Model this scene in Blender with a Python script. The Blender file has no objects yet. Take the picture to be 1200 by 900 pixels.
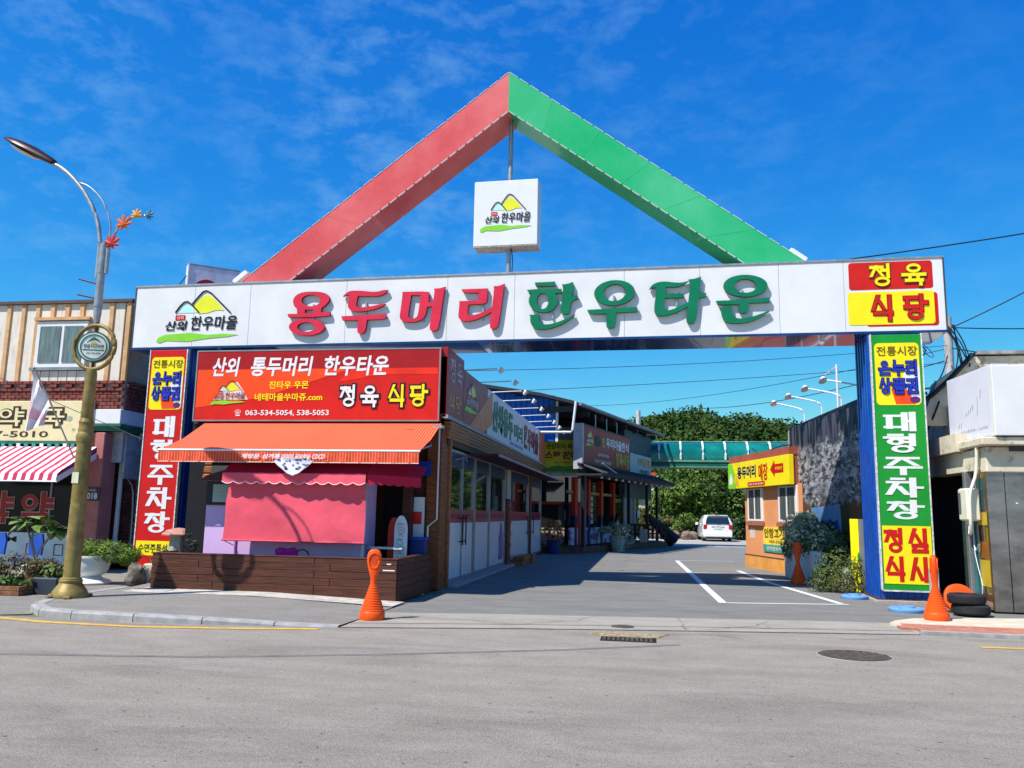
import bpy, bmesh, math, random
from mathutils import Matrix, Vector, noise
random.seed(7)
S = bpy.context.scene
COL = S.collection
R = math.radians

# ------------------------------------------------------------------ camera
CAM_FOCAL, CAM_PITCH, CAM_YAW, CAM_ROLL = 967.2, .1556, .1621, .0187
F = Vector((-math.sin(CAM_YAW)*math.cos(CAM_PITCH), math.cos(CAM_YAW)*math.cos(CAM_PITCH), math.sin(CAM_PITCH)))
RX = Vector((math.cos(CAM_YAW), math.sin(CAM_YAW), 0)); UX = RX.cross(F)
R2 = math.cos(CAM_ROLL)*RX+math.sin(CAM_ROLL)*UX
U2 = -math.sin(CAM_ROLL)*RX+math.cos(CAM_ROLL)*UX
cd = bpy.data.cameras.new('camera'); cam = bpy.data.objects.new('camera', cd); COL.objects.link(cam)
cd.sensor_width = 36; cd.lens = CAM_FOCAL/1200*36; cd.clip_end = 3000; cd.clip_start = .1
m3 = Matrix((R2, U2, -F)).transposed().to_4x4(); m3.translation = (0, 0, 1.6)
cam.matrix_world = m3; S.camera = cam

# ------------------------------------------------------------------ sun, sky, exposure
LIGHT = Vector((.52, .50, -1)).normalized()          # direction the sunlight travels
sl = bpy.data.lights.new('sun', 'SUN'); sl.energy = 5.0; sl.angle = R(.5); sl.color = (1, .955, .88)
so = bpy.data.objects.new('sun', sl); COL.objects.link(so); so.rotation_euler = LIGHT.to_track_quat('-Z', 'Y').to_euler()
SKYG = 7.0
w = bpy.data.worlds.new('World'); S.world = w; w.use_nodes = True
nt = w.node_tree; nd = nt.nodes; ln = nt.links; nd.clear()
out = nd.new('ShaderNodeOutputWorld'); bg = nd.new('ShaderNodeBackground'); sky = nd.new('ShaderNodeTexSky')
sky.sky_type = 'NISHITA'; sky.sun_disc = False
sky.sun_elevation = math.asin(-LIGHT.z); sky.sun_rotation = math.atan2(-LIGHT.x, -LIGHT.y)
sky.air_density = 1.0; sky.dust_density = .2; sky.ozone_density = 3.0
# deep autumn sky: the physical sky with a camera-like contrast curve per channel
sky.ozone_density = 6.0
sep = nd.new('ShaderNodeSeparateColor'); com = nd.new('ShaderNodeCombineColor'); ln.new(sky.outputs[0], sep.inputs[0])
for ch_, (pw, kk) in enumerate(((2.4, 2.7), (1.16, 1.38), (.50, 1.20))):
    q1 = nd.new('ShaderNodeMath'); q1.operation = 'MULTIPLY'; q1.inputs[1].default_value = .119; ln.new(sep.outputs[ch_], q1.inputs[0])
    q2 = nd.new('ShaderNodeMath'); q2.operation = 'POWER'; q2.inputs[1].default_value = pw; ln.new(q1.outputs[0], q2.inputs[0])
    q3 = nd.new('ShaderNodeMath'); q3.operation = 'MULTIPLY'; q3.inputs[1].default_value = kk; ln.new(q2.outputs[0], q3.inputs[0])
    q4 = nd.new('ShaderNodeMath'); q4.operation = 'MINIMUM'; q4.inputs[1].default_value = .95; ln.new(q3.outputs[0], q4.inputs[0])
    q5 = nd.new('ShaderNodeMath'); q5.operation = 'MULTIPLY'; q5.inputs[1].default_value = SKYG; ln.new(q4.outputs[0], q5.inputs[0]); ln.new(q5.outputs[0], com.inputs[ch_])
tc = nd.new('ShaderNodeTexCoord'); mp = nd.new('ShaderNodeMapping'); mp.inputs['Scale'].default_value = (1, 1.1, 2.0)
mp.inputs['Rotation'].default_value = (0, R(12), R(20))
n1 = nd.new('ShaderNodeTexNoise'); n1.inputs['Scale'].default_value = 19; n1.inputs['Detail'].default_value = 9; n1.inputs['Roughness'].default_value = .62; n1.inputs['Distortion'].default_value = .15
n2 = nd.new('ShaderNodeTexNoise'); n2.inputs['Scale'].default_value = 2.3; n2.inputs['Detail'].default_value = 2
r1 = nd.new('ShaderNodeMapRange'); r1.inputs[1].default_value = .46; r1.inputs[2].default_value = .86
r2 = nd.new('ShaderNodeMapRange'); r2.inputs[1].default_value = .30; r2.inputs[2].default_value = .60
mu = nd.new('ShaderNodeMath'); mu.operation = 'MULTIPLY'
mu2 = nd.new('ShaderNodeMath'); mu2.operation = 'MULTIPLY'; mu2.inputs[1].default_value = .42
mx = nd.new('ShaderNodeMixRGB'); mx.inputs[2].default_value = (2.6, 4.9, 7.3, 1)
ln.new(tc.outputs['Generated'], mp.inputs[0]); ln.new(mp.outputs[0], n1.inputs[0]); ln.new(tc.outputs['Generated'], n2.inputs[0])
ln.new(n1.outputs[0], r1.inputs[0]); ln.new(n2.outputs[0], r2.inputs[0]); ln.new(r1.outputs[0], mu.inputs[0]); ln.new(r2.outputs[0], mu.inputs[1])
sx_ = nd.new('ShaderNodeSeparateXYZ'); ln.new(tc.outputs['Generated'], sx_.inputs[0])
rx_ = nd.new('ShaderNodeMapRange'); rx_.inputs[1].default_value = .35; rx_.inputs[2].default_value = -.55; rx_.inputs[3].default_value = .22; rx_.inputs[4].default_value = 1.25; ln.new(sx_.outputs[0], rx_.inputs[0])
mu3 = nd.new('ShaderNodeMath'); mu3.operation = 'MULTIPLY'; ln.new(mu.outputs[0], mu3.inputs[0]); ln.new(rx_.outputs[0], mu3.inputs[1]); ln.new(mu3.outputs[0], mu2.inputs[0]); ln.new(mu2.outputs[0], mx.inputs[0])
ln.new(com.outputs[0], mx.inputs[1]); ln.new(mx.outputs[0], bg.inputs[0]); ln.new(bg.outputs[0], out.inputs[0])
bg.inputs[1].default_value = .10
S.view_settings.view_transform = 'Standard'; S.view_settings.look = 'None'; S.view_settings.exposure = .44; S.view_settings.gamma = 1
S.cycles.max_bounces = 6; S.cycles.use_denoising = True

# ------------------------------------------------------------------ materials
MATS = {}
def mat(name, col, rough=.6, metal=0., vary=.12, scale=3., bump=0., bscale=40., col2=None, stretch=(1, 1, 1), dirt=None, spec=.25, coat=0., thr=(.4, .62), trans=0., alpha=1.):
    if name in MATS: return MATS[name]
    m = bpy.data.materials.new(name); m.use_nodes = True; t = m.node_tree; b = t.nodes['Principled BSDF']; L = t.links.new
    b.inputs['Roughness'].default_value = rough; b.inputs['Metallic'].default_value = metal
    b.inputs['Specular IOR Level'].default_value = spec; b.inputs['Coat Weight'].default_value = coat
    b.inputs['Transmission Weight'].default_value = trans; b.inputs['Alpha'].default_value = alpha
    c = t.nodes.new('ShaderNodeTexCoord'); mpn = t.nodes.new('ShaderNodeMapping'); mpn.inputs['Scale'].default_value = stretch
    geo = t.nodes.new('ShaderNodeNewGeometry'); L(geo.outputs['Position'], mpn.inputs[0])
    nz = t.nodes.new('ShaderNodeTexNoise'); nz.inputs['Scale'].default_value = scale; nz.inputs['Detail'].default_value = 6; nz.inputs['Roughness'].default_value = .6
    L(mpn.outputs[0], nz.inputs[0])
    rr = t.nodes.new('ShaderNodeMapRange'); rr.inputs[1].default_value = thr[0]; rr.inputs[2].default_value = thr[1]; L(nz.outputs[0], rr.inputs[0])
    mixn = t.nodes.new('ShaderNodeMixRGB'); L(rr.outputs[0], mixn.inputs[0])
    a = tuple(x*(1-vary) for x in col); bb = col2 if col2 else tuple(min(x*(1+vary), 1) for x in col)
    mixn.inputs[1].default_value = (*a, 1); mixn.inputs[2].default_value = (*bb, 1)
    last = mixn.outputs[0]
    if dirt:
        dn = t.nodes.new('ShaderNodeTexNoise'); dn.inputs['Scale'].default_value = dirt[1]; dn.inputs['Detail'].default_value = 8; dn.inputs['Roughness'].default_value = .7
        m4 = t.nodes.new('ShaderNodeMapping'); m4.inputs['Scale'].default_value = dirt[4] if len(dirt) > 4 else (1, 1, 1); L(geo.outputs['Position'], m4.inputs[0]); L(m4.outputs[0], dn.inputs[0])
        dr = t.nodes.new('ShaderNodeMapRange'); dr.inputs[1].default_value = dirt[2]; dr.inputs[2].default_value = dirt[2]+.15; L(dn.outputs[0], dr.inputs[0])
        dm = t.nodes.new('ShaderNodeMath'); dm.operation = 'MULTIPLY'; dm.inputs[1].default_value = dirt[3]; L(dr.outputs[0], dm.inputs[0])
        d2 = t.nodes.new('ShaderNodeMixRGB'); L(dm.outputs[0], d2.inputs[0]); L(last, d2.inputs[1]); d2.inputs[2].default_value = (*dirt[0], 1); last = d2.outputs[0]
    L(last, b.inputs['Base Color'])
    if bump:
        bn = t.nodes.new('ShaderNodeTexNoise'); bn.inputs['Scale'].default_value = bscale; bn.inputs['Detail'].default_value = 4; L(mpn.outputs[0], bn.inputs[0])
        bu = t.nodes.new('ShaderNodeBump'); bu.inputs['Strength'].default_value = bump; bu.inputs['Distance'].default_value = .02; L(bn.outputs[0], bu.inputs['Height']); L(bu.outputs[0], b.inputs['Normal'])
    MATS[name] = m; return m
BK = (.012, .012, .014)
white = mat('white paint', (.69, .685, .69), .4, vary=.04, scale=1.2, dirt=((.48, .46, .42), 5, .58, .26, (7, 7, .3)))
plastic_white = mat('white acrylic', (.70, .70, .72), .25, vary=.02)
wprint = mat('white print', (.74, .73, .74), .35, vary=.02)
blackp = mat('black print', (.015, .015, .02), .4)
navy = mat('navy sheet', (.012, .035, .14), .12, vary=.2, coat=.5)
bluep = mat('blue sheet', (.008, .07, .36), .3, vary=.12, dirt=((.02, .03, .08), 2, .6, .5))
redarm = mat('faded red paint', (.64, .075, .08), .36, vary=.08, scale=.45, col2=(.74, .19, .185), dirt=((.38, .03, .03), 3, .62, .5, (3, 3, .8)), coat=.25, bump=.25, bscale=1.3, thr=(.35, .68))
greenarm = mat('green paint', (.006, .42, .14), .36, vary=.1, scale=.5, col2=(.07, .46, .22), dirt=((.01, .22, .08), 3, .62, .4, (3, 3, .8)), coat=.25, bump=.25, bscale=1.3, thr=(.35, .68))
redlet = mat('red letter face', (.62, .025, .06), .35, vary=.08); redside = mat('red letter side', (.12, .005, .01), .5)
grnlet = mat('green letter face', (.004, .16, .075), .35, vary=.08); grnside = mat('green letter side', (.002, .04, .02), .5)
steel = mat('galvanised steel', (.36, .37, .39), .42, metal=.6, vary=.15, scale=8)
gold = mat('old gold paint', (.24, .175, .055), .5, metal=.15, vary=.25, scale=4, dirt=((.08, .06, .03), 5, .58, .5), bump=.15)
redp = mat('red print', (.55, .010, .010), .35, vary=.05); darkredp = mat('dark red print', (.33, .01, .012), .35, vary=.05)
signred = mat('sign red', (.56, .014, .009), .35, vary=.06); orangep = mat('orange red print', (.80, .07, .012), .35, vary=.08)
yellowp = mat('yellow print', (.86, .70, .012), .35, vary=.04); greenp = mat('green print', (.012, .27, .03), .35, vary=.06)
limep = mat('lime print', (.22, .58, .04), .4, vary=.05); citron = mat('citron print', (.70, .72, .03), .4, vary=.04); aqua = mat('aqua print', (.42, .74, .74), .4, vary=.04)
bluelet = mat('cobalt print', (.02, .035, .42), .4, vary=.05); brownp = mat('brown print', (.16, .09, .01), .4)
cream = mat('cream sign board', (.72, .62, .36), .45, vary=.06, dirt=((.5, .42, .25), 3, .56, .4))
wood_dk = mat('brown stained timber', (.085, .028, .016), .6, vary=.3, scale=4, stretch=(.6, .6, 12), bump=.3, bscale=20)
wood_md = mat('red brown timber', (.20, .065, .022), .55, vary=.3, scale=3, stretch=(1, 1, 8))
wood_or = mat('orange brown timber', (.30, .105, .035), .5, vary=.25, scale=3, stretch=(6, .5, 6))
alu = mat('aluminium frame', (.30, .31, .33), .35, metal=.6, vary=.1)
frost = mat('frosted white glass film', (.62, .68, .68), .3, vary=.05)
glass = mat('dark window glass', (.012, .016, .018), .04, vary=.1, spec=.9, coat=.6)
pinkb = mat('crimson film band', (.34, .02, .06), .35)
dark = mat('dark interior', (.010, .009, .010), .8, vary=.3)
concrete = mat('kerb concrete', (.33, .32, .31), .85, vary=.15, scale=6, bump=.3, bscale=60, dirt=((.12, .11, .10), 4, .6, .5))
old_conc = mat('stained old concrete', (.62, .55, .42), .85, vary=.12, scale=2, dirt=((.05, .045, .04), 3.5, .55, .8), bump=.4)
foliage_d = mat('dark green leaves', (.026, .058, .014), .6, vary=.45, scale=1.2, col2=(.05, .105, .02))
foliage_b = mat('bright green leaves', (.060, .135, .020), .55, vary=.4, scale=1.0, col2=(.13, .21, .03))
foliage_y = mat('olive leaves', (.10, .12, .025), .6, vary=.4, scale=1.5, col2=(.17, .14, .035))
foliage_g = mat('grey green leaves', (.15, .20, .10), .6, vary=.3, scale=3, col2=(.46, .50, .34))
bark = mat('bark', (.09, .065, .045), .9, vary=.3, bump=.5)
orange_pl = mat('orange plastic', (.86, .085, .006), .45, vary=.06, dirt=((.45, .05, .01), 6, .66, .5))
rubber = mat('black rubber', (.022, .022, .024), .75, vary=.3, bump=.3)

# ------------------------------------------------------------------ helpers
ID = Matrix.Identity(4)
def frame(o, ang=0.):
    "facade frame: x along the face (degrees from world X), y into the building, z up"
    return Matrix.Translation(Vector(o)) @ Matrix.Rotation(R(ang), 4, 'Z')
class MB:
    def __init__(s, M=ID): s.v = []; s.f = []; s.M = M
    def add(s, vs, fs):
        n = len(s.v); s.v += [tuple(s.M @ Vector(p)) for p in vs]; s.f += [tuple(i+n for i in f) for f in fs]; return s
    def box(s, x0, x1, y0, y1, z0, z1):
        return s.add([(x0, y0, z0), (x1, y0, z0), (x1, y1, z0), (x0, y1, z0), (x0, y0, z1), (x1, y0, z1), (x1, y1, z1), (x0, y1, z1)],
                     [(0, 1, 5, 4), (1, 2, 6, 5), (2, 3, 7, 6), (3, 0, 4, 7), (4, 5, 6, 7), (3, 2, 1, 0)])
    def bbox(s, x0, x1, y0, y1, z0, z1, b=.01):      # box with chamfered vertical and top edges on the front
        ring = [(x0+b, y0), (x1-b, y0), (x1, y0+b), (x1, y1-b), (x1-b, y1), (x0+b, y1), (x0, y1-b), (x0, y0+b)]
        cx, cy = (x0+x1)/2, (y0+y1)/2
        def sh(p): return (p[0]+(b if p[0] < cx else -b), p[1]+(b if p[1] < cy else -b))
        v = [(*sh(p), z0) for p in ring]+[(*p, z0+b) for p in ring]+[(*p, z1-b) for p in ring]+[(*sh(p), z1) for p in ring]
        f = [tuple(range(7, -1, -1)), tuple(range(24, 32))]
        for l in range(3):
            for i in range(8): f.append((l*8+i, l*8+(i+1) % 8, l*8+8+(i+1) % 8, l*8+8+i))
        return s.add(v, f)
    def prism(s, poly, y0, y1):                        # polygon (x,z), extruded over y
        n = len(poly)
        a = sum(poly[i][0]*poly[(i+1) % n][1]-poly[(i+1) % n][0]*poly[i][1] for i in range(n))
        if a < 0: poly = poly[::-1]
        return s.add([(x, y0, z) for x, z in poly]+[(x, y1, z) for x, z in poly],
                     [tuple(range(n)), tuple(range(2*n-1, n-1, -1))]+[(i+n, (i+1) % n+n, (i+1) % n, i) for i in range(n)])
    def slab(s, poly, z0, z1):                         # polygon (x,y), extruded over z
        n = len(poly)
        a = sum(poly[i][0]*poly[(i+1) % n][1]-poly[(i+1) % n][0]*poly[i][1] for i in range(n))
        if a < 0: poly = poly[::-1]
        return s.add([(x, y, z0) for x, y in poly]+[(x, y, z1) for x, y in poly],
                     [tuple(range(n-1, -1, -1)), tuple(range(n, 2*n))]+[(i, (i+1) % n, (i+1) % n+n, i+n) for i in range(n)])
    def tube(s, pts, r, n=8, r1=None):
        pts = [Vector(p) for p in pts]; k = len(pts); vs = []
        for i, p in enumerate(pts):
            d = (pts[min(i+1, k-1)]-pts[max(i-1, 0)]).normalized()
            a = d.cross(Vector((0, 0, 1)) if abs(d.z) < .9 else Vector((0, 1, 0))).normalized(); b = d.cross(a)
            rr = r if r1 is None else r+(r1-r)*i/(k-1)
            vs += [tuple(p+a*rr*math.cos(2*math.pi*j/n)+b*rr*math.sin(2*math.pi*j/n)) for j in range(n)]
        fs = [(i*n+j, i*n+(j+1) % n, (i+1)*n+(j+1) % n, (i+1)*n+j) for i in range(k-1) for j in range(n)]
        return s.add(vs, fs+[tuple(range(n-1, -1, -1)), tuple(range((k-1)*n, k*n))])
    def lathe(s, prof, c=(0, 0, 0), n=24, sx=1, sy=1):  # prof: (r,z)
        vs = [(c[0]+r*math.cos(2*math.pi*j/n)*sx, c[1]+r*math.sin(2*math.pi*j/n)*sy, c[2]+z) for r, z in prof for j in range(n)]
        k = len(prof); fs = [(i*n+j, i*n+(j+1) % n, (i+1)*n+(j+1) % n, (i+1)*n+j) for i in range(k-1) for j in range(n)]
        return s.add(vs, fs+[tuple(range(n-1, -1, -1)), tuple(range((k-1)*n, k*n))])
    def quad(s, a, b, c, d): return s.add([a, b, c, d], [(0, 1, 2, 3)])

def mesh(mb, name, m, smooth=False):
    me = bpy.data.meshes.new(name); me.from_pydata(mb.v, [], mb.f); me.materials.append(m)
    if smooth:
        me.polygons.foreach_set('use_smooth', [True]*len(me.polygons)); me.update()
    return me
def thing(name, label, cat, loc=(0, 0, 0), rz=0., group=None):
    o = bpy.data.objects.new(name, None); COL.objects.link(o); o.location = loc; o.rotation_euler = (0, 0, rz); o.empty_display_size = .2
    o['label'] = label; o['category'] = cat
    if group: o['group'] = group
    return o
def chain(o):
    M = o.matrix_basis.copy(); p = o.parent
    while p: M = p.matrix_basis @ M; p = p.parent
    return M
def part(name, mb, m, parent, smooth=False, label=None, kind=None):
    "world-space builder -> child mesh"
    o = bpy.data.objects.new(name, mesh(mb, name, m, smooth)); COL.objects.link(o)
    o.data.transform(chain(parent).inverted()); o.parent = parent
    if smooth == 'auto':
        try: o.data.set_sharp_from_angle(angle=R(35))
        except Exception: pass
    if label: o['label'] = label
    if kind: o['kind'] = kind
    return o
def sub(name, me, M, parent, label=None):
    "shared mesh placed at world matrix M as a child"
    o = bpy.data.objects.new(name, me); COL.objects.link(o); o.parent = parent; o.matrix_basis = chain(parent).inverted() @ M
    if label: o['label'] = label
    return o
def solo(name, mb, m, label, cat, group=None, smooth=False):
    o = bpy.data.objects.new(name, mesh(mb, name, m, smooth)); COL.objects.link(o); o['label'] = label; o['category'] = cat
    if smooth:
        try: o.data.set_sharp_from_angle(angle=R(40))
        except Exception: pass
    if group: o['group'] = group
    return o
def struct(name, mb, m, kind='structure'):
    o = bpy.data.objects.new(name, mesh(mb, name, m)); COL.objects.link(o); o['kind'] = kind; return o
def copy_tree(o, parent=None):
    c = o.copy(); COL.objects.link(c); c.parent = parent
    for ch in list(o.children): copy_tree(ch, c)
    return c

# ---- writing
TXT = {}
def text_mesh(s, off):
    c = bpy.data.curves.new('t', 'FONT'); c.body = s; c.size = 1; c.offset = off; c.resolution_u = 2
    o = bpy.data.objects.new('t', c); COL.objects.link(o); bpy.context.view_layer.update()
    me = bpy.data.meshes.new_from_object(o.evaluated_get(bpy.context.evaluated_depsgraph_get()))
    bpy.data.objects.remove(o); v = [tuple(p.co) for p in me.vertices]; f = [tuple(p.vertices) for p in me.polygons]
    bpy.data.meshes.remove(me); return v, f
def lettering(s, Fm, x0, x1, z0, z1, m, parent, y=-.012, off=.02, shear=0., name='lettering'):
    if (s, off) not in TXT: TXT[(s, off)] = text_mesh(s, off)
    v, f = TXT[(s, off)]
    xs = [p[0] for p in v]; ys = [p[1] for p in v]; ax, bx, ay, by = min(xs), max(xs), min(ys), max(ys)
    mb = MB(Fm); mb.add([(x0+(p[0]-ax)/(bx-ax)*(x1-x0)+shear*(p[1]-ay), y, z0+(p[1]-ay)/(by-ay)*(z1-z0)) for p in v], f)
    return part(name, mb, m, parent)
def curve_mesh(splines, depth, Fm, ang=None):
    "splines: closed (x,z) polylines, holes by even-odd; front face at y=0, back at y=depth"
    c = bpy.data.curves.new('g', 'CURVE'); c.dimensions = '2D'; c.fill_mode = 'BOTH'; c.extrude = depth/2
    for sp in splines:
        q = c.splines.new('POLY'); q.points.add(len(sp)-1); q.use_cyclic_u = True
        for i, (x, z) in enumerate(sp): q.points[i].co = (x, z, 0, 1)
    o = bpy.data.objects.new('g', c); COL.objects.link(o); bpy.context.view_layer.update()
    me = bpy.data.meshes.new_from_object(o.evaluated_get(bpy.context.evaluated_depsgraph_get()))
    bpy.data.objects.remove(o)
    mb = MB(Fm); mb.add([(p.co.x, depth/2-p.co.z, p.co.y) for p in me.vertices], [tuple(p.vertices) for p in me.polygons]); bpy.data.meshes.remove(me)
    return mb
# heavy sign-painter syllables on a 100 x 100 box: strokes h x0 x1 y | v x y0 y1 | d (slanted, flat ends) | o ring
GL = {
'정': 'h 4 54 90;d 29 92 2 50;d 28 78 57 52;h 52 76 74;v 80 42 100;o 52 19 30 19',
'육': 'o 50 80 28 18;h 2 98 48;v 32 28 48;v 68 28 48;h 16 86 20;v 79 0 20',
'식': 'd 31 100 3 46;d 30 76 60 48;v 80 38 100;h 14 86 28;v 79 0 28',
'당': 'h 6 56 92;v 14 50 92;h 6 60 52;v 76 40 100;h 76 99 70;o 48 19 30 19',
'대': 'h 6 48 84;v 14 14 84;h 6 50 18;v 62 2 98;v 87 0 100;h 62 87 52',
'형': 'h 16 46 99;h 2 60 84;o 31 60 22 16;h 56 80 78;h 56 80 58;v 83 40 100;o 52 18 30 18',
'주': 'h 8 92 92;d 50 92 6 54;d 50 84 94 54;h 0 100 38;v 50 0 38',
'차': 'h 18 44 99;h 4 56 80;d 31 80 0 14;d 30 52 60 14;v 77 0 100;h 77 100 50',
'장': 'h 4 54 90;d 29 92 2 50;d 28 78 57 52;v 75 40 100;h 75 99 70;o 50 18 31 18',
'심': 'd 31 100 3 48;d 30 76 60 48;v 82 40 100;h 20 88 30;h 20 88 5;v 25 5 30;v 83 5 30',
'사': 'd 31 98 2 8;d 30 56 60 8;v 78 0 100;h 78 100 50',
'온': 'o 50 80 26 18;v 50 42 62;h 2 98 42;v 17 4 30;h 14 88 6',
'누': 'v 18 60 98;h 14 88 62;h 0 100 36;v 50 0 36',
'리': 'h 6 56 90;v 50 54 90;h 6 54 54;v 13 14 54;h 8 60 14;v 84 0 100',
'상': 'd 31 100 3 48;d 30 76 58 48;v 75 40 100;h 75 99 70;o 50 18 31 18',
'품': 'h 8 92 96;h 8 92 66;v 32 66 96;v 68 66 96;h 0 100 46;v 50 32 46;h 20 80 30;h 20 80 5;v 26 5 30;v 74 5 30',
'권': 'h 6 54 94;v 49 66 94;h 0 62 56;v 30 38 56;h 56 78 44;v 84 26 100;v 18 4 26;h 14 88 6',
'통': 'h 14 86 97;h 14 86 78;h 14 86 60;v 20 60 97;v 50 42 60;h 0 100 44;o 50 16 30 16',
'두': 'h 14 88 94;v 20 58 94;h 14 90 60;h 0 100 38;v 50 0 38',
'머': 'h 6 52 82;h 6 52 22;v 13 22 82;v 46 22 82;h 46 80 52;v 84 0 100',
'한': 'h 16 46 99;h 2 58 84;o 30 62 21 15;v 76 34 100;h 76 99 68;v 18 6 32;h 14 88 6',
'우': 'o 50 76 30 22;h 0 100 38;v 50 0 38', '타': 'h 6 58 88;h 12 54 52;h 6 62 16;v 13 16 88;v 78 0 100;h 78 100 52',
'운': 'o 50 82 27 17;h 0 100 48;v 50 26 48;v 17 4 30;h 14 88 6', '산': 'd 31 98 3 44;d 30 74 58 44;v 75 34 100;h 75 99 68;v 18 6 30;h 14 88 6',
'외': 'o 34 72 26 20;v 34 28 52;h 4 66 26;v 84 0 100', '약': 'o 28 70 22 24;v 72 34 100;h 72 98 78;h 72 98 56;h 14 84 24;v 77 0 24',
'국': 'h 12 88 94;v 80 54 94;h 0 100 52;v 50 30 52;h 12 86 26;v 79 0 26'}
def strokes(s, x0, x1, z0, z1, t=13, grow=0., vertical=False, gap=.12, sh=0., hf=1.05):
    "list of (polygon | ring) for a word fitted in a box; grow thickens for an outline"
    res = []; n = len(s)
    cw = (x1-x0)/(n+(n-1)*gap) if not vertical else (x1-x0); chh = (z1-z0)/(n+(n-1)*gap) if vertical else (z1-z0)
    for i, ch in enumerate(s):
        ox = x0 if vertical else x0+i*cw*(1+gap); oz = z1-chh-i*chh*(1+gap) if vertical else z0
        k = cw/100; kz = chh/100; tx = t/2*k+grow; tz = t/2*kz*hf+grow
        m_ = t/2*k; mz = t/2*kz*hf
        X = lambda u: ox+m_+u/100*(cw-2*m_); Z = lambda u: oz+mz+u/100*(chh-2*mz)
        for st in GL[ch].split(';'):
            a = st.split(); q = [float(b) for b in a[1:]]
            if a[0] == 'h': p = [(X(q[0])-tx, Z(q[2])-tz), (X(q[1])+tx, Z(q[2])-tz), (X(q[1])+tx, Z(q[2])+tz), (X(q[0])-tx, Z(q[2])+tz)]
            elif a[0] == 'v': p = [(X(q[0])-tx, Z(q[1])-tz), (X(q[0])+tx, Z(q[1])-tz), (X(q[0])+tx, Z(q[2])+tz), (X(q[0])-tx, Z(q[2])+tz)]
            elif a[0] == 'd': p = [(X(q[0])-tx, Z(q[1])+tz), (X(q[0])+tx, Z(q[1])+tz), (X(q[2])+tx, Z(q[3])-tz), (X(q[2])-tx, Z(q[3])-tz)]
            else:
                cx, cz, rx, rz = X(q[0]), Z(q[1]), q[2]/100*(cw-2*m_), q[3]/100*(chh-2*mz)
                p = ('ring', cx, cz, rx+tx*.6, rz+tz*.6, max(rx-tx*1.1, .001), max(rz-tz*1.1, .001))
            res.append(p)
    if sh: res = [[(x+sh*(z-z0), z) for x, z in p] if p[0] != 'ring' else (p[0], p[1]+sh*(p[2]-z0), *p[2:]) for p in res]
    return res
def heavy(s, Fm, x0, x1, z0, z1, m, parent, y=-.01, t=13, grow=0., depth=.003, vertical=False, gap=.12, name='lettering', sh=0., hf=1.05):
    mb = MB(Fm)
    for i, p in enumerate(strokes(s, x0, x1, z0, z1, t, grow, vertical, gap, sh, hf)):
        yy = y-.0006*(i % 13)
        if p[0] == 'ring':
            _, cx, cz, rx, rz, qx, qz = p; n = 20; v = []; 
            for (a, b, d) in ((rx, rz, yy), (qx, qz, yy), (rx, rz, yy+depth), (qx, qz, yy+depth)):
                v += [(cx+a*math.cos(2*math.pi*j/n), d, cz+b*math.sin(2*math.pi*j/n)) for j in range(n)]
            f = []
            for j in range(n):
                k = (j+1) % n; f += [(j, k, n+k, n+j), (2*n+j, 2*n+k, k, j), (n+j, n+k, 3*n+k, 3*n+j)]
            mb.add(v, f)
        else: mb.prism(p, yy, yy+depth)
    return part(name, mb, m, parent)
def flat(name, Fm, x0, x1, z0, z1, m, parent, y=-.004, t=.003, **kw): return part(name, MB(Fm).box(x0, x1, y, y+t, z0, z1), m, parent, **kw)
def rrect(x0, x1, z0, z1, r, n=5):
    p = []
    for cx, cz, a0 in ((x1-r, z0+r, -90), (x1-r, z1-r, 0), (x0+r, z1-r, 90), (x0+r, z0+r, 180)):
        p += [(cx+r*math.cos(R(a0+90*i/n)), cz+r*math.sin(R(a0+90*i/n))) for i in range(n+1)]
    return p
def village_logo(Fm, x0, x1, z0, z1, parent, y=-.006, simple=False, ink=blackp):
    "two peaks, brush lettering and a green brush stroke"
    W, H = x1-x0, z1-z0; X = lambda u: x0+u*W; Z = lambda v: z0+v*H; k = y
    def poly(name, pts, m, dy): part(name, MB(Fm).prism([(X(a), Z(b)) for a, b in pts], k-dy, k-dy+.003), m, parent)
    poly('logo_peak', [(.24, .57), (.30, .70), (.34, .745), (.38, .70), (.46, .57)], aqua, 0)
    poly('logo_peak', [(.46, .58), (.42, .68), (.50, .84), (.56, .90), (.60, .905), (.66, .84), (.80, .60), (.70, .61), (.60, .56), (.52, .55)], citron, .003)
    lw = .008*W
    part('logo_line', MB(Fm).tube([(X(a), k-.008, Z(b)) for a, b in [(.21, .58), (.26, .70), (.31, .78), (.35, .79), (.41, .72), (.50, .57)]], lw, 5), ink, parent)
    part('logo_line', MB(Fm).tube([(X(a), k-.008, Z(b)) for a, b in [(.41, .74), (.48, .88), (.53, .97), (.57, .99), (.63, .94), (.72, .80), (.88, .55)]], lw, 5), ink, parent)
    poly('logo_stroke', [(0, .03), (.02, .10), (.10, .16), (.40, .185), (.62, .14), (.80, .155), (.99, .13), (.86, .095), (.62, .07), (.38, .02), (.12, .045), (.04, 0)], limep, .003)
    poly('logo_seal', rrect(.215, .335, .43, .53, .015), redp, .003)
    lettering('산외', Fm, X(.235), X(.315), Z(.45), Z(.51), wprint, parent, y=k-.008, off=.0)
    lettering('산의', Fm, X(.09), X(.35), Z(.23), Z(.42), ink, parent, y=k-.009, off=.032, shear=.03*H)
    lettering('한우마을', Fm, X(.40), X(.96), Z(.23), Z(.50), ink, parent, y=k-.009, off=.022, shear=.03*H)

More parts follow.
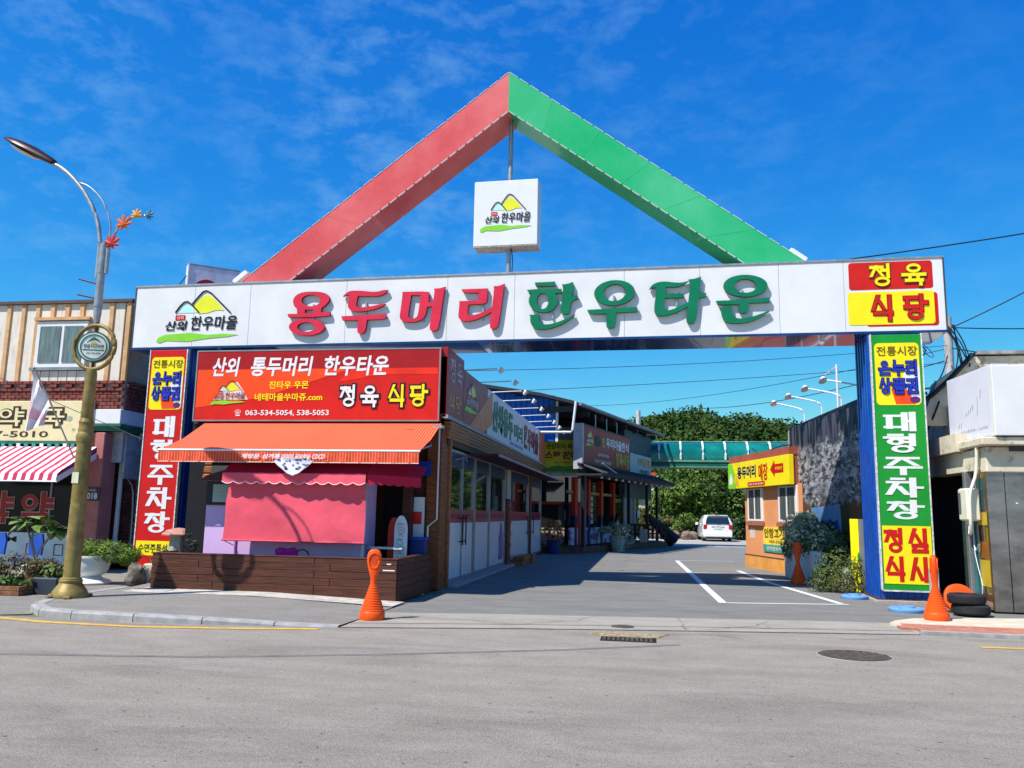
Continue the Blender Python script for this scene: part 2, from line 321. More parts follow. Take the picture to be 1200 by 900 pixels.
# ---- foliage
def leaves_mb(clumps, n, size, M=ID, aspect=1.0, up=.3, rnd=random):
    mb = MB(M)
    for (cx, cy, cz, rx, ry, rz) in clumps:
        for _ in range(n):
            while True:
                d = Vector((rnd.uniform(-1, 1), rnd.uniform(-1, 1), rnd.uniform(-1, 1)))
                if .05 < d.length < 1: break
            d = d.normalized()*(.55+.45*rnd.random()**.5)*(1+.15*rnd.uniform(-1, 1))
            p = Vector((cx+d.x*rx, cy+d.y*ry, cz+d.z*rz))
            nrm = (d+Vector((rnd.gauss(0, .6), rnd.gauss(0, .6), rnd.gauss(0, .5)+up))).normalized()
            a = nrm.cross(Vector((rnd.gauss(0, 1), rnd.gauss(0, 1), rnd.gauss(0, 1)))).normalized(); b = nrm.cross(a)
            s_ = size*rnd.uniform(.6, 1.3); a = a*s_; b = b*s_*.5*aspect
            mb.v += [tuple(M @ (p-a)), tuple(M @ (p-b)), tuple(M @ (p+a)), tuple(M @ (p+b))]
            i = len(mb.v)-4; mb.f.append((i, i+1, i+2, i+3))
    return mb
def clumps_in(c, r, k, s, rnd=random):
    o = []
    for _ in range(k):
        while True:
            d = Vector((rnd.uniform(-1, 1), rnd.uniform(-1, 1), rnd.uniform(-1, 1)))
            if d.length < 1: break
        o.append((c[0]+d.x*r[0], c[1]+d.y*r[1], c[2]+d.z*r[2], s*rnd.uniform(.7, 1.3), s*rnd.uniform(.7, 1.3), s*rnd.uniform(.55, 1.0)))
    return o

# ================================================================== GROUND, ROAD
def ground_mat(name, col, col2, crack=0., speck=.35, sc=1.2, big=.12, patch=None):
    m = bpy.data.materials.new(name); m.use_nodes = True; t = m.node_tree; b = t.nodes['Principled BSDF']; L = t.links.new; N = t.nodes.new
    g = N('ShaderNodeNewGeometry'); b.inputs['Roughness'].default_value = .9; b.inputs['Specular IOR Level'].default_value = .25
    def noise_(s, det=6, rough=.6, st=(1, 1, 1), dist=0):
        mpn = N('ShaderNodeMapping'); mpn.inputs['Scale'].default_value = st; L(g.outputs['Position'], mpn.inputs[0])
        n = N('ShaderNodeTexNoise'); n.inputs['Scale'].default_value = s; n.inputs['Detail'].default_value = det; n.inputs['Roughness'].default_value = rough; n.inputs['Distortion'].default_value = dist; L(mpn.outputs[0], n.inputs[0]); return n.outputs[0]
    def rng(x, a, c, lo=0, hi=1):
        r = N('ShaderNodeMapRange'); r.inputs[1].default_value = a; r.inputs[2].default_value = c; r.inputs[3].default_value = lo; r.inputs[4].default_value = hi; L(x, r.inputs[0]); return r.outputs[0]
    def mix(f, a, c, mode='MIX'):
        x = N('ShaderNodeMixRGB'); x.blend_type = mode
        for i, v in enumerate((f, a, c)):
            if hasattr(v, 'links'): L(v, x.inputs[i])
            elif i == 0: x.inputs[0].default_value = v
            else: x.inputs[i].default_value = (*v, 1)
        return x.outputs[0]
    base = mix(rng(noise_(sc, 8, .65, (1, 2.2, 1)), .35, .65), col, col2)
    base = mix(rng(noise_(.9, 6, .7, (.5, 2.2, 1), 1.2), .50, .62, 0, big*.35), base, tuple(x*.6 for x in col)); base = mix(rng(noise_(.35, 5, .6, (1, 3, 1), .6), .52, .66, 0, big), base, tuple(x*.55 for x in col))      # worn, stained streaks along the traffic
    sp = N('ShaderNodeTexVoronoi'); sp.inputs['Scale'].default_value = 55; L(g.outputs['Position'], sp.inputs['Vector'])
    base = mix(rng(sp.outputs['Distance'], .16, .34, speck, 0), base, tuple(x*.28 for x in col))
    base = mix(rng(noise_(80, 3, .8), .5, .72, 0, speck*1.2), base, tuple(min(x*1.75, .8) for x in col2))
    base = mix(rng(noise_(170, 2, .8), .5, .64, 0, speck*.9), base, tuple(x*.4 for x in col))
    base = mix(rng(noise_(21, 8, .88, (1, 1.5, 1)), .52, .66, 0, speck*.8), base, tuple(x*.38 for x in col))
    base = mix(rng(noise_(17, 8, .88, (1, 1.5, 1)), .53, .70, 0, speck*.8), base, tuple(min(x*1.6, .8) for x in col2))
    if crack:
        wv = N('ShaderNodeTexVoronoi'); wv.feature = 'DISTANCE_TO_EDGE'; wv.inputs['Scale'].default_value = .55
        nn = N('ShaderNodeTexNoise'); nn.inputs['Scale'].default_value = 1.4; nn.inputs['Detail'].default_value = 8; L(g.outputs['Position'], nn.inputs[0])
        ad = mix(.22, g.outputs['Position'], nn.outputs['Color'], 'ADD'); L(ad, wv.inputs['Vector'])
        cr = rng(wv.outputs['Distance'], .002, .012, crack, 0)
        mk = rng(noise_(.5, 3), .5, .62); mm = N('ShaderNodeMath'); mm.operation = 'MULTIPLY'; L(cr, mm.inputs[0]); L(mk, mm.inputs[1])
        base = mix(mm.outputs[0], base, tuple(x*.3 for x in col))
    L(base, b.inputs['Base Color'])
    bu = N('ShaderNodeBump'); bu.inputs['Strength'].default_value = .9; bu.inputs['Distance'].default_value = .02; L(noise_(60, 5, .8), bu.inputs['Height']); L(bu.outputs[0], b.inputs['Normal'])
    return m
road_m = ground_mat('worn asphalt', (.285, .252, .208), (.37, .33, .278), crack=0, speck=.8, big=.55)
lane_m = ground_mat('lane asphalt', (.185, .178, .165), (.235, .228, .212), crack=.2, speck=.22, big=.3)
gutter_m = ground_mat('gutter concrete', (.33, .30, .25), (.42, .385, .33), crack=.8, speck=.4, big=.3)
walk_m = ground_mat('sidewalk asphalt', (.23, .215, .19), (.30, .28, .25), crack=.3, speck=.6)
yard_m = ground_mat('yard concrete', (.34, .32, .30), (.40, .38, .35), crack=.5, speck=.2)
dirt_m = ground_mat('soil and scrub', (.11, .12, .05), (.20, .17, .09), speck=.3)

def sheet(name, poly, z, m, kind='structure'):
    a = sum(poly[i][0]*poly[(i+1) % len(poly)][1]-poly[(i+1) % len(poly)][0]*poly[i][1] for i in range(len(poly)))
    if a < 0: poly = poly[::-1]
    mb = MB(); mb.add([(x, y, z) for x, y in poly], [tuple(range(len(poly)))]); return struct(name, mb, m, kind)
sheet('ground', [(-1500, -1500), (1500, -1500), (1500, 1500), (-1500, 1500)], -.012, dirt_m)
sheet('road', [(-300, -60), (300, -60), (300, 12.3), (5.2, 12.86), (3.8, 12.92), (.9, 12.4), (-1.87, 11.85), (-4.2, 11.25), (-9.7, 11.0), (-9.75, 14.5), (-30, 22.5), (-300, 22.5)], 0, road_m)
sheet('gutter_apron', [(-4.2, 11.25), (-1.87, 11.85), (.9, 12.4), (3.8, 12.92), (4.5, 14.3), (2.98, 14.23), (0, 13.8), (-2.68, 13.43), (-4.25, 13.1)], .0, gutter_m)
sheet('driveway', [(-9.6, 10.95), (-9.0, 11.3), (-9.4, 12.2), (-9.5, 14.5), (-9.0, 19.5), (-30, 19.5), (-30, 12)], .0015, walk_m)
sheet('lane', [(-4.25, 13.1), (-2.68, 13.43), (0, 13.8), (2.98, 14.23), (4.5, 14.3), (9, 14.5), (9, 47.5), (-12, 47.5), (-12, 17.2), (-4.25, 17.2)], .0, lane_m)
sheet('yard', [(-12, 47.5), (9, 47.5), (30, 47.5), (30, 64), (-12, 64)], .0, yard_m)
# gutter channel with dark joint between road and apron
joint_m = mat('tar joint', (.075, .07, .065), .9, vary=.5, scale=9)
mb = MB(); pl = [(-4.2, 11.25), (-1.87, 11.85), (.9, 12.4), (3.8, 12.92)]
for i in range(3):
    a, b = Vector(pl[i]), Vector(pl[i+1]); n_ = (b-a).normalized(); n_ = Vector((-n_.y, n_.x))*.035
    mb.quad((*(a-n_), .004), (*(b-n_), .004), (*(b+n_), .004), (*(a+n_), .004))
struct('road_joint', mb, joint_m)
mb = MB()   # second, thinner joint: the gutter edge of the apron
for i, (a, b) in enumerate((((-4.2, 11.75), (-1.9, 12.3)), ((-1.9, 12.3), (.9, 12.85)), ((.9, 12.85), (3.85, 13.3)))):
    a, b = Vector(a), Vector(b); n_ = (b-a).normalized(); n_ = Vector((-n_.y, n_.x))*.012
    mb.quad((*(a-n_), .004), (*(b-n_), .004), (*(b+n_), .004), (*(a+n_), .004))
struct('gutter_joint', mb, joint_m)

line_y = mat('worn yellow road paint', (.62, .36, .06), .8, vary=.15, scale=6, dirt=((.28, .24, .2), 9, .56, .9))
line_w = mat('worn white road paint', (.66, .66, .65), .7, vary=.06, scale=6, dirt=((.2, .2, .2), 14, .60, .8))
def stripe(name, pts, wd, m, z=.006):
    mb = MB(); P2 = [Vector(p) for p in pts]; L_ = []; Rr = []
    for i, p in enumerate(P2):
        d = (P2[min(i+1, len(P2)-1)]-P2[max(i-1, 0)]).normalized(); n_ = Vector((-d.y, d.x))*wd/2; L_.append(p+n_); Rr.append(p-n_)
    for i in range(len(P2)-1): mb.quad((*Rr[i], z), (*Rr[i+1], z), (*L_[i+1], z), (*L_[i], z))
    return struct(name, mb, m)
stripe('yellow_kerb_line', [(-30, 15.5), (-14, 12.2), (-11.2, 11.35), (-9.3, 10.84), (-8.2, 10.58), (-6.8, 10.52), (-5.6, 10.72), (-4.4, 11.0)], .13, line_y)
stripe('yellow_road_line', [(4.25, 11.9), (6.5, 11.9), (30, 11.2)], .13, line_y)
stripe('parking_line', [(1.1, 31.5), (1.42, 16.5)], .15, line_w)
stripe('parking_line', [(1.5, 16.52), (3.8, 17.0)], .11, line_w)
stripe('parking_line', [(3.68, 17.1), (3.05, 21.9), (2.75, 26.5)], .15, line_w, .007)
stripe('parking_line', [(1.2, 24.9), (3.3, 25.3)], .12, line_w)
stripe('parking_line', [(1.2, 31.6), (3.2, 32.0)], .12, line_w)
tyre_m = mat('skid darkened asphalt', (.165, .155, .148), .85, vary=.25, scale=5, thr=(.3, .7))
def skid(pts, wd):
    stripe('tyre_track', pts, wd, tyre_m, .003)
skid([(-7.5, 8.15), (-4.8, 8.65), (-3, 9.3), (-1, 10.2), (.4, 11.0)], .10)

random.seed(13)
mb = MB()
for _ in range(520):
    x, y = random.uniform(-9, 8), random.uniform(4.5, 10.6); r_ = random.uniform(.004, .013); a0 = random.uniform(0, 3)
    mb.add([(x+r_*random.uniform(.7, 2.2)*math.cos(a0+k*1.05), y+r_*random.uniform(.5, 1)*math.sin(a0+k*1.05), .0025) for k in range(6)], [(0, 1, 2, 3, 4, 5)])
struct('road_grit', mb, mat('dark road grit', (.10, .09, .08), .9, vary=.4, scale=20), 'stuff')
def crack(pts, wd):
    q = []
    for i in range(len(pts)-1):
        a, b = Vector(pts[i]), Vector(pts[i+1]); n_ = max(2, int((b-a).length/.07))
        for k in range(n_): q.append(a.lerp(b, k/n_)+Vector((random.uniform(-.02, .02), random.uniform(-.022, .022))))
    stripe('road_crack', [tuple(p) for p in q], wd, joint_m, .0035)
crack([(-3.9, 12.35), (-2.7, 12.65), (-1.9, 12.3), (-1.2, 12.95)], .012); crack([(.9, 12.6), (1.6, 13.2), (1.9, 13.9)], .010); crack([(2.2, 13.1), (2.9, 13.35), (3.3, 13.0)], .010)
crack([(.3, 11.9), (.9, 12.05), (1.3, 11.7)], .012); crack([(2.6, 12.1), (3.4, 12.4), (4.1, 12.2)], .010)
# ---- left sidewalk with its kerb stones
K = [(-9.75, 14.6), (-9.72, 13.3), (-9.58, 12.3), (-9.25, 11.6), (-8.75, 11.15), (-8.1, 10.98), (-7.1, 10.93), (-6.1, 11.0), (-5.1, 11.14), (-4.22, 11.28)]
def kz(x): return .11 if x < -6.6 else .11-.095*min(1, (x+6.6)/2.2)
def inner(i, d):
    p = Vector(K[i]); t_ = (Vector(K[min(i+1, len(K)-1)])-Vector(K[max(i-1, 0)])).normalized(); return p+Vector((-t_.y, t_.x))*d
mb = MB(); inn = [inner(i, .17) for i in range(len(K))]
back = [(-9.3, 14.9), (-9.2, 14.8), (-9.05, 14.6), (-8.8, 14.5), (-8.3, 14.45), (-7.7, 14.45), (-7.0, 14.45), (-6.2, 14.45), (-5.2, 14.45), (-4.18, 14.45)]
for i in range(len(K)-1):
    a, b, c, d = inn[i], inn[i+1], Vector(back[i+1]), Vector(back[i])
    mb.quad((a.x, a.y, kz(a.x)-.006), (b.x, b.y, kz(b.x)-.006), (c.x, c.y, kz(c.x)), (d.x, d.y, kz(d.x)))
mb.quad((inn[0].x, inn[0].y, .104), (-9.3, 14.9, .11), (-9.0, 18, .11), (-10.2, 18, .11))
struct('sidewalk', mb, walk_m)
kerb = bpy.data.objects.new('kerb', None); COL.objects.link(kerb); kerb['kind'] = 'structure'
for i in range(len(K)-1):
    mb = MB(); a, b = Vector(K[i]), Vector(K[i+1]); g_ = (b-a).normalized()*.008; a2, b2 = inn[i]+g_, inn[i+1]-g_; a, b = a+g_, b-g_
    za, zb = kz(a.x), kz(b.x)
    v = [(a.x, a.y, -.05), (b.x, b.y, -.05), (b2.x, b2.y, -.05), (a2.x, a2.y, -.05), (a.x+(a2.x-a.x)*.12, a.y+(a2.y-a.y)*.12, za), (b.x+(b2.x-b.x)*.12, b.y+(b2.y-b.y)*.12, zb), (b2.x, b2.y, zb), (a2.x, a2.y, za), (a.x, a.y, za-.03), (b.x, b.y, zb-.03)]
    mb.add(v, [(0, 1, 9, 8), (8, 9, 5, 4), (4, 5, 6, 7), (2, 3, 7, 6), (1, 2, 6, 5, 9), (3, 0, 8, 4, 7)])
    part('kerb_stone', mb, concrete, kerb)
# light concrete strip right in front of the timber planter
mb = MB(); mb.add([(-9.2, 13.7, .112), (-6.7, 13.75, .114), (-4.2, 13.7, .030), (-4.2, 14.44, .030), (-6.7, 14.46, .118), (-9.2, 14.6, .118)], [(0, 1, 4, 5), (1, 2, 3, 4)])
struct('concrete_strip', mb, mat('pale concrete strip', (.46, .42, .37), .9, vary=.2, scale=5, dirt=((.2, .15, .1), 6, .6, .6)))
# ---- right sidewalk: pale concrete pad and red blocks
pad_m = mat('pale concrete pad', (.55, .48, .37), .85, vary=.1, scale=4, dirt=((.3, .25, .18), 5, .6, .5), bump=.2)
mb = MB()
arc = [(3.72, 14.0), (3.9, 14.35), (4.3, 14.75), (4.9, 15.0), (6.6, 15.4), (6.6, 14.0), (12, 13.6), (12, 13.3), (3.8, 13.7)]
mb.slab(arc, -.02, .035); struct('concrete_pad', mb, pad_m)
kb = bpy.data.objects.new('block_sidewalk', None); COL.objects.link(kb); kb['kind'] = 'structure'
blk = mat('red concrete block', (.40, .165, .11), .85, vary=.16, scale=7, bump=.3, bscale=80)
tile_mb = MB().bbox(-.155, .155, -.115, .115, -.03, .042, .006); tile_me = mesh(tile_mb, 'block', blk)
for r_ in range(4):
    for c_ in range(26):
        x = 3.98+c_*.32+(.16 if r_ % 2 else 0)+r_*-.05; y = 13.06+r_*.24-(.012*c_)
        if x < 3.86 or (r_ == 0 and x < 4.0): continue
        sub('block', tile_me, Matrix.Translation((x, y, .002*math.sin(c_*7+r_*3))) @ Matrix.Rotation(-.035, 4, 'Z'), kb)
mb = MB(); mb.slab([(3.84, 12.93), (12.5, 12.62), (12.5, 12.78), (3.9, 13.06)], -.03, .05); struct('edge_kerb', mb, concrete)

# ---- manholes, drain
iron = mat('cast iron', (.11, .085, .065), .7, metal=.4, vary=.3, scale=12, bump=.6, bscale=60)
t = thing('manhole_cover', 'large round rusty iron manhole cover set in the road before the gate', 'manhole cover', (2.44, 10.75, 0))
part('frame_ring', MB().lathe([(.43, .0), (.43, .003), (.41, .004), (.41, .0)], (2.44, 10.75, 0), 32), concrete, t)
part('cover', MB().lathe([(.405, 0), (.405, .005), (.0, .006)], (2.44, 10.75, 0), 32), iron, t)
mb = MB()
for i in range(-5, 6): mb.box(2.44+i*.075-.02, 2.44+i*.075+.02, 10.75-math.sqrt(max(.14-(i*.07)**2, 0)), 10.75+math.sqrt(max(.14-(i*.07)**2, 0)), .004, .010)
part('tread_ribs', mb, iron, t)
t = thing('storm_drain', 'rectangular iron storm drain at the road edge with cracked concrete round it', 'storm drain', (-.25, 11.3, 0))
part('drain_frame', MB().slab([(-.80, 11.75), (-.62, 11.46), (.14, 11.46), (.30, 11.9), (.05, 11.80), (-.1, 11.95), (-.3, 11.82), (-.5, 11.97), (-.62, 11.84)], -.01, .009), mat('broken concrete', (.30, .23, .14), .9, vary=.4, scale=14, bump=.6), t)
for i in range(11): part('grate_bar', MB().box(-.57+i*.060, -.532+i*.060, 11.12, 11.42, .0, .012), iron, t)
part('pit', MB().box(-.60, .12, 11.08, 11.46, .0, .004), dark, t)
t = solo('valve_cover', MB().lathe([(.17, 0), (.17, .006), (0, .008)], (-.35, 12.55, 0), 20), iron, 'small round iron valve cover on the concrete apron', 'valve cover')

# ================================================================== THE GATE
GA = math.atan(-.0315); YG = 18.09
gate = thing('entrance_gate', 'wide town gate with white sign beam and red and green gable arms on blue posts', 'gate', (0, YG, 0), GA)
GF = Matrix.Translation((0, YG, 0)) @ Matrix.Rotation(GA, 4, 'Z')
XL, XR, ZB, ZT, GD = -12.70, 6.18, 5.50, 7.09, 1.25
part('beam_core', MB(GF).box(XL+.02, XR-.02, .03, GD-.02, ZB+.03, ZT-.03), white, gate)
edges = [XL, -11.05, -9.55, -7.05, -4.55, -2.95, -.45, 1.2, 2.87, 4.2, XR]
for a, b in zip(edges[:-1], edges[1:]):
    part('sign_panel', MB(GF).bbox(a+.003, b-.003, 0, .03, ZB+.02, ZT-.02, .004), white, gate)
us = [XL+i*(XR-XL)/8 for i in range(9)]
for a, b in zip(us[:-1], us[1:]):
    part('soffit_panel', MB(GF).box(a+.004, b-.004, .02, GD, ZB-.03-.0008*(us.index(a) % 2), ZB+.028), navy, gate)
part('top_trim', MB(GF).box(XL-.01, XR+.01, -.02, GD, ZT-.022, ZT+.018), steel, gate)
part('bottom_trim', MB(GF).box(XL-.01, XR+.01, -.012, .018, ZB-.035, ZB+.018), navy, gate)
part('end_cap', MB(GF).box(XR-.018, XR+.015, -.012, GD, ZB-.02, ZT), mat('dark grey sheet', (.06, .06, .07), .5), gate)
part('end_cap', MB(GF).box(XL-.015, XL+.018, -.012, GD, ZB-.02, ZT), mat('dark grey sheet', (.06, .06, .07), .5), gate)
part('roof_sheet', MB(GF).box(XL+.03, XR-.03, .04, GD-.03, ZT-.02, ZT+.006), steel, gate)
# posts: ribbed blue sheet columns
def post(x0, x1):
    p = part('post', MB(GF).box(x0, x1, .0, 1.16, .07, ZB-.04), bluep, gate)
    mb = MB(GF)
    for side in (x0-.018, x1-.004):
        for i in range(5): mb.box(side, side+.022, .08+i*.23, .16+i*.23, .075, ZB-.045)
    part('post_ribs', mb, bluep, gate)
    part('plinth', MB(GF).slab([(x0-.14, -.26), (x1+.2, -.22), (x1+.2, 1.3), (x0-.14, 1.3)], -.02, .035), concrete, gate)
    part('base_frame', MB(GF).box(x0-.04, x1+.04, -.04, 1.2, .035, .07), mat('rusty brown angle iron', (.10, .04, .025), .8, vary=.4, scale=10), gate)
    mb = MB(GF)
    for i in range(8): mb.box(x0+.02+i*(x1-x0-.04)/8, x0+.03+i*(x1-x0-.04)/8+.004, -.01, .004, .075, .26)
    part('seam', mb, navy, gate)
post(4.60, 5.66); post(-12.08, -11.04)
# gable arms
AX, AZ = -3.2, 12.13
def arm(side, m, nm):
    if side < 0: f_ = [(AX, AZ), (AX, 11.14), (-8.62, 7.10), (-9.92, 7.10)]
    else: f_ = [(AX, AZ), (3.47, 7.10), (2.22, 7.10), (AX, 11.14)]
    part(nm, MB(GF).prism(f_, .06, 1.05), m, gate)
    a, b = (f_[0], f_[3]) if side < 0 else (f_[0], f_[1]); c, d = (f_[1], f_[2]) if side < 0 else (f_[3], f_[2])
    for k, (p, q) in enumerate(((a, b), (c, d))):
        mb = MB(GF); P_, Q_ = Vector((p[0], 0, p[1])), Vector((q[0], 0, q[1])); n_ = 26; dz = -.012 if k else .004
        for i in range(n_):
            A, B = P_.lerp(Q_, i/n_+.002), P_.lerp(Q_, (i+1)/n_-.006)
            mb.prism([(A.x, A.z+dz-.006), (B.x, B.z+dz-.006), (B.x, B.z+dz+.006), (A.x, A.z+dz+.006)], .050, .10)
        part('edge_trim', mb, wprint, gate, kind='stuff')
    for u in (.16, .33, .5, .67, .84):
        P_, Q_ = Vector(a).lerp(Vector(b), u), Vector(c).lerp(Vector(d), u)
        t_ = (Vector(b)-Vector(a)).normalized()*.004
        part('panel_joint', MB(GF).prism([(P_.x-t_.x, P_.y-t_.y-.02), (P_.x+t_.x, P_.y+t_.y-.02), (Q_.x+t_.x, Q_.y+t_.y+.02), (Q_.x-t_.x, Q_.y-t_.y+.02)], .0585, .07), mat('dull red joint', (.54, .07, .075), .5) if side < 0 else mat('dull green joint', (.01, .32, .13), .5), gate)
arm(-1, redarm, 'red_gable_arm'); arm(1, greenarm, 'green_gable_arm')
part('hanging_pole', MB(GF).tube([(AX-.02, .55, ZT), (AX-.02, .55, 11.15)], .055, 12), steel, gate, 'auto')
part('pole_foot', MB(GF).lathe([(.13, 0), (.13, .05), (.07, .08)], (AX-.02, .55, ZT+.02)), steel, gate)
part('cable', MB(GF).tube([(AX+.06, .5, ZT+.02), (AX+.09, .5, ZT+.4), (AX+.05, .5, 7.9)], .012, 5), blackp, gate)
lb = part('logo_box', MB(GF).bbox(-4.04, -2.49, .30, .80, 7.86, 9.48, .012), plastic_white, gate)
village_logo(GF, -3.89, -2.62, 8.02+.18, 8.02+1.12, lb, y=.294)
part('box_underside', MB(GF).box(-4.03, -2.50, .31, .79, 7.84, 7.86), mat('rusty white sheet', (.45, .38, .32), .6, vary=.3, scale=12), lb)
for x, s_ in ((-9.98, 1), (3.32, -1)):      # small white floodlight boxes at the arm feet
    Mx = GF @ Matrix.Translation((x, .3, 7.30)) @ Matrix.Rotation(-s_*.66, 4, 'Y')
    part('spotlight', MB(Mx).bbox(-.22, .22, -.13, .13, -.07, .07, .02), plastic_white, gate)
    part('spotlight_bracket', MB(Mx).tube([(-.1, 0, -.05), (0, .05, -.2)], .02, 6), steel, gate)
# village emblem printed on the beam
village_logo(GF, -12.02, -9.78, 5.62, 6.94, gate, y=-.008)
# eight channel letters, each its own part
def ell(cx, cy, rx, ry, n=26, tilt=0.):
    return [(cx+rx*math.cos(2*math.pi*i/n)*math.cos(tilt)-ry*math.sin(2*math.pi*i/n)*math.sin(tilt), cy+rx*math.cos(2*math.pi*i/n)*math.sin(tilt)+ry*math.sin(2*math.pi*i/n)*math.cos(tilt)) for i in range(n)]
def chaikin(p, sharp=1.05):
    q = []; n = len(p)
    for i in range(n):
        a, b, c = Vector(p[i-1]), Vector(p[i]), Vector(p[(i+1) % n])
        if (a-b).length < 1e-6 or (c-b).length < 1e-6: continue
        if (a-b).angle(c-b) < 1.9 or min((a-b).length, (c-b).length) < 12: q.append(p[i])
        else: q += [tuple(b.lerp(a, .25)), tuple(b.lerp(c, .25))]
    return q
LET = [
 ('용', (-8.672, 7.04, -7.135, 6.984, -8.574, 5.562, -7.057, 5.529), 0, [
  [[(160,330),(152,280),(175,220),(230,175),(310,148),(440,138),(580,145),(660,170),(700,215),(702,270),(670,320),(620,365),(580,390),(580,455),(715,450),(705,505),(480,525),(250,530),(85,530),(68,480),(215,478),(215,395),(175,370)], ell(425,275,142,88), [(335,415),(465,415),(465,465),(335,465)]],
  [ell(360,675,270,128), ell(355,676,136,72)]]),
 ('두', (-7.311, 7.033, -5.814, 6.978, -7.23, 5.574, -5.753, 5.542), 0, [
  [[(110,238),(165,180),(240,150),(400,152),(560,170),(650,165),(730,138),(790,142),(750,190),(680,225),(600,237),(340,232),(320,300),(312,380),(345,402),(420,405),(560,385),(680,355),(755,350),(740,375),(620,425),(480,458),(340,472),(240,460),(195,420),(183,370),(195,290),(202,215),(150,225)]],
  [[(85,540),(760,505),(765,560),(735,580),(475,592),(450,760),(410,800),(350,800),(325,775),(345,597),(105,602)]]]),
 ('머', (-5.858, 7.021, -4.403, 6.967, -5.796, 5.583, -4.359, 5.551), 0, [
  [[(135,195),(525,188),(545,210),(530,350),(605,350),(605,418),(510,420),(490,540),(440,610),(340,650),(200,655),(120,630),(90,580),(110,450),(140,220)], [(270,245),(412,245),(375,540),(340,590),(280,605),(235,590),(222,540),(245,400)]],
  [[(615,145),(710,140),(785,115),(770,170),(685,740),(650,780),(590,790),(545,765),(560,640),(590,430),(625,180)]]]),
 ('리', (-4.404, 7.008, -2.991, 6.955, -4.36, 5.591, -2.964, 5.559), 0, [
  [[(128,182),(530,168),(515,370),(490,400),(235,415),(215,540),(240,580),(330,570),(450,530),(600,450),(600,520),(450,597),(330,648),(220,670),(130,660),(85,615),(80,560),(100,390),(90,362),(380,352),(395,235),(155,235)]],
  [[(615,135),(700,130),(782,95),(770,170),(690,720),(650,775),(600,787),(555,760),(575,560),(625,190)]]]),
 ('한', (-2.753, 6.987, -1.386, 6.935, -2.73, 5.593, -1.379, 5.561), 1, [
  [[(182,105),(490,90),(490,155),(200,162)]], [[(63,218),(200,205),(585,200),(588,262),(500,270),(100,272)]],
  [ell(312,382,222,180), ell(302,385,88,122)],
  [[(592,135),(680,125),(758,95),(770,130),(748,318),(830,298),(840,345),(790,367),(735,387),(708,550),(680,582),(610,584),(568,550),(590,400),(615,180)]],
  [[(98,595),(250,588),(252,680),(282,733),(380,742),(520,710),(660,650),(788,588),(770,622),(640,712),(500,778),(340,815),(200,808),(140,762),(112,690),(118,620)]]]),
 ('우', (-1.348, 6.973, -.02, 6.922, -1.341, 5.599, -.029, 5.568), 1, [
  [ell(463,285,310,192,tilt=-.08), ell(467,283,168,128,tilt=-.15)],
  [[(48,545),(810,503),(805,572),(490,587),(470,790),(440,817),(365,817),(336,790),(345,602),(75,607)]]]),
 ('타', (.055, 6.998, 1.345, 6.947, .046, 5.643, 1.321, 5.611), 1, [
  [[(35,288),(70,225),(150,180),(270,163),(400,180),(520,185),(632,158),(560,217),(460,252),(285,247),(280,350),(545,346),(572,382),(560,412),(270,414),(255,520),(270,600),(340,605),(460,560),(640,475),(640,535),(470,627),(340,672),(240,690),(150,682),(110,620),(115,520),(140,330),(138,255),(80,264)]],
  [[(632,135),(720,125),(822,90),(815,150),(797,345),(900,338),(892,395),(785,412),(750,720),(715,792),(650,807),(598,780),(605,640),(640,380),(655,200)]]]),
 ('운', (1.491, 6.98, 2.742, 6.931, 1.466, 5.645, 2.703, 5.614), 1, [
  [ell(490,256,336,168), ell(490,258,168,105)],
  [[(43,485),(400,470),(862,438),(850,507),(540,517),(535,640),(510,670),(410,670),(388,640),(400,537),(70,547)]],
  [[(98,597),(280,552),(282,640),(312,720),(380,752),(520,745),(700,690),(850,628),(850,652),(720,732),(560,802),(400,827),(240,822),(165,782),(128,700),(122,620)]]])]
for ch, cr, g_, pieces in LET:
    xa, za, xb, zb, xd, zd, xe, ze = cr
    def mp_(p):
        u, v = p[0]/900, p[1]/900
        return ((xa*(1-u)+xb*u)*(1-v)+(xd*(1-u)+xe*u)*v, (za*(1-u)+zb*u)*(1-v)+(zd*(1-u)+ze*u)*v)
    fm, sm = (grnlet, grnside) if g_ else (redlet, redside)
    mbs = MB(GF); mbf = MB(GF)
    for k, pc in enumerate(pieces):
        sp = [[mp_(p) for p in (chaikin(q) if len(q) != 26 and len(q) != 4 else q)] for q in pc]
        c1 = curve_mesh(sp, .065, GF @ Matrix.Translation((0, -.085-.0006*k, 0))); mbs.add([], []); n_ = len(mbs.v); mbs.v += c1.v; mbs.f += [tuple(i+n_ for i in f) for f in c1.f]
        c2 = curve_mesh(sp, .004, GF @ Matrix.Translation((0, -.091-.0006*k, 0))); n_ = len(mbf.v); mbf.v += c2.v; mbf.f += [tuple(i+n_ for i in f) for f in c2.f]
    L1 = part('channel_letter', mbs, sm, gate, label='%s channel letter %s' % ('green' if g_ else 'red', ch))
    part('letter_face', mbf, fm, L1)
    mx_, mz_ = mp_((450, 450))
    part('letter_standoff', MB(GF).box(mx_-.02, mx_+.02, -.05, .002, mz_-.3, mz_+.2), steel, L1)
